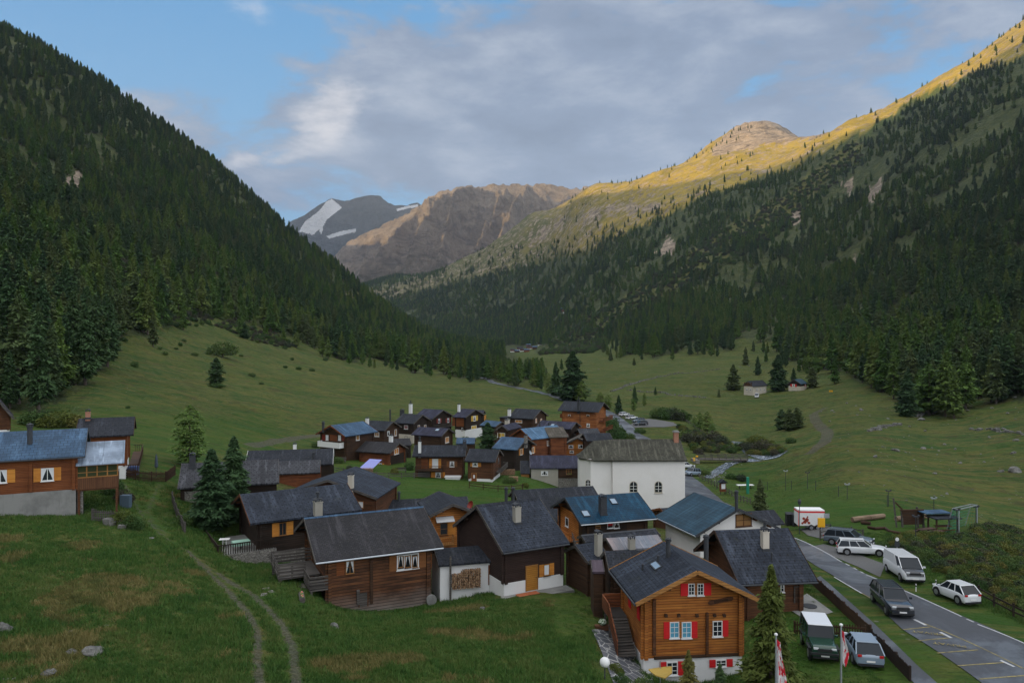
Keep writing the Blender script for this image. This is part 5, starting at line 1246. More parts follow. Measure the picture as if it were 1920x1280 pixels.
h.window('L', 1485, 720, 1491, 725, 'LR', 'r', wm=1.4, hm=1.3, sw=.8); h.window('F', 1508, 720, 1512, 725, 'LR', 'r', wm=.9, hm=1.2, sw=.6); h.window('L', 1488, 731, 1493, 734, wm=1.4, hm=.9, pane=orgp, curtain=False)
# --- distant hamlet
rr = random.Random(3); hp = [(962, 659), (970, 661), (979, 660), (987, 662), (995, 659), (1003, 661), (1012, 658), (1020, 657), (1028, 657), (1036, 655), (1044, 653), (1052, 652), (1060, 649), (1068, 646), (975, 657), (991, 656), (1008, 655), (1023, 653), (1040, 650), (1055, 647)]
for i, (px, py) in enumerate(hp):
    d = 1420 + 25 * (661 - py); g = P3(px, py, d); z = float(height(g.x, g.y))
    ww, ll, hh = rr.uniform(3.4, 4.6), rr.uniform(9, 13), rr.uniform(3.4, 5)
    A = Vector((g.x - ll / 2, g.y - ww, max(z, g.z) + hh))
    h = House('hamlet_house', 'tiny dark timber house in the distant hamlet on the valley slope', 'houses of the distant hamlet', A, Vector((1, rr.uniform(-.3, .3), 0)), ww, ll, A.z, .45, False, .5, .6)
    h.base -= 8
    m = (W_['red'], W_['dark'], W_['brown'], W_['black'])[i % 4]; zt = h.ze + h.tp * h.oh - .2
    if i % 3 == 0: m = W_['red']
    h.part('wall', MB().prism([(-h.xl, -h.yw, h.base), (-h.xl, h.yw, h.base), (-h.xl, h.yw, zt), (-h.xl, 0, h.zr - .2), (-h.xl, -h.yw, zt)], (2 * h.xl, 0, 0)), m)
    h.part('roof', MB().prism([(-h.L / 2, -h.w, h.ze), (-h.L / 2, 0, h.zr), (-h.L / 2, h.w, h.ze), (-h.L / 2, h.w, h.ze - .2), (-h.L / 2, 0, h.zr - .2), (-h.L / 2, -h.w, h.ze - .2)], (h.L, 0, 0)), R_['blue'] if i % 2 else R_['slate'])
    if i % 2 == 0: h.part('plinth', MB().box(-h.xl - .05, h.xl + .05, -h.yw - .05, h.yw + .05, h.base, 1.2), white)
# ------------------------------------------------------------------ roads, paths, water
def m_asphalt(n, b):
    P = objc(n); a = n.noise(P, .16, 6, .6, .6); f_ = n.noise(P, 9, 5, .7); wv = n.range(a, .50, .60)
    c = n.mix(f_, (.034, .038, .046), (.060, .064, .074)); c = n.mix(n.math('MULTIPLY', wv, .75), c, (.12, .13, .145))
    c = n.mix(n.math('MULTIPLY', n.range(n.noise(n.mapping(P, scale=(.25, .8, 1), rot=(0, 0, .9)), 1.2, 6, .7), .6, .66), .5), c, (.025, .026, .03))
    setc(n, b, c); n.l.new(n.range(a, .4, .6, .75, .32), b.inputs['Roughness']); b.inputs['Specular IOR Level'].default_value = .5; bump(n, b, f_, .01, .4)
asph = mat('wet_asphalt', m_asphalt)
gravel = mat('gravel', lambda n, b: (setc(n, b, n.mix(n.noise(objc(n), 7, 6, .8), (.06, .06, .058), (.15, .148, .145))), bump(n, b, n.noise(objc(n), 12, 4), .03, .6))[0])
def m_crazy(n, b):
    P = n.mapping(objc(n), scale=(1, 1, 0)); v = n.new('ShaderNodeTexVoronoi', feature='DISTANCE_TO_EDGE'); v.inputs['Scale'].default_value = 1.5; n.l.new(P, v.inputs['Vector'])
    v2 = n.new('ShaderNodeTexVoronoi', feature='F1'); v2.inputs['Scale'].default_value = 1.5; n.l.new(P, v2.inputs['Vector'])
    c = n.mix(n.range(n.noise(v2.outputs['Color'], 3, 2), .3, .7), (.055, .060, .072), (.13, .135, .15)); c = n.mix(n.range(v.outputs['Distance'], .05, .025), c, (.42, .42, .40)); setc(n, b, c); b.inputs['Roughness'].default_value = .6
crazy = mat('crazy_paving', m_crazy)
def m_water(n, b):
    P = objc(n); a = n.noise(n.mapping(P, scale=(1, 1.6, 1)), .9, 8, .75, 1.2)
    setc(n, b, n.mix(n.range(a, .50, .63), (.045, .062, .075), (.50, .54, .58))); b.inputs['Roughness'].default_value = .22; b.inputs['Specular IOR Level'].default_value = .6; bump(n, b, a, .15, .9)
water = mat('river_water', m_water)
linew = mat('road_line_white', lambda n, b: setc(n, b, n.mix(n.noise(objc(n), 2.5, 6, .7), (.20, .21, .22), (.62, .63, .64)))); liney = mat('road_line_yellow', lambda n, b: setc(n, b, n.mix(n.range(n.noise(objc(n), 2.5, 6, .7), .3, .7), (.10, .09, .06), (.42, .34, .11))))
def resample(W, n):
    W = [Vector(w) for w in W]; d = [0]
    for a, b in zip(W[:-1], W[1:]): d.append(d[-1] + (b - a).length)
    ts = np.linspace(0, d[-1], n); return np.stack([np.interp(ts, d, [w[i] for w in W]) for i in range(3)], 1)
def sheet(name, Lp, Rp, m, lift, label, kind='structure', cross=5, step=.8, px=True):
    L_ = [G(*p) for p in Lp] if px else Lp; R2 = [G(*p) for p in Rp] if px else Rp
    ln = max(sum((b - a).length for a, b in zip(L_[:-1], L_[1:])), sum((b - a).length for a, b in zip(R2[:-1], R2[1:])))
    n = max(3, int(ln / step)); A = resample(L_, n); B = resample(R2, n); t = np.linspace(0, 1, cross)[None, :, None]
    Pn = A[:, None, :] * (1 - t) + B[:, None, :] * t; z = height(Pn[..., 0], Pn[..., 1])
    z = np.maximum(z, (height(Pn[..., 0] + .3, Pn[..., 1]) + height(Pn[..., 0] - .3, Pn[..., 1])) / 2)
    Pn[..., 2] = z + lift; ii = np.arange(n * cross).reshape(n, cross)
    q = np.stack([ii[:-1, :-1], ii[1:, :-1], ii[1:, 1:], ii[:-1, 1:]], -1).reshape(-1, 4)
    o = np_mesh(name, Pn.reshape(-1, 3), q, m, smooth=True)
    return tag(o, label, name.replace('_', ' '), kind=kind)
def ribbon(name, pts, wd, m, lift, label, kind='structure', cross=3, step=.8, px=True, wds=None):
    W = [G(*p) for p in pts] if px else [Vector(p) for p in pts]; L_, R2 = [], []
    for i, p in enumerate(W):
        t = (W[min(i + 1, len(W) - 1)] - W[max(i - 1, 0)]); t.z = 0; t.normalize(); nn = Vector((-t.y, t.x, 0)); ww = (wds[i] if wds else wd) / 2
        L_.append(p + nn * ww); R2.append(p - nn * ww)
    return sheet(name, L_, R2, m, lift, label, kind, cross, step, px=False)
RR = [(1290, 884), (1300, 895), (1318, 908), (1340, 927), (1395, 957), (1440, 983), (1486, 1006), (1578, 1053), (1623, 1076), (1803, 1155), (1920, 1206), (2050, 1262)]
RL = [(1270, 884), (1272, 900), (1276, 945), (1310, 962), (1400, 992), (1480, 1031), (1530, 1061), (1564, 1080), (1631, 1122), (1693, 1181), (1834, 1275), (1900, 1330)]
sheet('road', RL, RR, asph, .05, 'damp asphalt road with parking bays running past the village', cross=11)
ribbon('road', [(1275, 890), (1262, 872), (1240, 845), (1205, 822), (1184, 812), (1176, 802), (1158, 787), (1140, 774), (1110, 764), (1070, 753.5), (1045, 746), (1020, 738), (1000, 733), (975, 728), (945, 722), (925, 717), (900, 707)], 4.2, asph, .12, 'narrow asphalt road leading up the valley behind the village', cross=5, step=1.5)
sheet('path', [(1519, 1090), (1631, 1194), (1706, 1272), (1750, 1320)], [(1538, 1080), (1637, 1167), (1721, 1249), (1800, 1320)], asph, .045, 'paved footpath between the brown fence and the grass verge')
sheet('gravel_lot', [(1182, 796), (1196, 789), (1215, 785), (1262, 792)], [(1188, 802), (1215, 801), (1245, 801), (1272, 798)], gravel, .10, 'small gravel car park on the valley road')
sheet('gravel_lot', [(1500, 992), (1520, 986), (1550, 986), (1565, 992)], [(1515, 1004), (1540, 1010), (1565, 1010), (1585, 1006)], gravel, .05, 'gravel apron under the white box trailer')
sheet('gravel_lot', [(1522, 1024), (1545, 1020), (1600, 1035), (1660, 1058)], [(1530, 1032), (1560, 1042), (1608, 1062), (1650, 1082)], gravel, .04, 'gravel strip along the roadside parking')
sheet('terrace', [(1109, 1181), (1128, 1222), (1150, 1280), (1165, 1320)], [(1152, 1179), (1185, 1200), (1222, 1262), (1235, 1320)], crazy, .06, 'crazy paved slate terrace beside the red shuttered house', cross=7)
sheet('terrace', [(1513, 1113), (1538, 1130), (1562, 1148)], [(1482, 1134), (1488, 1155), (1534, 1157)], concrete, .05, 'concrete yard in front of the slate house by the road')
sheet('river', [(1371, 827), (1382, 838), (1396, 850), (1412, 858), (1430, 863), (1446, 861), (1462, 857), (1478, 845)], [(1400, 828), (1399, 838), (1404, 846), (1418, 853), (1432, 856), (1448, 850), (1455, 841), (1463, 836)], water, .10, 'mountain river with white riffles bending round a bushy islet', step=1.2)
sheet('river', [(1318, 895), (1330, 887), (1345, 876), (1358, 869), (1378, 863), (1412, 860)], [(1334, 898), (1347, 890), (1362, 880), (1376, 871), (1396, 866), (1430, 864)], water, .10, 'mountain river below the footbridge', step=1.2)
sheet('river', [(1850, 985), (1880, 994), (1930, 1000)], [(1862, 990), (1886, 1001), (1930, 1010)], water, .08, 'river glimpsed at the right side of the meadow', step=1.2)
lines = [('w', (1486, 1007), (1578, 1054)), ('w', (1585, 1057), (1593, 1061)), ('w', (1600, 1065), (1607, 1068.5)), ('w', (1613, 1072), (1620, 1075.5)), ('w', (1624, 1078), (1803, 1156.5)), ('w', (1812, 1161), (1826, 1167)), ('w', (1833, 1171), (1960, 1224)), ('w', (1564, 1082), (1616, 1113)),
         ('y', (1616, 1113), (1650, 1131)), ('y', (1713, 1162), (1960, 1275)), ('y', (1694, 1181), (1744, 1176)), ('y', (1722, 1202), (1783, 1196.5)), ('y', (1757, 1225), (1834, 1219)), ('y', (1796, 1249), (1882, 1243)), ('y', (1836, 1274), (1925, 1267))]
for c, a, b in lines:
    ribbon('road_marking', [a, b], .13 if c == 'w' else .10, linew if c == 'w' else liney, .062, ('white' if c == 'w' else 'yellow') + ' painted line on the asphalt road', cross=2, step=.8)
for a, b in (((1714, 1162), (1736, 1173)), ((1763, 1186), (1784, 1197)), ((1876, 1239), (1902, 1251))): ribbon('road_marking', [a, b], .22, linew, .068, 'short white dash beside the yellow bay line', cross=2)
def text_mesh(name, body, size, m, M, parent=None, ext=.002):
    cu = bpy.data.curves.new(name, 'FONT'); cu.body = body; cu.size = size; cu.extrude = ext; cu.align_x = 'CENTER'; cu.align_y = 'CENTER'
    o = bpy.data.objects.new(name + '_tmp', cu); COL.objects.link(o); bpy.context.view_layer.update()
    me = bpy.data.meshes.new_from_object(o.evaluated_get(bpy.context.evaluated_depsgraph_get())); bpy.data.objects.remove(o); me.name = name
    me.transform(M); me.materials.clear(); me.materials.append(m); r = bpy.data.objects.new(name, me); COL.objects.link(r)
    if parent: r.parent = parent
    return r
for (x, y), ll in (((1739, 1188), 'first'), ((1780, 1210), 'second')):
    g = G(x, y); o = text_mesh('road_marking', 'PRIVAT', .62, liney, Matrix.Translation(g + Vector((0, 0, .10))) @ Matrix.Rotation(math.radians(160), 4, 'Z') @ Matrix.Rotation(math.radians(2.5), 4, 'X'))
    tag(o, 'yellow PRIVAT lettering painted in the %s parking bay' % ll, 'road marking', kind='structure')
nameM = Mb @ Matrix.Translation((0, -.058, 0)) @ Matrix.Rotation(math.pi / 2, 4, 'X')
bpy.data.objects.remove(t_); text_mesh('carved_lettering', 'Blümatte', .26, darkin, nameM, nb_, .006)

# ------------------------------------------------------------------ fences
def gpt(p): return G(*p) if len(p) == 2 else Vector(p)
def fence(label, pts, hgt=1.0, style='rail', m=None, gap=2.2, name='fence', cat='fence', group=None):
    W = [gpt(p) for p in pts]; o0 = W[0]; r = empty(name, o0, 0, label, cat, group); m = m or W_['grey']
    d = [0]
    for a, b in zip(W[:-1], W[1:]): d.append(d[-1] + Vector((b.x - a.x, b.y - a.y)).length)
    def at(t):
        x = np.interp(t, d, [w.x for w in W]); y = np.interp(t, d, [w.y for w in W]); return Vector((x, y, float(height(x, y))))
    n = max(1, round(d[-1] / gap)); P = [at(d[-1] * i / n) - o0 for i in range(n + 1)]
    pw_ = .06 if style != 'wire' else .035
    for p in P: MB().box(p.x - pw_, p.x + pw_, p.y - pw_, p.y + pw_, p.z - .3, p.z + hgt + .08).build('post', m, r)
    rb = MB()
    hs = {'rail': (.45, .85), 'picket': (.3, .8), 'board': (.3, .8), 'wire': (.5, .9), 'net': (.1, .98)}[style]
    for k in hs:
        for a, b in zip(P[:-1], P[1:]): rb.bar(a + Vector((0, 0, hgt * k)), b + Vector((0, 0, hgt * k)), .05 if style != 'wire' else .015, .11 if style != 'wire' else .015)
    rb.build('rail', m, r)
    if style in ('picket', 'board'):
        pb = MB(); st = .17 if style == 'picket' else .135; wd = .045 if style == 'picket' else .06; k = int(d[-1] / st); rr_ = random.Random(int(d[-1] * 100))
        for i in range(k + 1):
            p = at(i * st) - o0; q = at(min(d[-1], i * st + .05)) - o0; t = (q - p); t.z = 0
            t = t.normalized() if t.length > 1e-4 else Vector((1, 0, 0)); nn = Vector((t.y, -t.x, 0)) * .05
            c = p + nn; hh = hgt * rr_.uniform(.94, 1.06)
            pb.prism([c - t * wd + Vector((0, 0, .04)), c + t * wd + Vector((0, 0, .04)), c + t * wd + Vector((0, 0, hh)), c + Vector((0, 0, hh + .06)), c - t * wd + Vector((0, 0, hh))], nn * .4)
        pb.build('picket_panel' if style == 'picket' else 'board_panel', m, r)
    return r
fence('dark brown board fence between the footpath and the slate house garden', [(1519, 1092), (1560, 1128), (1600, 1166), (1632, 1195)], .85, 'board', W_['dark'])
fence('lower dark board fence between the footpath and the parked hatchback', [(1634, 1203), (1670, 1238), (1706, 1276)], .85, 'board', W_['black'])
fence('dark picket fence behind the parked green off roader', [(1490, 1188), (1552, 1192), (1622, 1196)], .85, 'picket', W_['dark'])
fence('grey picket fence below the blue slate house', [(-20, 963), (40, 965), (90, 966)], 1.0, 'picket', W_['grey'])
fence('short grey picket fence under the glazed veranda', [(173, 976), (205, 979), (232, 981)], 1.0, 'picket', W_['grey'])
fence('wooden rail fence along the road beside the church', [(1312, 898), (1340, 912), (1365, 926), (1407, 946)], 1.0)
fence('wooden rail fence at the pull-in behind the two parked estates', [(1538, 1012), (1565, 1006), (1605, 1004), (1618, 1010)], 1.0)
fence('dark rail fence below the small white hatchback', [(1835, 1122), (1870, 1142), (1905, 1160), (1950, 1180)], 1.0, 'rail', W_['black'])
fence('grey rail fence round the garden of the red brown log house', [(625, 884), (680, 893), (740, 897), (800, 896)], .9)
fence('dark rail fence below the brown log house with the white base', [(880, 914), (915, 919), (950, 922), (980, 918)], .9, 'rail', W_['dark'])
fence('post and wire fence beside the valley road above the village', [(905, 706), (950, 719), (1000, 731), (1040, 741), (1072, 750)], 1.1, 'wire', gap=6)
fence('post and wire fence between the valley road and the car park', [(1150, 776), (1170, 786), (1188, 799)], 1.0, 'wire', gap=4)
fence('dark garden fence and gate beyond the grass track', [(222, 893), (265, 903), (310, 903), (328, 890)], 1.1, 'picket', W_['dark'])
fence('leaning grey plank fence beside the conifer pair', [(323, 940), (333, 972), (347, 1000)], 1.0, 'picket', W_['grey'])
fence('weathered plank fence left of the red shuttered house', [(1117, 1098), (1130, 1125), (1142, 1152)], 1.0, 'board', W_['grey'])
fence('long fence before the two farmhouses on the far meadow', [(1366, 741), (1420, 746), (1475, 743), (1520, 741)], 1.1, 'wire', gap=7)
fence('rail fence on the riverbank beside the footbridge', [(1278, 786), (1300, 800), (1330, 824)], 1.0, 'rail', gap=3)

# footbridge
a, b = G(1309, 868), G(1402, 867); z = max(a.z, b.z) + .5; a.z = b.z = z
br = empty('footbridge', a, 0, 'wooden footbridge with rails over the mountain river', 'bridge'); t = (b - a); nn = Vector((-t.y, t.x, 0)).normalized()
MB().bar(nn * 1.1, t + nn * 1.1, 2.2, .25).build('deck', W_['grey'], br)
for s in (0, 2.2):
    rl = MB()
    for k in (.45, .85, 1.2): rl.bar(nn * s + Vector((0, 0, k)), t + nn * s + Vector((0, 0, k)), .08, .13)
    for i in range(8): q = t * (i / 7) + nn * s; rl.box(q.x - .07, q.x + .07, q.y - .07, q.y + .07, -.1, 1.25)
    rl.build('railing', W_['grey'], br)
MB().box(-1, .2, -.8, 3.2, -2.5, -.05).build('abutment', stone, br)
# masonry lines and boulders
def m_rock(n, b):
    P = objc(n); a = n.noise(P, 1.4, 8, .7); setc(n, b, n.mix(n.range(a, .35, .65), (.065, .065, .060), (.235, .228, .21))); bump(n, b, a, .2, 1)
rockm = mat('lichened_rock', m_rock)
def rock_mesh(seed):
    bm = bmesh.new(); bmesh.ops.create_icosphere(bm, subdivisions=3, radius=1); r = random.Random(seed)
    ax = [Vector((r.uniform(-1, 1), r.uniform(-1, 1), r.uniform(-1, 1))).normalized() for _ in range(9)]; cut = [r.uniform(.55, .85) for _ in ax]
    for v in bm.verts:
        for A, c in zip(ax, cut):
            d = v.co.dot(A)
            if d > c: v.co -= A * (d - c)
        v.co *= 1 + .05 * math.sin(v.co.x * 9 + v.co.y * 7 + seed)
    me = bpy.data.meshes.new('boulder'); bm.to_mesh(me); bm.free(); me.materials.append(rockm); return me
ROCKS = [rock_mesh(k) for k in range(5)]
rl_ = random.Random(9)
def rock(px, py, wpx, label=None, hk=.6, name='boulder', group=None):
    g = G(px, py); s = wpx / F * g.y / 2; o = bpy.data.objects.new(name, rl_.choice(ROCKS)); COL.objects.link(o)
    o.location = g + Vector((0, 0, s * .1)); o.scale = (s * 1.05, s * rl_.uniform(.7, 1.1), s * hk); o.rotation_euler = (rl_.uniform(-.3, .3), rl_.uniform(-.3, .3), rl_.uniform(0, 6))
    return tag(o, label or 'grey boulder lying on the grassy slope across the river', 'boulder', group or ('boulders scattered over the right meadow' if not label else None))
rock(178, 1222, 44, 'long tilted grey slab lying in the foreground grass', .35); rock(8, 1180, 34, 'large dark boulder at the left edge of the foreground meadow', .8); rock(90, 1262, 30, 'flat mossy stone near the bottom left corner', .4); rock(135, 1223, 22, 'dark hollowed stone just left of the long slab', .5)
rock(627, 1176, 22, 'rounded stone in the grass below the front log house', .7); rock(905, 1141, 13, 'small stone on the lawn below the brown house', .7); rock(278, 1010, 22, 'flat dark stone beside the grass track bend', .15)
rock(1903, 885, 22, 'big pale boulder at the right edge of the meadow', .9)
for x, y, s in ((1679, 845, 15), (1641, 857, 14), (1731, 841, 10), (1727, 787, 14), (1615, 769, 11), (1791, 842, 8), (1800, 868, 9), (1752, 888, 9), (1877, 884, 14), (1855, 820, 9), (1905, 826, 11), (1882, 805, 12), (1900, 850, 13), (1650, 806, 9), (1705, 800, 8), (1771, 833, 7), (1775, 926, 9), (1620, 910, 5), (1588, 756, 6), (1560, 770, 7), (1540, 772, 5), (1700, 938, 5), (1500, 800, 4), (1575, 822, 4), (1860, 765, 7), (1890, 775, 7), (1815, 770, 7), (1760, 845, 5), (1655, 838, 6), (1903, 745, 8), (1845, 866, 6), (1665, 785, 6), (1735, 808, 7)): rock(x, y, s)
for k in range(60):
    x = rl_.uniform(1540, 1915); y = rl_.uniform(750, 940); rock(x, y, rl_.choice((2, 2.5, 3, 3, 4, 5)), None)
for k in range(26): rock(rl_.uniform(1335, 1362), rl_.uniform(886, 905), rl_.uniform(3, 6), 'pale river stone in the bank below the footbridge', name='river_stone', group='stones of the river bank')
for k in range(40):
    x = rl_.uniform(1120, 1560); rock(x, 700 - (x - 1120) * .03 + rl_.gauss(0, 16), rl_.uniform(1.5, 3.5), 'small grey stone on the far side of the valley floor', group='stones on the far valley floor')
def drywall(label, pts, s=.55):
    W = [G(*p) for p in pts]; d = [0]
    for a_, b_ in zip(W[:-1], W[1:]): d.append(d[-1] + (b_ - a_).length)
    mb = MB(); t = 0
    while t < d[-1]:
        x = float(np.interp(t, d, [w.x for w in W])) + rl_.gauss(0, .35); y = float(np.interp(t, d, [w.y for w in W])) + rl_.gauss(0, .35); z = float(height(x, y)); r = s * rl_.uniform(.5, 1.3)
        a = rl_.uniform(0, 3); c, q = math.cos(a) * r, math.sin(a) * r
        mb.prism([(x - c, y - q, z - .3), (x + q, y - c, z - .3), (x + c, y + q, z - .3), (x - q, y + c, z - .3)], (rl_.uniform(-.2, .2), rl_.uniform(-.2, .2), .3 + r * rl_.uniform(.5, 1.2))); t += s * 1.7
    o = mb.build('dry_stone_wall', rockm); o['label'] = label; o['category'] = 'wall'
drywall('low tumbled stone wall crossing the far meadow diagonally', [(1145, 734), (1180, 722), (1215, 712), (1255, 702), (1330, 695), (1350, 692)])
drywall('second tumbled stone wall lower on the far meadow', [(1175, 732), (1230, 735), (1270, 742), (1330, 747)])
drywall('stone heap line at the forest edge on the right', [(1720, 782), (1750, 768), (1800, 755), (1840, 745)])
drywall('row of field stones in the middle of the right meadow', [(1635, 808), (1660, 800), (1690, 796)])
drywall('stony terrace edge high in the right meadow', [(1820, 805), (1860, 806), (1920, 815)])
drywall('low rubble wall under the short picket fence', [(203, 984), (222, 988), (238, 990)], .4)

# ------------------------------------------------------------------ single trees and shrubs
BIG = [conifer_mesh('dense_crown', 'pine', 170, 62, .62, 31, m_pine, W=.2, base=.04), conifer_mesh('dense_crown', 'larch', 180, 60, .6, 32, m_yel, W=.21, base=.05), conifer_mesh('dense_crown', 'column', 150, 60, .6, 33, m_pine, W=.17, base=.04), conifer_mesh('airy_crown', 'column', 90, 40, .6, 34, m_larch, W=.20, base=.12)]
def plant(name, crown, px, py, hpx, label, wk=1.0, cat='tree', trunk=True, H=20.0, group=None):
    g = G(px, py); s = hpx / F * g.y / H
    return tree(name, crown, TRUNK[int(px) % 3] if trunk else None, g - Vector((0, 0, .1)), s, px, label, cat, group, sx=wk)
plant('pine_tree', BIG[0], 397, 992, 152, 'left of the two dense dark conifers beside the terrace house', 1.5)
plant('pine_tree', BIG[0], 438, 975, 158, 'right and taller of the two dense dark conifers beside the terrace house', 1.25)
plant('larch_tree', BIG[3], 356, 872, 114, 'airy bright green young larch standing in front of the big meadow', 1.35)
plant('pine_tree', BIG[2], 914, 845, 54, 'dark broad conifer standing among the village roofs', 1.6)
plant('pine_tree', BIG[0], 1425, 958, 62, 'dark conical conifer behind the white gabled house', 1.2)
plant('larch_tree', BIG[1], 1446, 1310, 252, 'tall yellowish green conifer right of the red shuttered house', 1.05)
plant('fir_tree', BIG[1], 1291, 1330, 115, 'young yellow green fir in front of the red shuttered house', 1.1); plant('fir_tree', BIG[0], 1350, 1330, 90, 'young dark fir in front of the white ground floor door', 1.2)
plant('pine_tree', BIG[2], 405, 722, 52, 'dark columnar conifer alone on the left meadow', 1.6); plant('pine_tree', BIG[0], 459, 634, 30, 'small conifer at the top edge of the left meadow', 1.4)
plant('larch_tree', BIG[3], 556, 652, 30, 'small larch at the wood edge above the left meadow', 1.3); plant('larch_tree', BIG[3], 648, 674, 28, 'small bushy larch beside the wood edge near the meadow end', 1.6); plant('larch_tree', BIG[3], 600, 655, 26, 'slim larch between two others above the left meadow')
plant('pine_tree', BIG[0], 1074, 752, 95, 'large broad dark conifer beside the valley road', 1.65); plant('pine_tree', BIG[0], 1042, 742, 64, 'slender dark conifer left of the broad one by the valley road'); plant('larch_tree', BIG[3], 1090, 756, 42, 'small larch at the foot of the broad conifer by the road', 1.4); plant('larch_tree', BIG[3], 1028, 738, 40, 'thin larch left of the roadside conifers', 1)
for x, y, h_, k, w_ in ((1160, 776, 36, 0, 1.2), (1126, 764, 30, 3, 1.7), (1140, 768, 28, 3, 1.5), (1190, 756, 34, 0, .9), (1208, 762, 26, 3, .9), (1188, 770, 24, 3, 1.2), (1189, 685, 15, 0, 1.2), (1229, 740, 16, 0, 1), (1348, 744, 16, 0, 1), (1132, 657, 20, 0, 1.3), (1145, 676, 18, 0, 1.3)):
    plant('larch_tree' if k == 3 else 'pine_tree', BIG[k], x, y, h_, 'small conifer standing on the meadow between the road and the far slope', w_, group='scattered conifers of the middle meadow')
plant('pine_tree', BIG[0], 1375, 732, 50, 'rounded pine just left of the cream farmhouse', 1.5); plant('pine_tree', BIG[0], 1459, 734, 70, 'tall dark spruce between the two farmhouses', 1.45); plant('pine_tree', BIG[0], 1421, 703, 36, 'conifer behind the cream farmhouse'); plant('pine_tree', BIG[0], 1398, 684, 34, 'conifer higher up the slope behind the cream farmhouse'); plant('pine_tree', BIG[0], 1488, 713, 24, 'small conifer just behind the dark farmhouse', 1.2); plant('larch_tree', BIG[2], 1523, 726, 38, 'columnar conifer right of the dark farmhouse', 1.5)
for x, y in ((1465, 806), (1480, 806), (1495, 803)): plant('pine_tree', BIG[2], x, y, 40, 'one of three close set conifers above the river bend', 1.7, group='clump of three conifers above the river')
for x, y, h_ in ((1312, 806, 34), (1326, 812, 42), (1302, 800, 20), (1336, 818, 26)): plant('larch_tree', BIG[3], x, y, h_, 'green larch in the riverside clump behind the footbridge', 1.3, group='larches of the riverside clump')
plant('larch_tree', BIG[3], 1742, 778, 96, 'full green larch standing forward of the forest on the right', 1.5); plant('pine_tree', BIG[0], 1700, 780, 80, 'dark broad conifer standing forward of the forest on the right', 1.4); plant('larch_tree', BIG[3], 1775, 775, 60, 'smaller larch beside the full green one at the forest front', 1.3)
BUSH = [blob_mesh('bush_leaves', [(0, 0, .9, 1.2, 1.2, 1.1), (.8, .3, .6, .9, .8, .7), (-.7, -.2, .7, .9, .9, .8)], 620, .28, 50 + k, m) for k, m in enumerate((m_bush, m_shrub, m_yel))]
def bush(px, py, hpx, k, label, wk=1.0, group=None): return plant('bush', BUSH[k], px, py, hpx, label, wk, 'bush', False, 2.0, group)
e_ = plant('round_tree', BUSH[0], 418, 670, 30, 'round leafy tree on the left meadow behind the columnar conifer', 1.15, 'tree', False, 2.0); e_.location.z += .8; MB().cyl((0, 0, -.5), (0, 0, .9), .07, n=8).build('trunk', m_bark, e_)
bush(405, 726, 9, 0, 'light green nettle patch at the foot of the columnar conifer', 2.6); bush(110, 800, 34, 2, 'yellow green bush behind the blue slate house', 1.3); bush(70, 795, 30, 0, 'green bush left of the yellow green one behind the blue slate house', 1.4); bush(140, 798, 24, 2, 'light bush against the slate roof behind', 1.4)
for x, y, h_ in ((253, 688, 12), (472, 706, 9), (310, 665, 8), (365, 667, 8), (338, 648, 7), (560, 693, 7), (585, 696, 7), (535, 690, 6), (548, 675, 6), (330, 655, 5), (452, 668, 5), (285, 640, 8), (232, 640, 9), (215, 655, 9), (345, 640, 6), (388, 664, 5), (610, 676, 6), (240, 765, 6), (490, 720, 5), (300, 655, 6)):
    bush(x, y, h_, 0, 'low juniper bush dotted on the left meadow', 1.15, 'juniper bushes on the left meadow')
for x, y, h_, k in ((1235, 783, 22, 0), (1248, 785, 24, 0), (1262, 786, 24, 1), (1275, 787, 22, 0), (1340, 828, 22, 1), (1352, 834, 20, 1), (1362, 832, 12, 0), (1405, 845, 18, 1), (1420, 838, 26, 2), (1432, 846, 24, 1), (1443, 838, 16, 2), (1452, 852, 12, 1), (1483, 830, 12, 0), (1300, 830, 24, 1), (1285, 825, 20, 0), (1410, 852, 12, 2), (1390, 900, 14, 1), (1372, 897, 12, 0), (1322, 890, 12, 0), (1178, 823, 14, 0), (1155, 815, 22, 0), (1148, 800, 20, 0), (1160, 826, 20, 0), (1200, 812, 12, 0)):
    bush(x, y, h_, k, 'bush on the river banks and roadsides of the middle ground', 1.2, 'bushes along the river and the valley road')
for x, y, h_, k, l in ((232, 985, 34, 2, 'yellowish bush growing over the short picket fence'), (248, 992, 30, 0, 'green bush right of the short picket fence'), (215, 925, 30, 0, 'green bush under the veranda corner'), (232, 940, 26, 1, 'dull green bush beside the grass track'), (208, 885, 12, 2, 'yellow flowering bush by the white base'), (343, 985, 24, 0, 'bush behind the leaning plank fence'), (740, 888, 14, 2, 'clipped bright hedge before the red brown log house'), (1148, 1172, 26, 0, 'flowering bush at the foot of the outside stairs'), (1155, 1260, 22, 2, 'yellow green plants edging the slate terrace'), (1165, 1282, 24, 0, 'green plants at the corner of the slate terrace'), (1205, 1295, 30, 0, 'dark green shrub by the yellow dish')):
    bush(x, y, h_, k, l)
for x, y, h_, k in ((632, 868, 14, 0), (768, 880, 16, 0), (872, 830, 14, 2), (955, 905, 14, 0), (985, 912, 10, 2), (905, 848, 10, 0), (700, 850, 10, 0), (592, 838, 12, 0), (1052, 870, 10, 0), (762, 838, 12, 0), (835, 836, 10, 0), (655, 880, 10, 1), (620, 902, 14, 1), (1118, 1010, 16, 0), (1100, 1085, 16, 0), (712, 925, 12, 0), (1075, 1010, 14, 0)):
    bush(x, y, h_, k, 'small garden shrub squeezed between the village houses', 1.2, 'garden shrubs between the village houses')
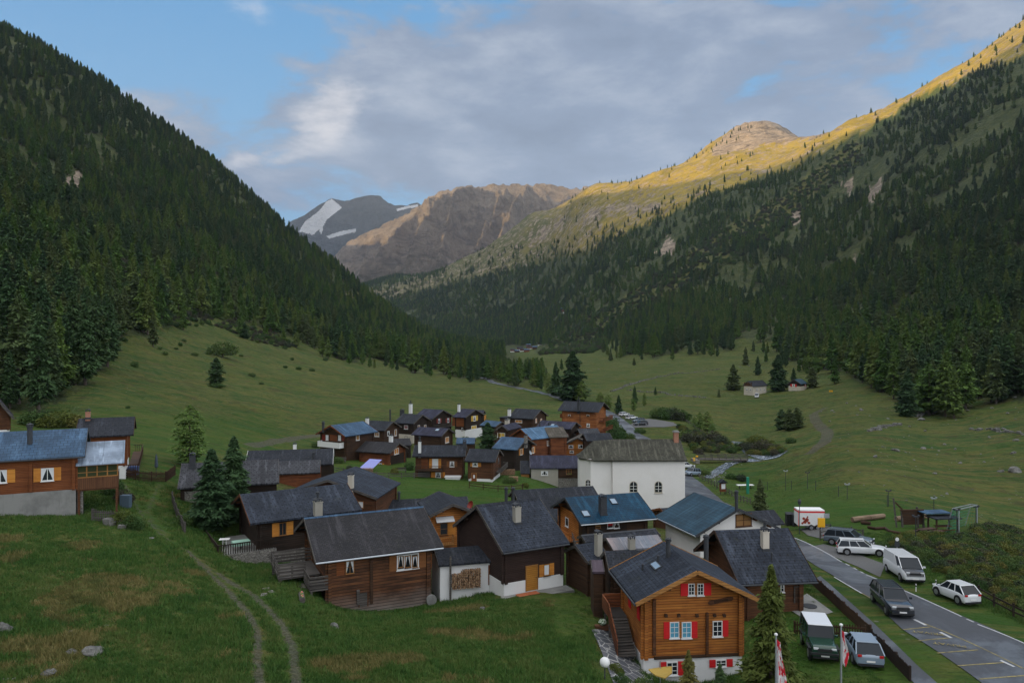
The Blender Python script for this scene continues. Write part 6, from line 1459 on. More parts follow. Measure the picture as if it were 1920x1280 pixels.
# shrub thickets on the slopes
def thicket(name, label, poly, n, k, s0, s1, seed, ymax=2000, m=None):
    r = np.random.default_rng(seed); ins = inpoly(gp, GY, poly) & vis & (gd < ymax)
    w_ = np.where(ins, area, 0).ravel(); w_ /= w_.sum(); c = r.choice(len(w_), n, p=w_); j, i = np.unravel_index(c, gp.shape)
    fx_ = PXS[i] + r.uniform(-.5, .5, n) * dp[0, i]; fd_ = np.exp(LNS[j] + r.uniform(-.5, .5, n) * dl[j, 0]); X_ = (fx_ - CX) / F * fd_
    P_ = np.stack([X_, fd_, height(X_, fd_) - .1], 1)
    me = bpy.data.meshes.new(name); me.vertices.add(n); me.vertices.foreach_set('co', P_.astype(np.float32).ravel())
    for nm, arr, ty in (('scl', r.uniform(s0, s1, n), 'FLOAT'), ('rotz', r.uniform(0, 6.28, n), 'FLOAT'), ('var', r.integers(0, len(k), n), 'INT')):
        a_ = me.attributes.new(nm, ty, 'POINT'); a_.data.foreach_set('value', arr.astype(np.float32 if ty == 'FLOAT' else np.int32))
    o = bpy.data.objects.new(name, me); COL.objects.link(o); tag(o, label, 'undergrowth', kind='stuff'); scatter(o, k); return o
bsrc = {}
for o in bpy.data.objects:
    if o.name.startswith('crown') and o.parent and o.parent.name.startswith('bush'): bsrc.setdefault(o.data.name, o)
bs = [[v] for v in bsrc.values()]
sh = [[v] for k_, v in bsrc.items() if v.data is BUSH[1] or v.data is BUSH[0]]
thicket('undergrowth', 'grey green alder thicket on the left slope between forest and meadow', [(215, 470), (260, 490), (300, 515), (360, 545), (372, 590), (330, 596), (280, 590), (225, 560)], 520, sh, 1.2, 2.4, 1)
thicket('undergrowth', 'low scrub along the upper edge of the left meadow', [(380, 585), (420, 595), (470, 615), (520, 632), (560, 650), (540, 655), (470, 640), (400, 610), (300, 615), (270, 610), (300, 598)], 200, sh, .7, 1.5, 2)
thicket('undergrowth', 'scrub covering the avalanche strip through the right hand forest', [(1600, 262), (1620, 300), (1490, 420), (1345, 512), (1200, 610), (1110, 662), (1010, 665), (1070, 615), (1170, 560), (1320, 452), (1470, 368)], 2600, sh, 1.5, 3.4, 3)
thicket('undergrowth', 'tall weeds and willow scrub on the bank beside the road', [(1640, 1030), (1700, 1010), (1790, 1012), (1850, 990), (1960, 1005), (1990, 1150), (1920, 1150), (1850, 1112), (1790, 1088), (1740, 1062), (1690, 1040)], 900, bs, .22, .62, 4)
thicket('undergrowth', 'coarse scrub along the river banks by the footbridge', [(1360, 850), (1405, 832), (1440, 830), (1470, 850), (1440, 856), (1410, 850)], 70, bs, .5, 1.0, 5)
thicket('undergrowth', 'scrub on the steep river bank under the village road', [(1270, 800), (1290, 805), (1340, 820), (1370, 850), (1300, 850), (1290, 830)], 120, bs, .4, .9, 6)
# ------------------------------------------------------------------ vehicles
def paint(name, c, rough=.25): 
    m = mat(name, color=c, rough=rough); b = m.node_tree.nodes['Principled BSDF']; b.inputs['Coat Weight'].default_value = .6; b.inputs['Coat Roughness'].default_value = .08; b.inputs['Specular IOR Level'].default_value = .5; return m
pw = paint('white_car_paint', (.66, .68, .70)); pk = paint('black_car_paint', (.012, .016, .024)); pg = paint('grey_car_paint', (.10, .13, .16)); psv = paint('silver_blue_paint', (.20, .26, .33)); pgr = paint('dark_green_paint', (.010, .045, .028)); tyre = mat('tyre_rubber', color=(.012, .012, .013)); rimm = mat('alloy_rim', color=(.35, .36, .38), rough=.35, metal=.7)
cglass = mat('car_glass', color=(.015, .020, .026), rough=.05); cglass.node_tree.nodes['Principled BSDF'].inputs['Specular IOR Level'].default_value = .3
lampw = mat('headlamp_glass', color=(.55, .58, .60), rough=.1); lampr = mat('tail_lamp_red', color=(.42, .012, .012), rough=.2); plasb = mat('black_plastic', color=(.02, .021, .023), rough=.6)
redpl = mat('red_plastic', color=(.62, .03, .03), rough=.5)
TYPES = {  # lower body stations (x/L from tail -.5 to nose .5, top z/H, half width factor), greenhouse (rear base, rear roof, front roof, windscreen base)
 'suv':   dict(st=[(-.5, .50, .86), (-.47, .60, .95), (-.3, .62, 1), (.12, .61, 1), (.22, .60, .99), (.42, .55, .94), (.49, .46, .84), (.5, .38, .80)], gh=(-.485, -.40, .07, .22), gz=.30),
 'estate':dict(st=[(-.5, .50, .86), (-.47, .60, .95), (-.3, .62, 1), (.1, .61, 1), (.2, .58, .98), (.42, .52, .92), (.49, .43, .82), (.5, .36, .78)], gh=(-.485, -.42, .04, .19), gz=.26),
 'hatch': dict(st=[(-.5, .52, .84), (-.47, .62, .94), (-.3, .64, 1), (.12, .62, 1), (.24, .59, .98), (.43, .52, .9), (.49, .42, .8), (.5, .34, .76)], gh=(-.48, -.33, .06, .25), gz=.28),
 'van':   dict(st=[(-.5, .55, .92), (-.49, .60, .98), (-.3, .60, 1), (.2, .60, 1), (.33, .58, .98), (.44, .52, .92), (.49, .42, .84), (.5, .34, .82)], gh=(-.495, -.475, .19, .36), gz=.30),
 'off':   dict(st=[(-.5, .58, .97), (-.49, .60, 1), (-.3, .60, 1), (.12, .60, 1), (.15, .585, .90), (.46, .56, .88), (.49, .50, .86), (.5, .40, .86)], gh=(-.49, -.475, .11, .155), gz=.36),
}
def car(label, nose, tail, L, Wd, H, kind, body, wheel=.33, roofm=None, hood=None, group=None, name='parked_car', cat='car', cargo=False):
    a, b = G(*nose), G(*tail); c = (a + b) / 2; d = (a - b); ang = math.atan2(d.y, d.x); d = Vector((math.cos(ang), math.sin(ang)))
    zc = lambda t: float(height(c.x + d.x * t, c.y + d.y * t)); pit = math.atan2(zc(L * .3) - zc(-L * .3), L * .6)
    onroad = .055
    r = empty(name, (c.x, c.y, (zc(L * .3) + zc(-L * .3)) / 2 + onroad), 0, label, cat, group); r.rotation_mode = 'XYZ'
    r.rotation_euler = (0, -pit, ang)
    T_ = TYPES[kind]; hw = Wd / 2; zl = H * .14 + (.06 if kind in ('off', 'suv') else 0); st = T_['st']
    vs = []; n = 8
    for (x, zt, k) in st:
        zt *= H; w_ = hw * k
        vs += [(x * L, -w_ * .93, zl), (x * L, -w_, zl + (zt - zl) * .35), (x * L, -w_ * .985, zl + (zt - zl) * .75), (x * L, -w_ * .90, zt), (x * L, w_ * .90, zt), (x * L, w_ * .985, zl + (zt - zl) * .75), (x * L, w_, zl + (zt - zl) * .35), (x * L, w_ * .93, zl)]
    fs = [(i * n + k, i * n + (k + 1) % n, (i + 1) * n + (k + 1) % n, (i + 1) * n + k) for i in range(len(st) - 1) for k in range(n)]
    fs += [tuple(range(n)), tuple(range((len(st) - 1) * n, len(st) * n))[::-1]]
    bo = MB().add([vs[i] for i in range(len(vs))], fs).build('body', body, r, smooth=True); md_ = bo.modifiers.new('bevel', 'BEVEL'); md_.width = .05; md_.segments = 1; md_.limit_method = 'ANGLE'; md_ = bo.modifiers.new('smooth', 'SUBSURF'); md_.levels = md_.render_levels = 2
    rb_, rr_, rf, wb = [t * L for t in T_['gh']]; zb = .595 * H if kind != 'off' else .59 * H; zr = H * (.975 if kind != 'van' else .985)
    bw, tw = hw * .90, hw * (.74 if kind not in ('van', 'off') else .84)
    if kind == 'off': bw, tw = hw * .93, hw * .86
    gv = [(rb_, -bw, zb - .02), (wb, -bw * .97, zb - .02), (wb, bw * .97, zb - .02), (rb_, bw, zb - .02), (rr_, -tw, zr - .04), (rf, -tw * .97, zr - .04), (rf, tw * .97, zr - .04), (rr_, tw, zr - .04)]
    gf = [(0, 1, 5, 4), (1, 2, 6, 5), (2, 3, 7, 6), (3, 0, 4, 7), (4, 5, 6, 7)]
    MB().add(gv, gf).build('window_glass', cglass, r)
    rm = roofm or body
    rt = MB(); e = .05
    rt.prism([(rr_ - e, -tw - .01, zr - .06), (rf + e, -tw * .97 - .01, zr - .06), (rf + e, tw * .97 + .01, zr - .06), (rr_ - e, tw + .01, zr - .06)], (0, 0, .07))
    rt.build('roof_panel', rm, r, bevel=.045)
    pl = MB()
    def lerp(p, q, t): return Vector(p) * (1 - t) + Vector(q) * t
    for s in (0, 1):
        A_ = [gv[0], gv[1], gv[5], gv[4]] if s == 0 else [gv[3], gv[2], gv[6], gv[7]]; o = Vector((0, -.012 if s == 0 else .012, 0))
        for t, w2 in ((0, .07), (.36, .035), (.66, .04), (1, .05)) if kind != 'van' else ((1, .06), (.74, .05)):
            pl.bar(lerp(A_[0], A_[1], t) + o, lerp(A_[3], A_[2], t) + o, w2 if t in (0, 1) else .06, .05)
        if kind == 'van':       # blank cargo sides
            q0, q1 = lerp(A_[0], A_[1], .72), lerp(A_[3], A_[2], .70)
            pl.prism([A_[0], q0, q1, A_[3]], o * 1.4)
    pl.build('pillar', body, r)
    for x in (-.31 * L, .32 * L):
        for s in (-1, 1):
            y = s * (hw - .10); wv = MB().cyl((x, y - .11, wheel), (x, y + .11, wheel), wheel, n=20).build('wheel', tyre, r); yy_ = y + s * .112
            MB().cyl((x, yy_ - .01 * s, wheel), (x, yy_ + .012 * s, wheel), wheel * .64, n=16).build('rim', rimm, wv)
            MB().cyl((x, y - s * .02, wheel + .02), (x, y + s * (.095), wheel + .02), wheel * 1.14, n=20).build('wheel_arch', plasb, r)
    zf = .44 * H
    for s in (-1, 1):
        MB().box(L * .478, L * .502, s * hw * .60 - .15, s * hw * .60 + .15, zf, zf + .12).build('headlight', lampw, r, bevel=.02)
        MB().box(-L * .503, -L * .485, s * hw * .70 - .12, s * hw * .70 + .12, .50 * H, .50 * H + (.13 if kind != 'van' else .4)).build('tail_light', lampr, r)
        MB().box(wb - .25, wb - .12, s * (hw + .09) - .09, s * (hw + .09) + .09, zb + .02, zb + .15).build('mirror', body, r)
    MB().box(L * .495, L * .506, -hw * .48, hw * .48, zf - .10, zf + .07).build('grille', plasb, r); MB().box(L * .492, L * .509, -hw * .8, hw * .8, zl, zl + .12).build('front_bumper', plasb, r); MB().box(-L * .508, -L * .49, -hw * .82, hw * .82, zl, zl + .14).build('rear_bumper', plasb, r)
    MB().box(L * .508, L * .512, -.25, .25, zl + .13, zl + .24).build('licence_plate', wpaint, r); MB().box(-L * .512, -L * .508, -.25, .25, zl + .24, zl + .35).build('licence_plate', wpaint, r)
    if hood:
        hs = [s_ for s_ in st if s_[0] >= .30]; hv = []
        for (x, zt, k) in hs: hv += [(x * L + .006, -hw * k * .9, zt * H + .012), (x * L + .006, hw * k * .9, zt * H + .012)]
        hv += [(L * .508, -hw * .82, H * .34), (L * .508, hw * .82, H * .34)]
        MB().add(hv, [(2 * i, 2 * i + 1, 2 * i + 3, 2 * i + 2) for i in range(len(hs))]).build('bonnet', hood, r)
    if kind == 'suv' or kind == 'estate':
        for s in (-1, 1): MB().bar((rr_ + .15, s * tw * .9, zr + .05), (rf - .1, s * tw * .9, zr + .05), .04).build('roof_rail', dkmet, r)
    if kind == 'off':
        MB().cyl((-L * .5, 0, .62 * H), (-L * .5 - .22, 0, .62 * H), .36, n=18).build('spare_wheel', tyre, r)
        for s in (-1, 1):
            f2 = MB()
            for x in (-.31 * L, .32 * L): f2.box(x - .46, x + .46, s * (hw - .02) - .08, s * (hw - .02) + .08, wheel * 2 + .02, wheel * 2 + .09)
            f2.build('wheel_arch_flare', plasb, r)
        MB().box(L * .50, L * .535, -hw * .92, hw * .92, .30 * H, .36 * H).build('steel_bumper', plasb, r)
    return r
car('grey estate car half hidden behind the white estate by the pull-in', (1618, 1025), (1567, 1019), 4.7, 1.85, 1.62, 'suv', pg)
car('white estate car seen from its side on the roadside verge', (1650, 1040), (1583, 1037), 4.6, 1.72, 1.46, 'estate', pw)
car('white panel van with a black bonnet parked on the grass', (1716, 1096), (1676, 1069), 5.0, 1.92, 1.98, 'van', pw, hood=pk, name='parked_van', cat='van')
car('black sport utility car in the topmost parking bay', (1690, 1158), (1655, 1126), 4.8, 1.94, 1.72, 'suv', pk)
car('tiny white city hatchback beside the dark rail fence', (1770, 1115), (1816, 1134), 3.6, 1.65, 1.50, 'hatch', pw)
car('dark green off roader with a white roof on the lawn', (1549, 1249), (1523, 1198), 3.95, 1.80, 2.0, 'off', pgr, .40, roofm=pw)
car('silver blue hatchback parked beside the green off roader', (1603, 1212), (1630, 1252), 4.25, 1.80, 1.48, 'hatch', psv)
car('silver sport utility car parked right beside the church', (1281, 892), (1313, 891), 4.3, 1.8, 1.65, 'suv', psv)
car('white saloon car half hidden behind the church corner', (1301, 877), (1268, 877), 4.6, 1.8, 1.42, 'estate', pw)
car('white car in the far gravel car park, second from the road', (1195, 785), (1173, 787), 4.5, 1.8, 1.5, 'suv', pw)
car('black car in the far gravel car park, nearest of the row', (1189, 798), (1214, 797), 4.6, 1.8, 1.5, 'suv', pk); car('dark grey car between the white and the black car in the far car park', (1186, 792), (1208, 791), 4.4, 1.75, 1.45, 'estate', pg)
car('pale blue white car at the upper end of the far car park', (1175, 779), (1166, 780), 4.2, 1.75, 1.45, 'hatch', pw)
car('white delivery van parked below the cream farmhouse', (1418.5, 747.5), (1419.5, 744), 4.8, 1.9, 2.0, 'van', pw, name='parked_van', cat='van')
# box trailer
g = G(1518, 991); tr = empty('box_trailer', g + Vector((0, 0, .05)), math.radians(-3), 'white box trailer with a red stripe and red motif', 'trailer')
MB().box(-1.55, 1.45, -.8, .8, .50, 2.35).build('box', wpaint, tr, bevel=.03); MB().box(-1.56, 1.46, -.815, .815, 2.02, 2.20).build('red_stripe', redpl, tr)
MB().box(-1.57, -1.52, -.83, -.78, .48, 2.38).build('edge_trim', redpl, tr)
lg = MB(); rr_ = random.Random(4)
for cx_, cz_, r_ in ((-.95, 1.35, .16), (-.55, 1.2, .2), (-.8, .95, .2), (-.35, .85, .16), (-1.1, .8, .13), (-.5, 1.55, .10)):
    lg.cyl((cx_, -.805, cz_), (cx_, -.822, cz_), r_, n=9)
lg.bar((-1.1, -.812, .8), (-.5, -.812, 1.5), .02, .12).bar((-.9, -.812, 1.3), (-.3, -.812, .85), .02, .12); lg.build('red_motif', mat('dark_red_print', color=(.30, .05, .03)), tr)
for x in (-.1, .62):
    for s in (-1, 1):
        w_ = MB().cyl((x, s * .86 - .09, .32), (x, s * .86 + .09, .32), .32, n=18).build('wheel', tyre, tr); MB().cyl((x, s * .96, .32), (x, s * .965, .32), .2, n=14).build('rim', rimm, w_)
MB().bar((1.45, -.3, .45), (2.5, 0, .45), .09).bar((1.45, .3, .45), (2.5, 0, .45), .09).bar((2.4, 0, .0), (2.4, 0, .6), .07).build('drawbar', dkmet, tr)
g = G(1483, 984)
for k in range(2):
    o = MB().box(-.42, .42, -.35, .35, 0, 1.35).prism([(-.45, -.4, 1.35), (.45, -.4, 1.35), (.45, .38, 1.5), (-.45, .38, 1.5)], (0, 0, .05)).build('waste_bin', plasb, None, bevel=.03); o.location = G(1480 + 12 * k, 984 + k); tag(o, 'black waste container beside the white trailer, %s of two' % ('left' if not k else 'right'), 'bin')

# ------------------------------------------------------------------ street and playground things
def post_thing(name, label, cat, px, py, hpx, rad=.05, m=None, group=None, dia2=None):
    g = G(px, py); hh = hpx / F * g.y; r = empty(name, g, 0, label, cat, group); MB().cyl((0, 0, -.3), (0, 0, hh), rad, dia2 or rad * .8, 10).build('post', m or dkmet, r); return r, hh
r, hh = post_thing('street_lamp', 'black lantern street lamp beside the white trailer', 'lamp', 1499, 1001, 55, .05)
MB().lathe([(.06, hh), (.16, hh + .12), (.20, hh + .42), (.24, hh + .46), (.10, hh + .62), (.02, hh + .72)], n=8).build('lantern', dkmet, r); MB().lathe([(.155, hh + .13), (.19, hh + .40)], n=8).build('lamp_glass', ltmet, r)
ysg = mat('yellow_sign', color=(.80, .42, .02), rough=.5)
r, hh = post_thing('bus_stop_sign', 'yellow bus stop box on a pole beside the trailer', 'sign', 1540, 1003, 34, .05, ltmet); MB().box(-.38, .38, -.1, .1, hh - 1.1, hh - .1).build('timetable_box', ysg, r); MB().box(.3, .9, -.02, .02, hh - .1, hh + .4).build('sign_panel', ltmet, r)
r, hh = post_thing('signpost', 'yellow hiking signpost at the bridge beside the parked cars', 'sign', 1304, 876, 22, .06, W_['grey']); MB().box(-.6, -.05, -.03, .03, hh - .8, hh - .45).build('sign_panel', ysg, r); MB().box(.08, .6, -.03, .03, hh - .3, hh + .05).build('sign_panel', ysg, r); MB().box(-.5, -.05, -.03, .03, hh - 1.2, hh - .95).build('sign_panel', ysg, r)
r, hh = post_thing('signpost', 'small yellow hiking signpost on the far meadow', 'sign', 1558, 740, 9, .06, W_['grey']); MB().box(-.8, .8, -.03, .03, hh - .8, hh - .1).build('sign_panel', ysg, r)
r, hh = post_thing('traffic_sign', 'grey parking sign on a pole above the white van', 'sign', 1682, 1046, 36, .035, ltmet); MB().box(-.22, .22, -.03, 0, hh - .75, hh - .2).build('sign_panel', dkmet, r); MB().cyl((0, -.035, hh - .02), (0, -.01, hh - .02), .18, n=14).build('sign_disc', wpaint, r)
for x, y, h_ in ((1634, 1030, 17), (1663.5, 1042, 14), (1755, 1100, 14), (1717.5, 1108, 14)):
    r, hh = post_thing('marker_post', 'slim white roadside marker post in the verge', 'post', x, y, h_, .045, wpaint, 'white marker posts along the verge')
    MB().cyl((0, 0, hh - .22), (0, 0, hh - .1), .048, n=10).build('reflector_band', dkmet, r)
gnet = mat('green_net', color=(.02, .22, .14)); 
for x, y, h_ in ((1473, 919, 36), (1514, 916, 30), (1588.5, 935, 27), (1666, 949, 29), (1751, 970, 36), (1794, 1006, 50), (1830, 992, 42), (1717, 1020, 52)):
    r, hh = post_thing('net_pole', 'tall dark pole round the playing field', 'pole', x, y, h_, .05, dkmet, 'poles around the playing field')
    MB().box(-.3, .3, -.06, .06, hh - .06, hh + .05).box(-.38, -.2, -.1, .1, hh + .05, hh + .18).box(.2, .38, -.1, .1, hh + .05, hh + .18).build('floodlight' if int(x) in (1473, 1588, 1751) else 'pole_cap', ltmet if int(x) in (1473, 1588, 1751) else dkmet, r)
fence('green wire net behind the playing field', [(1400, 912), (1514, 917), (1588, 936), (1666, 950), (1751, 972), (1794, 985)], 1.5, 'wire', dkmet, gap=9)
# goal
a, b = G(1798, 1003), G(1832, 991); t = b - a; r = empty('goal', a, 0, 'green framed goal with green netting at the corner of the field', 'goal')
k = Vector((-t.y, t.x, 0)).normalized() * 1.3; H_ = 2.9; gl = MB()
for p in (Vector(), t): gl.bar(p, p + Vector((0, 0, H_)), .1).bar(p + Vector((0, 0, H_)), p + k * .5 + Vector((0, 0, H_)), .08).bar(p + k * .5 + Vector((0, 0, H_)), p + k, .08).bar(p, p + k, .08)
gl.bar(Vector((0, 0, H_)), t + Vector((0, 0, H_)), .1).bar(k, t + k, .08).bar(k * .5 + Vector((0, 0, H_)), t + k * .5 + Vector((0, 0, H_)), .08); gl.build('goal_frame', ltmet, r)
nb2 = MB()
for i in range(15): q = t * (i / 14); nb2.bar(q + k * .5 + Vector((0, 0, H_)), q + k, .025)
for i in range(8): z_ = H_ * i / 8; s_ = k * (1 - .5 * i / 8); nb2.bar(s_ + Vector((0, 0, z_)), t + s_ + Vector((0, 0, z_)), .025)
for p in (Vector(), t):
    for i in range(1, 8): z_ = H_ * i / 8; nb2.bar(p + Vector((0, 0, z_)), p + k * (1 - .5 * i / 8) + Vector((0, 0, z_)), .025)
    for i in range(1, 4): nb2.bar(p + k * (i / 4), p + k * (i / 8) + Vector((0, 0, H_)), .02)
nb2.build('net', gnet, r)
# playground
g = G(1768, 996); r = empty('picnic_shelter', g, .12, 'dark open shelter with a flat blue roof in the playground', 'shelter'); s_ = MB()
for x in (-1.3, 1.3):
    for y in (-.7, .7): s_.bar((x, y, -.2), (x, y, 1.6), .14)
s_.build('post', W_['dark'], r); MB().box(-1.6, 1.6, -1.0, 1.0, 1.6, 1.72).build('roof', R_['slate'], r); MB().box(-1.9, 1.3, .2, 2.0, 1.95, 2.05).build('roof', R_['blue'], r); MB().box(-.9, .9, -.35, .35, .6, .68).box(-.8, .8, -.9, -.65, .35, .4).build('bench', W_['brown'], r)
g = G(1706, 988); r = empty('climbing_frame', g, .1, 'dark timber climbing frame with a plank screen in the playground', 'playground'); s_ = MB()
for x, h_ in ((-1.6, 3.4), (-.9, 2.2), (1.0, 2.3), (1.7, 2.0)): s_.bar((x, 0, -.2), (x - (.3 if x < -1 else 0), .2, h_), .18)
s_.build('post', W_['grey'], r); MB().box(-.9, 1.6, .02, .12, .3, 1.9).build('plank_screen', W_['dark'], r); MB().bar((-1.7, .2, 2.9), (-.9, .1, 2.1), .15).bar((-1.2, 0, 2.0), (1.7, 0, 2.0), .14).build('crossbeam', W_['dark'], r)
def log_pile(label, pts, rad, m=None):
    P_ = [G(*p) for p in pts]; r = empty('log_bench', P_[0], 0, label, 'log'); mb = MB(); rr = random.Random(2)
    for a, b in zip(P_[:-1], P_[1:]): mb.cyl(a - P_[0] + Vector((0, 0, rad)), b - P_[0] + Vector((0, 0, rad * rr.uniform(.9, 1.2))), rad, rad * .9, 10)
    mb.build('log', m or W_['tan'], r)
peeled = mat('peeled_log', m_wood((.16, .11, .07), (.28, .20, .13), .5, .2))
log_pile('row of peeled logs lying left on the playground', [(1598, 979), (1614, 977), (1630, 975), (1657, 971)], .32, peeled); log_pile('peeled logs lying behind the climbing frame', [(1680, 977), (1700, 975), (1736, 973)], .3, peeled)
log_pile('dark zigzag balancing beam on the playground', [(1628, 990), (1640, 993), (1660, 992), (1668, 998), (1690, 1002)], .16, W_['dark']); log_pile('short dark beam left on the playground', [(1615, 982), (1632, 984)], .2, W_['dark'])
for x, y, l in ((1737, 1003, 'dark picnic table with benches, left of the two in the playground'), (1752, 1008, 'dark picnic table nearest the scrub bank')):
    g = G(x, y); r = empty('picnic_table', g, .35, l, 'table'); MB().box(-1.1, 1.1, -.35, .35, .68, .74).build('table_top', W_['dark'], r); MB().box(-1.1, 1.1, -.85, -.58, .40, .45).box(-1.1, 1.1, .58, .85, .40, .45).build('bench', W_['dark'], r); s_ = MB()
    for xx in (-.8, .8): s_.bar((xx, -.7, 0), (xx, -.15, .68), .09).bar((xx, .7, 0), (xx, .15, .68), .09).bar((xx, -.75, .36), (xx, .75, .36), .08)
    s_.build('leg', W_['black'], r)
g = G(1355, 926); r = empty('notice_kiosk', g, .1, 'small roofed wooden notice kiosk beside the road fence', 'kiosk'); MB().box(-.5, .5, -.3, .3, .5, 2.1).build('cabinet', W_['red'], r); MB().prism([(-.8, -.6, 2.1), (.8, -.6, 2.1), (0, -.6, 2.7)], (0, 1.2, 0)).build('roof', R_['slate'], r); MB().bar((-.4, 0, -.2), (-.4, 0, .5), .12).bar((.4, 0, -.2), (.4, 0, .5), .12).build('leg', W_['grey'], r); MB().box(-.36, .36, -.33, -.302, 1.0, 1.9).build('notice', curt, r)
r, hh = post_thing('pole', 'thin dark pole beside the notice kiosk', 'pole', 1344, 917, 28, .06, W_['grey'])
g = G(1402, 925); o = MB().box(-.22, .22, -.22, .22, -.2, 3.0).build('padded_post', gnet, None, bevel=.04); o.location = g; tag(o, 'green padded post on the playing field behind the white table', 'post')
g = G(1397, 916); r = empty('game_table', g, .08, 'long white table in front of the green padded post', 'table'); MB().box(-1.6, 1.6, -.5, .5, .72, .78).build('table_top', wpaint, r); MB().bar((-1.1, 0, 0), (-1.1, 0, .72), .12).bar((1.1, 0, 0), (1.1, 0, .72), .12).build('leg', dkmet, r)
# flags
def m_flag(n, b):
    P = objc(n); a = n.noise(n.mapping(P, scale=(3, 3, 1.3)), 1.6, 3, .5); setc(n, b, n.mix(n.range(a, .50, .54), (.70, .68, .68), (.62, .02, .04)))
flagm = mat('red_white_flag_cloth', m_flag)
def flag(label, px, py, hpx, bx, side=1, drop=2.6):
    g = G(px, py); hh = hpx / F * g.y; r = empty('flagpole', g, 0, label, 'flag'); MB().cyl((0, 0, -.3), (0, 0, hh), .06, .045, 12).build('pole', ltmet, r); MB().lathe([(.0, hh + .14), (.09, hh + .08), (.09, hh), (.0, hh - .02)], n=12).build('finial', wpaint, r)
    vs = []; nn_ = 14
    for j in range(nn_ + 1):
        z_ = hh - .25 - drop * j / nn_; w_ = bx * (1 - .25 * math.sin(j * .5)) * (.5 + .5 * min(1, j / 5))
        for i in range(7): u = i / 6; vs.append((side * (.06 + w_ * u), .10 * math.sin(u * 9 + j * .35) + .05, z_ - .18 * u))
    fs = [(j * 7 + i, j * 7 + i + 1, (j + 1) * 7 + i + 1, (j + 1) * 7 + i) for j in range(nn_) for i in range(6)]
    o = MB().add(vs, fs).build('flag', flagm, r, smooth=True); m_ = o.modifiers.new('solid', 'SOLIDIFY'); m_.thickness = .012
flag('white flagpole with limp red and white flag, nearest the tall conifer', 1455, 1345, 155, .42, 1, 3.4); flag('thin flagpole with a red flag in front of the green off roader', 1577, 1330, 158, .30, 1, 1.9)
# by the red shuttered house
g = G(1134, 1272); r = empty('globe_lamp', g, 0, 'white globe garden lamp at the lawn edge', 'lamp'); MB().cyl((0, 0, -.2), (0, 0, .75), .04, n=8).build('post', dkmet, r); MB().lathe([(.3 * math.sin(t), .98 - .3 * math.cos(t)) for t in np.linspace(.02, 3.12, 12)], n=18).build('globe', wpaint, r, smooth=True)
tanp = mat('mustard_fabric', color=(.42, .29, .07)); g = G(1238, 1300); r = empty('patio_parasol', g, .3, 'folded mustard coloured fabric parasol beside the slate terrace', 'parasol'); MB().cyl((0, 0, 0), (0, 0, 2.0), .03, n=8).build('pole', ltmet, r)
MB().prism([(.8 * math.cos(t), .62 * math.sin(t), 1.35 + .18 * math.cos(2 * t)) for t in np.linspace(0, 2 * math.pi, 9)[:-1]], (0, 0, .06)).build('canopy', tanp, r)
def chair(label, px, py, rz):
    r = empty('plastic_chair', G(px, py) + Vector((0, 0, .07)), rz, label, 'chair', None); MB().box(-.25, .25, -.24, .24, .40, .45).build('seat', wpaint, r, bevel=.02)
    bk = MB().box(-.25, .25, .22, .27, .78, .88)
    for i in range(5): x = -.2 + .1 * i; bk.box(x - .03, x + .03, .225, .262, .45, .78)
    bk.build('backrest', wpaint, r)
    for sx in (-1, 1):
        MB().bar((sx * .27, -.22, .62), (sx * .27, .24, .66), .06, .04).bar((sx * .27, -.22, .4), (sx * .27, -.22, .62), .05).build('armrest', wpaint, r)
        for sy in (-1, 1): MB().bar((sx * .22, sy * .2, .42), (sx * .27, sy * .26, 0), .05).build('leg', wpaint, r)
chair('front one of the two white plastic chairs on the slate terrace', 1204, 1238, 2.5); chair('rear one of the two white plastic chairs on the slate terrace', 1196, 1229, 2.3)
g = G(1130, 1180); o = MB().box(-.55, .55, -.2, .2, 0, .32).build('flower_planter', W_['brown'], None); o.location = g; tag(o, 'wooden flower trough at the top of the slate terrace', 'planter'); o = MB().lathe([(.0, .75), (.2, .7), (.3, .55), (.22, .4), (0, .3)], n=10).build('flowers', mat('pale_flowers', lambda n, b: setc(n, b, n.ramp(n.noise(objc(n), 12, 2), [(.45, (.05, .12, .03)), (.55, (.6, .65, .55))]))), o)
g = G(1203, 1283)
# outside stairs of the red shuttered house
st = empty('outside_stairs', HR.loc, HR.yaw, 'weathered grey outside stairs down the left side of the red shuttered house', 'stairs')
xs0, xs1 = HR.xl - .4, -HR.xl + .8; y0, y1 = HR.yw + .25, HR.yw + 1.45; zt_ = HR.ze - 2.35; zb_ = float(height(*(HR.M @ Vector((xs1, y1, 0))).xy)) - HR.z0 + .1
MB().box(xs0 - 1.6, xs0 + .2, y0, y1, zt_ - .12, zt_).build('landing', W_['grey'], st); ns = 14; sm = MB(); xa = xs0 - 1.62
for i in range(ns): x_ = xa + (xs1 - xa) * (i + .5) / ns; z_ = zt_ + (zb_ - zt_) * (i + 1) / ns; sm.box(x_ - .19, x_ + .19, y0, y1, z_ - .06, z_)
sm.build('step', W_['grey'], st); sb_ = MB(); sb_.bar((xa, y1 + .05, zt_ - .1), (xs1, y1 + .05, zb_ - .1), .07, .3).build('stringer', W_['brown'], st)
rl2 = MB().bar((xa, y1 + .08, zt_ + .95), (xs1, y1 + .08, zb_ + .95), .08, .1)
for i in range(22): t_i = i / 21; x_ = xa + (xs1 - xa) * t_i; z_ = zt_ + (zb_ - zt_) * t_i; rl2.bar((x_, y1 + .08, z_), (x_, y1 + .08, z_ + .95), .16, .03, Vector((0, 1, 0)))
rl2.box(xs0 - 1.6, xs0 + .2, y1 + .04, y1 + .12, zt_, zt_ + .95).box(xs0 + .2, xs0 + .28, y0, y1, zt_, zt_ + .95); rl2.build('railing', W_['red'], st)
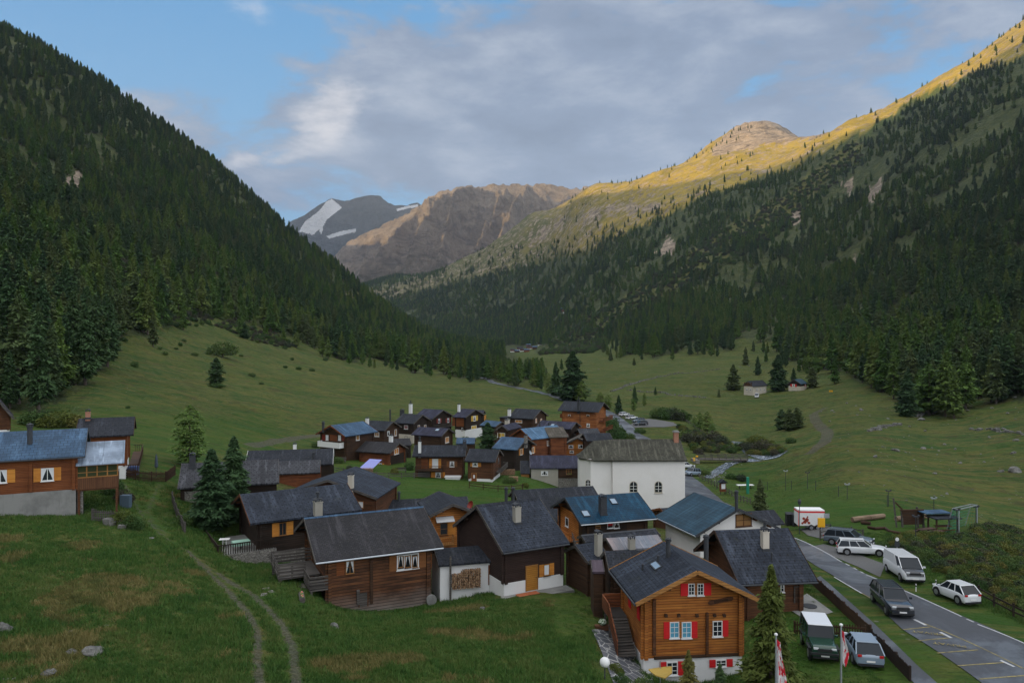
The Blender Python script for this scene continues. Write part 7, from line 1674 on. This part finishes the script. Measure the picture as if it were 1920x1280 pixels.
MB().box(xs0 - 1.4, xs0 - 1.28, y1 - .14, y1 - .02, HR.base, zt_ - .12).box(xs0, xs0 + .12, y1 - .14, y1 - .02, HR.base, zt_ - .12).build('post', W_['grey'], st)
# deck, steps and millstone of the log house
lo = H1; dk = empty('timber_deck', lo.loc, lo.yaw, 'silvered plank deck with steps against the left gable of the front log house', 'deck')
xd0, xd1 = -lo.xl - 3.3, -lo.xl - .15; ya, yb = -lo.yw + 2.2, -lo.yw + 6.2; zdk = lo.ze - 1.75
MB().box(xd0, xd1, ya, yb, zdk - .12, zdk).build('deck_floor', W_['grey'], dk); rm_ = MB()
for k in range(4): z_ = zdk + .12 + .26 * k; rm_.box(xd0 - .05, xd0, ya, yb, z_, z_ + .16).box(xd0, xd1 - 1.2, ya - .05, ya, z_, z_ + .16).box(xd0, xd1, yb, yb + .05, z_, z_ + .16)
for x_, y_ in ((xd0 - .02, ya), (xd0 - .02, yb), (xd0 - .02, (ya + yb) / 2), (xd1 - 1.2, ya - .02), (xd0 + 1, ya - .02)): rm_.box(x_ - .07, x_ + .07, y_ - .07, y_ + .07, zdk, zdk + 1.1)
rm_.build('railing', W_['grey'], dk); pm_ = MB()
for x_ in (xd0 + .1, xd1 - .3):
    for y_ in (ya + .1, yb - .1): pm_.box(x_ - .1, x_ + .1, y_ - .1, y_ + .1, lo.base - .8, zdk - .12)
pm_.build('post', W_['grey'], dk); sm = MB(); gz = lo.base + .5
MB().box(xd1 - 1.25, xd1 + .1, ya - 2.6, ya - .02, zdk - .5, zdk - .38).build('landing', W_['grey'], dk)
for k in range(4): z_ = zdk - .3 + .25 * k; sm.box(xd1 - 1.3, xd1 - 1.25, ya - 2.6, ya, z_, z_ + .15).box(xd1 - 1.25, xd1 + .1, ya - 2.65, ya - 2.6, z_, z_ + .15)
sm.build('landing_railing', W_['grey'], dk); sm = MB()
for k in range(7): t_i = k / 7; sm.box(xd1 - 1.4 - 1.9 * t_i - .3, xd1 - 1.3 - 1.9 * t_i, ya - 1.3, ya - .3, zdk - .55 - (zdk - gz) * .75 * t_i - .06, zdk - .55 - (zdk - gz) * .75 * t_i)
sm.bar((xd1 - 1.3, ya - 1.35, zdk - .55), (xd1 - 3.4, ya - 1.35, gz + .2), .06, .28).bar((xd1 - 1.3, ya - .25, zdk - .55), (xd1 - 3.4, ya - .25, gz + .2), .06, .28); sm.build('step', W_['grey'], dk)
MB().box(xd1 - 1.2, xd1 - 1.05, ya - 2.6, ya - 2.45, lo.base - .5, zdk - .5).build('post', W_['grey'], dk)
o = MB().cyl((0, 0, 0), (0, -.22, 0), .42, n=24).cyl((0, -.221, 0), (0, -.24, 0), .09, n=12).build('millstone', concrete, None); u_, v_z = lo.pix('F', 806, 1121); o.matrix_world = lo.M @ Matrix.Translation((u_, -lo.yw - .28, v_z)); tag(o, 'old round millstone leaning on the front log house corner', 'millstone')
# terrace of the house behind
tb = H2; te = empty('walled_terrace', tb.loc, tb.yaw, 'stone walled terrace with black railing left of the terrace house', 'terrace')
x0_, x1_, y0_, y1_ = -tb.xl - 3.6, -tb.xl - .1, -tb.yw - .3, tb.yw - 1.5; zt_ = tb.pix('F', 500, 1028)[1]
MB().box(x0_, x1_ + 1.6, y0_, y1_, tb.base - 1, zt_).build('terrace_wall', stone, te); MB().box(x0_ + .1, x1_ + 1.4, y0_ + .1, y1_ - .1, zt_, zt_ + .04).build('paving', concrete, te); rr2 = MB()
rr2.box(x0_, x1_ + 1.4, y0_, y0_ + .08, zt_ + .85, zt_ + .95).box(x0_, x0_ + .08, y0_ + .09, y1_, zt_ + .85, zt_ + .95)
for i in range(24): x_ = x0_ + .1 + (x1_ + 1.3 - x0_) * i / 24; rr2.box(x_ - .04, x_ + .04, y0_ + .02, y0_ + .06, zt_ + .04, zt_ + .85)
for i in range(24): y_ = y0_ + .2 + (y1_ - y0_ - .2) * i / 24; rr2.box(x0_ + .02, x0_ + .06, y_ - .04, y_ + .04, zt_ + .04, zt_ + .85)
rr2.build('railing', W_['black'], te)
tt = empty('garden_table', tb.M @ Vector((x0_ + 2.2, y0_ + 1.2, zt_ + .05)), tb.yaw, 'pale green clothed table on the walled terrace', 'table'); MB().box(-.75, .75, -.45, .45, .70, .76).box(-.76, -.74, -.46, .46, .35, .74).box(-.76, .76, -.47, -.45, .4, .74).build('tablecloth', mat('pale_green_cloth', color=(.30, .48, .38)), tt); MB().bar((0, 0, 0), (0, 0, .7), .1).build('leg', dkmet, tt)
tt = empty('garden_table', G(421, 1028), .2, 'small white folding table standing on the grass by the terrace', 'table'); MB().box(-.45, .45, -.32, .32, .86, .9).build('table_top', wpaint, tt); MB().bar((-.15, 0, 0), (-.15, 0, .86), .07).bar((.15, 0, 0), (.15, 0, .86), .07).box(-.32, .32, -.03, .03, 0, .06).build('leg', wpaint, tt)
o = MB().box(-.35, .35, -.03, .03, 0, .03).build('garden_bench', W_['brown'], te) if False else None
# firewood, mat, slab, dish, tarpaulin
wz = H4; u0, z1 = wz.pix('F', 846, 1066); u1, z0_ = wz.pix('F', 900, 1098); wm_ = MB(); rr = random.Random(8); y_ = -wz.yw - .38
nx = int((u1 - u0) / .15); nz_ = int((z1 - z0_) / .14)
for i in range(nx):
    for j in range(nz_):
        top_cut = .35 if i < nx * .35 else 0
        if j * .14 > (z1 - z0_) - top_cut - .1 * math.sin(i * .7): continue
        r_ = .065 * rr.uniform(.75, 1.2); x_ = u0 + .08 + .15 * i + rr.uniform(-.02, .02); z_ = z0_ + .07 + .14 * j; wm_.cyl((x_, y_ + .33, z_), (x_, y_ - rr.uniform(0, .07), z_), r_, n=6)
m_fw = mat('split_firewood', lambda n, b: setc(n, b, n.ramp(n.noise(objc(n), 7, 2, .5), [(.35, (.12, .07, .04)), (.5, (.30, .18, .10)), (.65, (.42, .28, .17))])))
o = wm_.build('firewood_stack', m_fw, None); o.matrix_world = wz.M; tag(o, 'stack of split firewood against the whitewashed shed', 'firewood'); 
o = MB().box(-.07, .07, -.07, .07, -1, 2.6).build('post', W_['grey'], wz.root); o.matrix_basis = Matrix.Translation((u0 - .12, -wz.yw - .3, z0_ + .1))
bh = H3; u, v = bh.pix('F', 996, 1107); x0_ = bh.pix('F', 938, 1100)[0]; sl_ = MB().box(x0_, bh.xl + .3, -bh.yw - 1.35, -bh.yw - .04, bh.base - .3, v - .02); o = sl_.build('doorstep', concrete, None); o.matrix_world = bh.M; tag(o, 'long pale concrete step in front of the brown boarded house', 'step')
o = MB().box(u - 1.6, u + .25, -bh.yw - .95, -bh.yw - .3, v - .015, v + .06).build('door_mat', mat('terracotta_slats', m_wood((.42, .12, .05), (.55, .17, .07), .1, .7, vert=True)), None); o.matrix_world = bh.M; tag(o, 'terracotta slatted mat on the concrete step', 'mat')
ho = HO; p = ho.M @ Vector((-ho.xl + .3, -ho.yw + .3, ho.ze)); q = P3(884, 958, p.y); r = empty('satellite_dish', q, 0, 'dark red satellite dish on a pole between two roofs', 'dish'); mr = mat('dark_red_enamel', color=(.22, .03, .02), rough=.4)
MB().cyl((0, .1, -1.6), (0, .1, .55), .03, n=8).build('pole', ltmet, r); o = MB().lathe([(0, 0), (.2, .03), (.38, .12), (.46, .2), (.44, .2), (.37, .10), (0, -.02)], n=18).build('reflector', mr, r); o.matrix_basis = Matrix.Translation((0, 0, .55)) @ Matrix.Rotation(-1.0, 4, 'Y') @ Matrix.Rotation(.5, 4, 'X')
ho.part('awning', MB().prism([(-.9, -.02, .2), (.9, -.02, .2), (.9, -.75, -.12), (-.9, -.75, -.12)], (0, 0, .07)), wpaint, M=ho.frame('L', ho.pix('L', 833, 975)[0], ho.pix('L', 833, 973)[1]))
ho.window('L', 826, 982, 838, 1000, 'R', 'o', fr=W_['tan'], wm=.8, hm=1.2, curtain=False, cols=1); ho.balcony('L', 818, 848, 1016, 1002, .9, W_['tan'])
g = G(697, 882); r = empty('tarpaulin_shelter', g, 0, 'pale violet blue tarpaulin stretched before the red brown log house', 'awning'); z_ = 1.0
MB().prism([(-2.0, -1.0, .55), (.2, -1.4, .35), (1.6, 1.0, 1.75), (-.6, 1.2, 1.85)], (0, 0, .03)).build('tarpaulin', mat('violet_tarpaulin', color=(.28, .30, .62)), r); MB().bar((-.6, 1.2, 0), (-.6, 1.2, 1.85), .06).bar((1.6, 1.0, 0), (1.6, 1.0, 1.75), .06).bar((-2, -1, 0), (-2, -1, .55), .05).build('pole', W_['grey'], r)
g = G(340, 1098)
# veranda of the blue slate house
hl = HL; u0 = hl.xl; M_ = hl.M
vr = empty('glazed_veranda', hl.loc, hl.yaw, 'glazed wooden veranda on posts with a pale sheet metal roof', 'veranda')
x0_, x1_ = hl.xl + .06, hl.xl + 3.3; ya, yb = -hl.yw + .1, hl.yw * .1; zf_ = hl.pix('F', 120, 920)[1]; ztop = zf_ + 2.15
MB().box(x0_, x1_, ya, yb, zf_ - .15, zf_).build('floor', W_['brown'], vr); MB().box(x0_, x1_, ya - .05, ya, zf_, zf_ + 1.0).box(x1_, x1_ + .05, ya, yb, zf_, zf_ + 1.0).build('parapet', mat('veranda_boards', m_wood((.10, .045, .022), (.17, .075, .035), .16, .6, vert=True)), vr)
gl = MB().box(x0_, x1_, ya - .06, ya - .0, zf_ + 1.001, zf_ + 1.1).box(x0_, x1_, ya - .06, ya, ztop - .12, ztop)
for i in range(5): x_ = x0_ + (x1_ - x0_) * i / 4; gl.box(x_ - .05, x_ + .05, ya - .07, ya - .005, zf_ + 1.0, ztop)
gl.box(x0_, x1_, ya - .055, ya - .01, zf_ + 1.45, zf_ + 1.5).build('window_frame', W_['tan'], vr); MB().box(x0_ + .02, x1_, ya - .03, ya - .02, zf_ + 1.1, ztop - .12).box(x1_ - .03, x1_ - .02, ya, yb, zf_ + 1.0, ztop - .1).build('pane', mat('veranda_glass', color=(.05, .06, .03), rough=.06), vr)
MB().prism([(x0_ - .0, ya - .55, ztop), (x1_ + .55, ya - .55, ztop), (x1_ + .55, yb, ztop + 1.45), (x0_, yb, ztop + 1.45)], (0, 0, .09)).build('roof', R_['lmetal'], vr)
[MB().box(*q, hl.base - .8, zf_ - .15).build('post', W_['brown'], vr) for q in ((x1_ - .16, x1_, ya, ya + .16), (x0_ + .1, x0_ + .3, ya, ya + .2), (x1_ - .16, x1_, yb - .2, yb))]; MB().box(x0_ + .02, x1_ - .5, yb, yb + .1, zf_, ztop + .9).build('rear_wall', W_['boardr'], vr)
MB().box(x0_ + .05, x0_ + .5, ya + .25, ya + .9, hl.base - .8, zf_ - .15).build('brick_pier', stone, vr)
g = G(236, 950); o = MB().box(-.45, .45, -.3, .3, -.2, 1.15).build('meter_cabinet', mat('grey_blue_sheet', color=(.09, .13, .17), rough=.4), None, bevel=.02); o.location = g; tag(o, 'grey blue metal cabinet standing by the grass track', 'cabinet')
g = G(250, 890); o = MB().box(-.5, .5, -.4, .4, 0, 1.0).build('blue_barrel', mat('blue_plastic', color=(.05, .09, .22), rough=.5), None, bevel=.08); o.location = g; tag(o, 'blue container behind the dark garden fence', 'container')
g = G(293, 893); r = empty('garden_umbrella', g, 0, 'closed grey garden umbrella behind the dark garden fence', 'umbrella'); MB().cyl((0, 0, 0), (0, 0, 2.6), .03, n=8).build('pole', dkmet, r); MB().lathe([(.05, 2.6), (.14, 2.1), (.2, 1.2), (.1, 1.0)], n=10).build('canopy', mat('slate_fabric', color=(.06, .08, .10)), r)
for x, y, z_ in ((495, 1115, 0), (508, 1110, 0), (500, 1104, 0)):
    o = MB().box(-.28, .28, -.2, .2, 0, .07).build('stepping_stone', stone, None); o.location = G(x, y); o.rotation_euler = (0, 0, x); tag(o, 'flat stepping stone in the grass before the plank deck', 'stone', 'stepping stones before the plank deck')
g = G(566, 1124); r = empty('log_trough', g, 1.9, 'hollowed log trough on the grass below the deck steps', 'trough'); MB().cyl((-.8, 0, .2), (.8, 0, .2), .2, n=12).build('log', W_['grey'], r); MB().box(-.65, .65, -.1, .1, .35, .42).build('planting', flow, r)
g = G(886, 1107); o = MB().box(-.35, .35, -.3, .3, 0, .55).build('dark_crate', dkmet, None, bevel=.03); o.location = g; tag(o, 'small dark box on the grass in front of the firewood', 'box')
g = G(860, 1102); o = MB().cyl((0, 0, 0), (0, 0, .3), .2, n=12).build('chopping_block', W_['tan'], None); o.location = g; tag(o, 'pale chopping block beside the small dark box', 'block')
g = G(1491, 1139); r = empty('garden_figure', g, 0, 'carved pale wooden figure on a stump beside the slate house door', 'sculpture'); MB().cyl((0, 0, 0), (0, 0, .45), .24, n=12).build('stump', W_['brown'], r); MB().lathe([(.17, .45), (.2, .7), (.15, 1.0), (.17, 1.15), (.12, 1.35), (0, 1.42)], n=12).build('figure', W_['tan'], r, smooth=True)
g = G(1518, 1137); o = MB().cyl((0, 0, .06), (0, 0, .09), .55, n=20).build('manhole_cover', dkmet, None); o.location = g; tag(o, 'round dark cover in the concrete yard', 'cover')
MB_ = MB()
HB_st = empty('side_stairs', HB.loc, HB.yaw, 'wooden stairs at the gable of the blue shingle house', 'stairs'); sm = MB(); zb_ = HB.base + .6
for k in range(9): t_i = k / 9; sm.box(-HB.xl - 1.4, -HB.xl - .3, -HB.yw + .5 - 2.4 * t_i - .3, -HB.yw + .5 - 2.4 * t_i, HB.ze - 2.0 - 1.9 * t_i - .05, HB.ze - 2.0 - 1.9 * t_i)
sm.build('step', W_['grey'], HB_st); MB().bar((-HB.xl - 1.45, -HB.yw + .5, HB.ze - 1.1), (-HB.xl - 1.45, -HB.yw - 1.9, HB.ze - 3.0), .05, .14).bar((-HB.xl - 1.45, -HB.yw + .5, HB.ze - 1.5), (-HB.xl - 1.45, -HB.yw - 1.9, HB.ze - 3.4), .05, .14).bar((-HB.xl - .25, -HB.yw + .5, HB.ze - 1.1), (-HB.xl - .25, -HB.yw - 1.9, HB.ze - 3.0), .05, .14).build('railing', W_['grey'], HB_st)

def wood_stack(label, px, py, rz, L_, H_):
    g = G(px, py); mb = MB(); rr = random.Random(int(px))
    for i in range(int(L_ / .17)):
        for j in range(int(H_ / .16)): mb.cyl((-L_ / 2 + .17 * i, .25, .1 + .16 * j), (-L_ / 2 + .17 * i, -.25 - rr.uniform(0, .06), .1 + .16 * j), .08 * rr.uniform(.8, 1.15), n=6)
    o = mb.build('firewood_stack', m_fw, None); o.location = g; o.rotation_euler = (0, 0, rz); tag(o, label, 'firewood')
wood_stack('firewood stacked between the two brown timber houses and the black one', 953, 890, .2, 2.6, 1.1); wood_stack('firewood stacked in front of the red brown log house', 690, 886, .1, 2.2, .8); wood_stack('pale logs stacked beside the shed on the grassy slope', 964, 902, -.2, 1.6, .9)
for x, y, a_ in ((752, 886, .3), (640, 866, -.2)):
    g = G(x, y); r = empty('garden_bench', g, a_, 'weathered bench on the lawn near the %s' % ('hedge of the red brown log house' if x > 700 else 'chalet with the white balcony boxes'), 'bench'); MB().box(-.9, .9, -.2, .2, .42, .47).build('seat', W_['grey'], r); MB().box(-.9, .9, .18, .22, .6, .9).build('backrest', W_['grey'], r); MB().box(-.8, -.7, -.18, .2, 0, .42).build('leg', W_['grey'], r); MB().box(.7, .8, -.18, .2, 0, .42).build('leg', W_['grey'], r)
# ------------------------------------------------------------------ grass close by
def tuft_mesh(seed, m, nb=26, hgt=.30, spread=.34):
    r = np.random.default_rng(seed); a = r.uniform(0, 6.28, nb); rad = r.uniform(0, spread, nb) ; x, y = rad * np.cos(a), rad * np.sin(a); h_ = hgt * r.uniform(.5, 1.3, nb); lx = r.normal(0, .5, nb) * h_; ly = r.normal(0, .5, nb) * h_; t = r.uniform(0, 6.28, nb); wd = .022
    V = np.stack([np.stack([x - wd * np.cos(t), y - wd * np.sin(t), np.full(nb, -.03)], 1), np.stack([x + wd * np.cos(t), y + wd * np.sin(t), np.full(nb, -.03)], 1), np.stack([x + lx, y + ly, h_], 1)], 1).reshape(-1, 3)
    return np_mesh('grass_blades', V, np.arange(len(V)).reshape(-1, 3), m, link=False)
def m_grass(c1, c2, c3):
    def fn(n, b):
        P = n.new('ShaderNodeNewGeometry').outputs['Position']; r = n.new('ShaderNodeObjectInfo').outputs['Random']
        k = n.math('ADD', n.math('MULTIPLY', n.noise(P, .35, 5, .65), .9), n.math('MULTIPLY', r, .35)); setc(n, b, n.ramp(k, [(.40, c1), (.62, c2), (.85, c3)])); b.inputs['Roughness'].default_value = .7; b.inputs['Specular IOR Level'].default_value = .2
    return fn
gm = mat('meadow_grass', m_grass((.036, .092, .018), (.062, .130, .024), (.115, .145, .040))); gd_ = mat('dry_grass', m_grass((.08, .095, .028), (.15, .14, .045), (.24, .195, .075)))
tz = [(m, sd, hh_) for m in (gm, gd_) for sd, hh_ in ((1, .15), (2, .21), (3, .12))]
src = []
for i, (m, sd, hh_) in enumerate(tz):
    o = bpy.data.objects.new('grass_tuft', tuft_mesh(sd + (10 if m is gd_ else 0), m, hgt=hh_)); COL.objects.link(o); o.location = G(120 + 60 * i, 1150 + 12 * i); tag(o, 'tuft of %s grass standing in the foreground meadow' % ('green' if m is gm else 'dry'), 'grass', 'grass tufts of the foreground meadow', 'stuff'); src.append([o])
r = np.random.default_rng(77)
near = (gd < 84) & (gp > -120) & (gp < 2040) & (GY > 900)
block = np.zeros(gp.shape, bool)
for p in ([(1109, 1178), (1155, 1176), (1235, 1330), (1130, 1330)], [(1500, 1000), (1540, 1000), (2050, 1230), (2050, 1400), (1760, 1400), (1500, 1085)], [(1480, 1105), (1565, 1148), (1480, 1160)], [(925, 1095), (1060, 1095), (1060, 1124), (925, 1124)]): block |= inpoly(gp, GY, p)
block |= zd > .22
lawn_w = np.where(inpoly(gp, GY, [(1380, 1060), (1960, 1290), (1380, 1290)]) | inpoly(gp, GY, [(1040, 990), (1150, 1000), (1130, 1180), (1040, 1200)]), .35, 1.0)
lam = np.where(near & ~block, area * 13.0 * np.clip(60 / gd, .4, 1.4) ** 1.5 * lawn_w, 0); cn = r.poisson(lam); j, i = np.nonzero(cn); rep = cn[j, i]; j = np.repeat(j, rep); i = np.repeat(i, rep)
fx_ = PXS[i] + r.uniform(-.5, .5, len(i)) * dp[0, i]; fd_ = np.exp(LNS[j] + r.uniform(-.5, .5, len(i)) * dl[j, 0]); X_ = (fx_ - CX) / F * fd_; Z_ = height(X_, fd_)
dryk = zy[j, i] + (fbm(X_ / 3.0, fd_ / 3.0, 4, 31) - .5) * 2.4; isdry = dryk > .66
keep = np.where(isdry, True, r.random(len(i)) < .8)
hs_ = np.where(lawn_w[j, i] < .5, .5, 1.0) * (.7 + .9 * fbm(X_ / 5, fd_ / 5, 3, 99))
gmx = bpy.data.meshes.new('grass'); gmx.vertices.add(int(keep.sum())); gmx.vertices.foreach_set('co', np.stack([X_, fd_, Z_], 1)[keep].astype(np.float32).ravel())
for nm, arr, ty in (('scl', hs_[keep], 'FLOAT'), ('rotz', r.uniform(0, 6.28, int(keep.sum())), 'FLOAT'), ('var', (r.integers(0, 3, len(i)) + 3 * isdry)[keep], 'INT')):
    a_ = gmx.attributes.new(nm, ty, 'POINT'); a_.data.foreach_set('value', arr.astype(np.float32 if ty == 'FLOAT' else np.int32))
go_ = bpy.data.objects.new('grass', gmx); COL.objects.link(go_); tag(go_, 'meadow grass with dry tussocks covering the foreground slope', 'grass', kind='stuff'); scatter(go_, src)
print('GRASS', int(keep.sum()))
# ------------------------------------------------------------------ haze
hz = mat('haze_air', None)
hz.node_tree.nodes.clear(); n = NT(hz.node_tree)
pv = n.new('ShaderNodeVolumePrincipled'); pv.inputs['Color'].default_value = (.72, .84, 1.0, 1); pv.inputs['Density'].default_value = 3.4e-5
pv.inputs['Anisotropy'].default_value = 0.3
n.new('ShaderNodeOutputMaterial', inp={1: pv.outputs[0]})
h = MB().box(-9000, 6500, -3500, 11500, -90, 2700).build('haze', hz); tag(h, 'thin blue morning haze filling the valley', 'haze', kind='stuff')
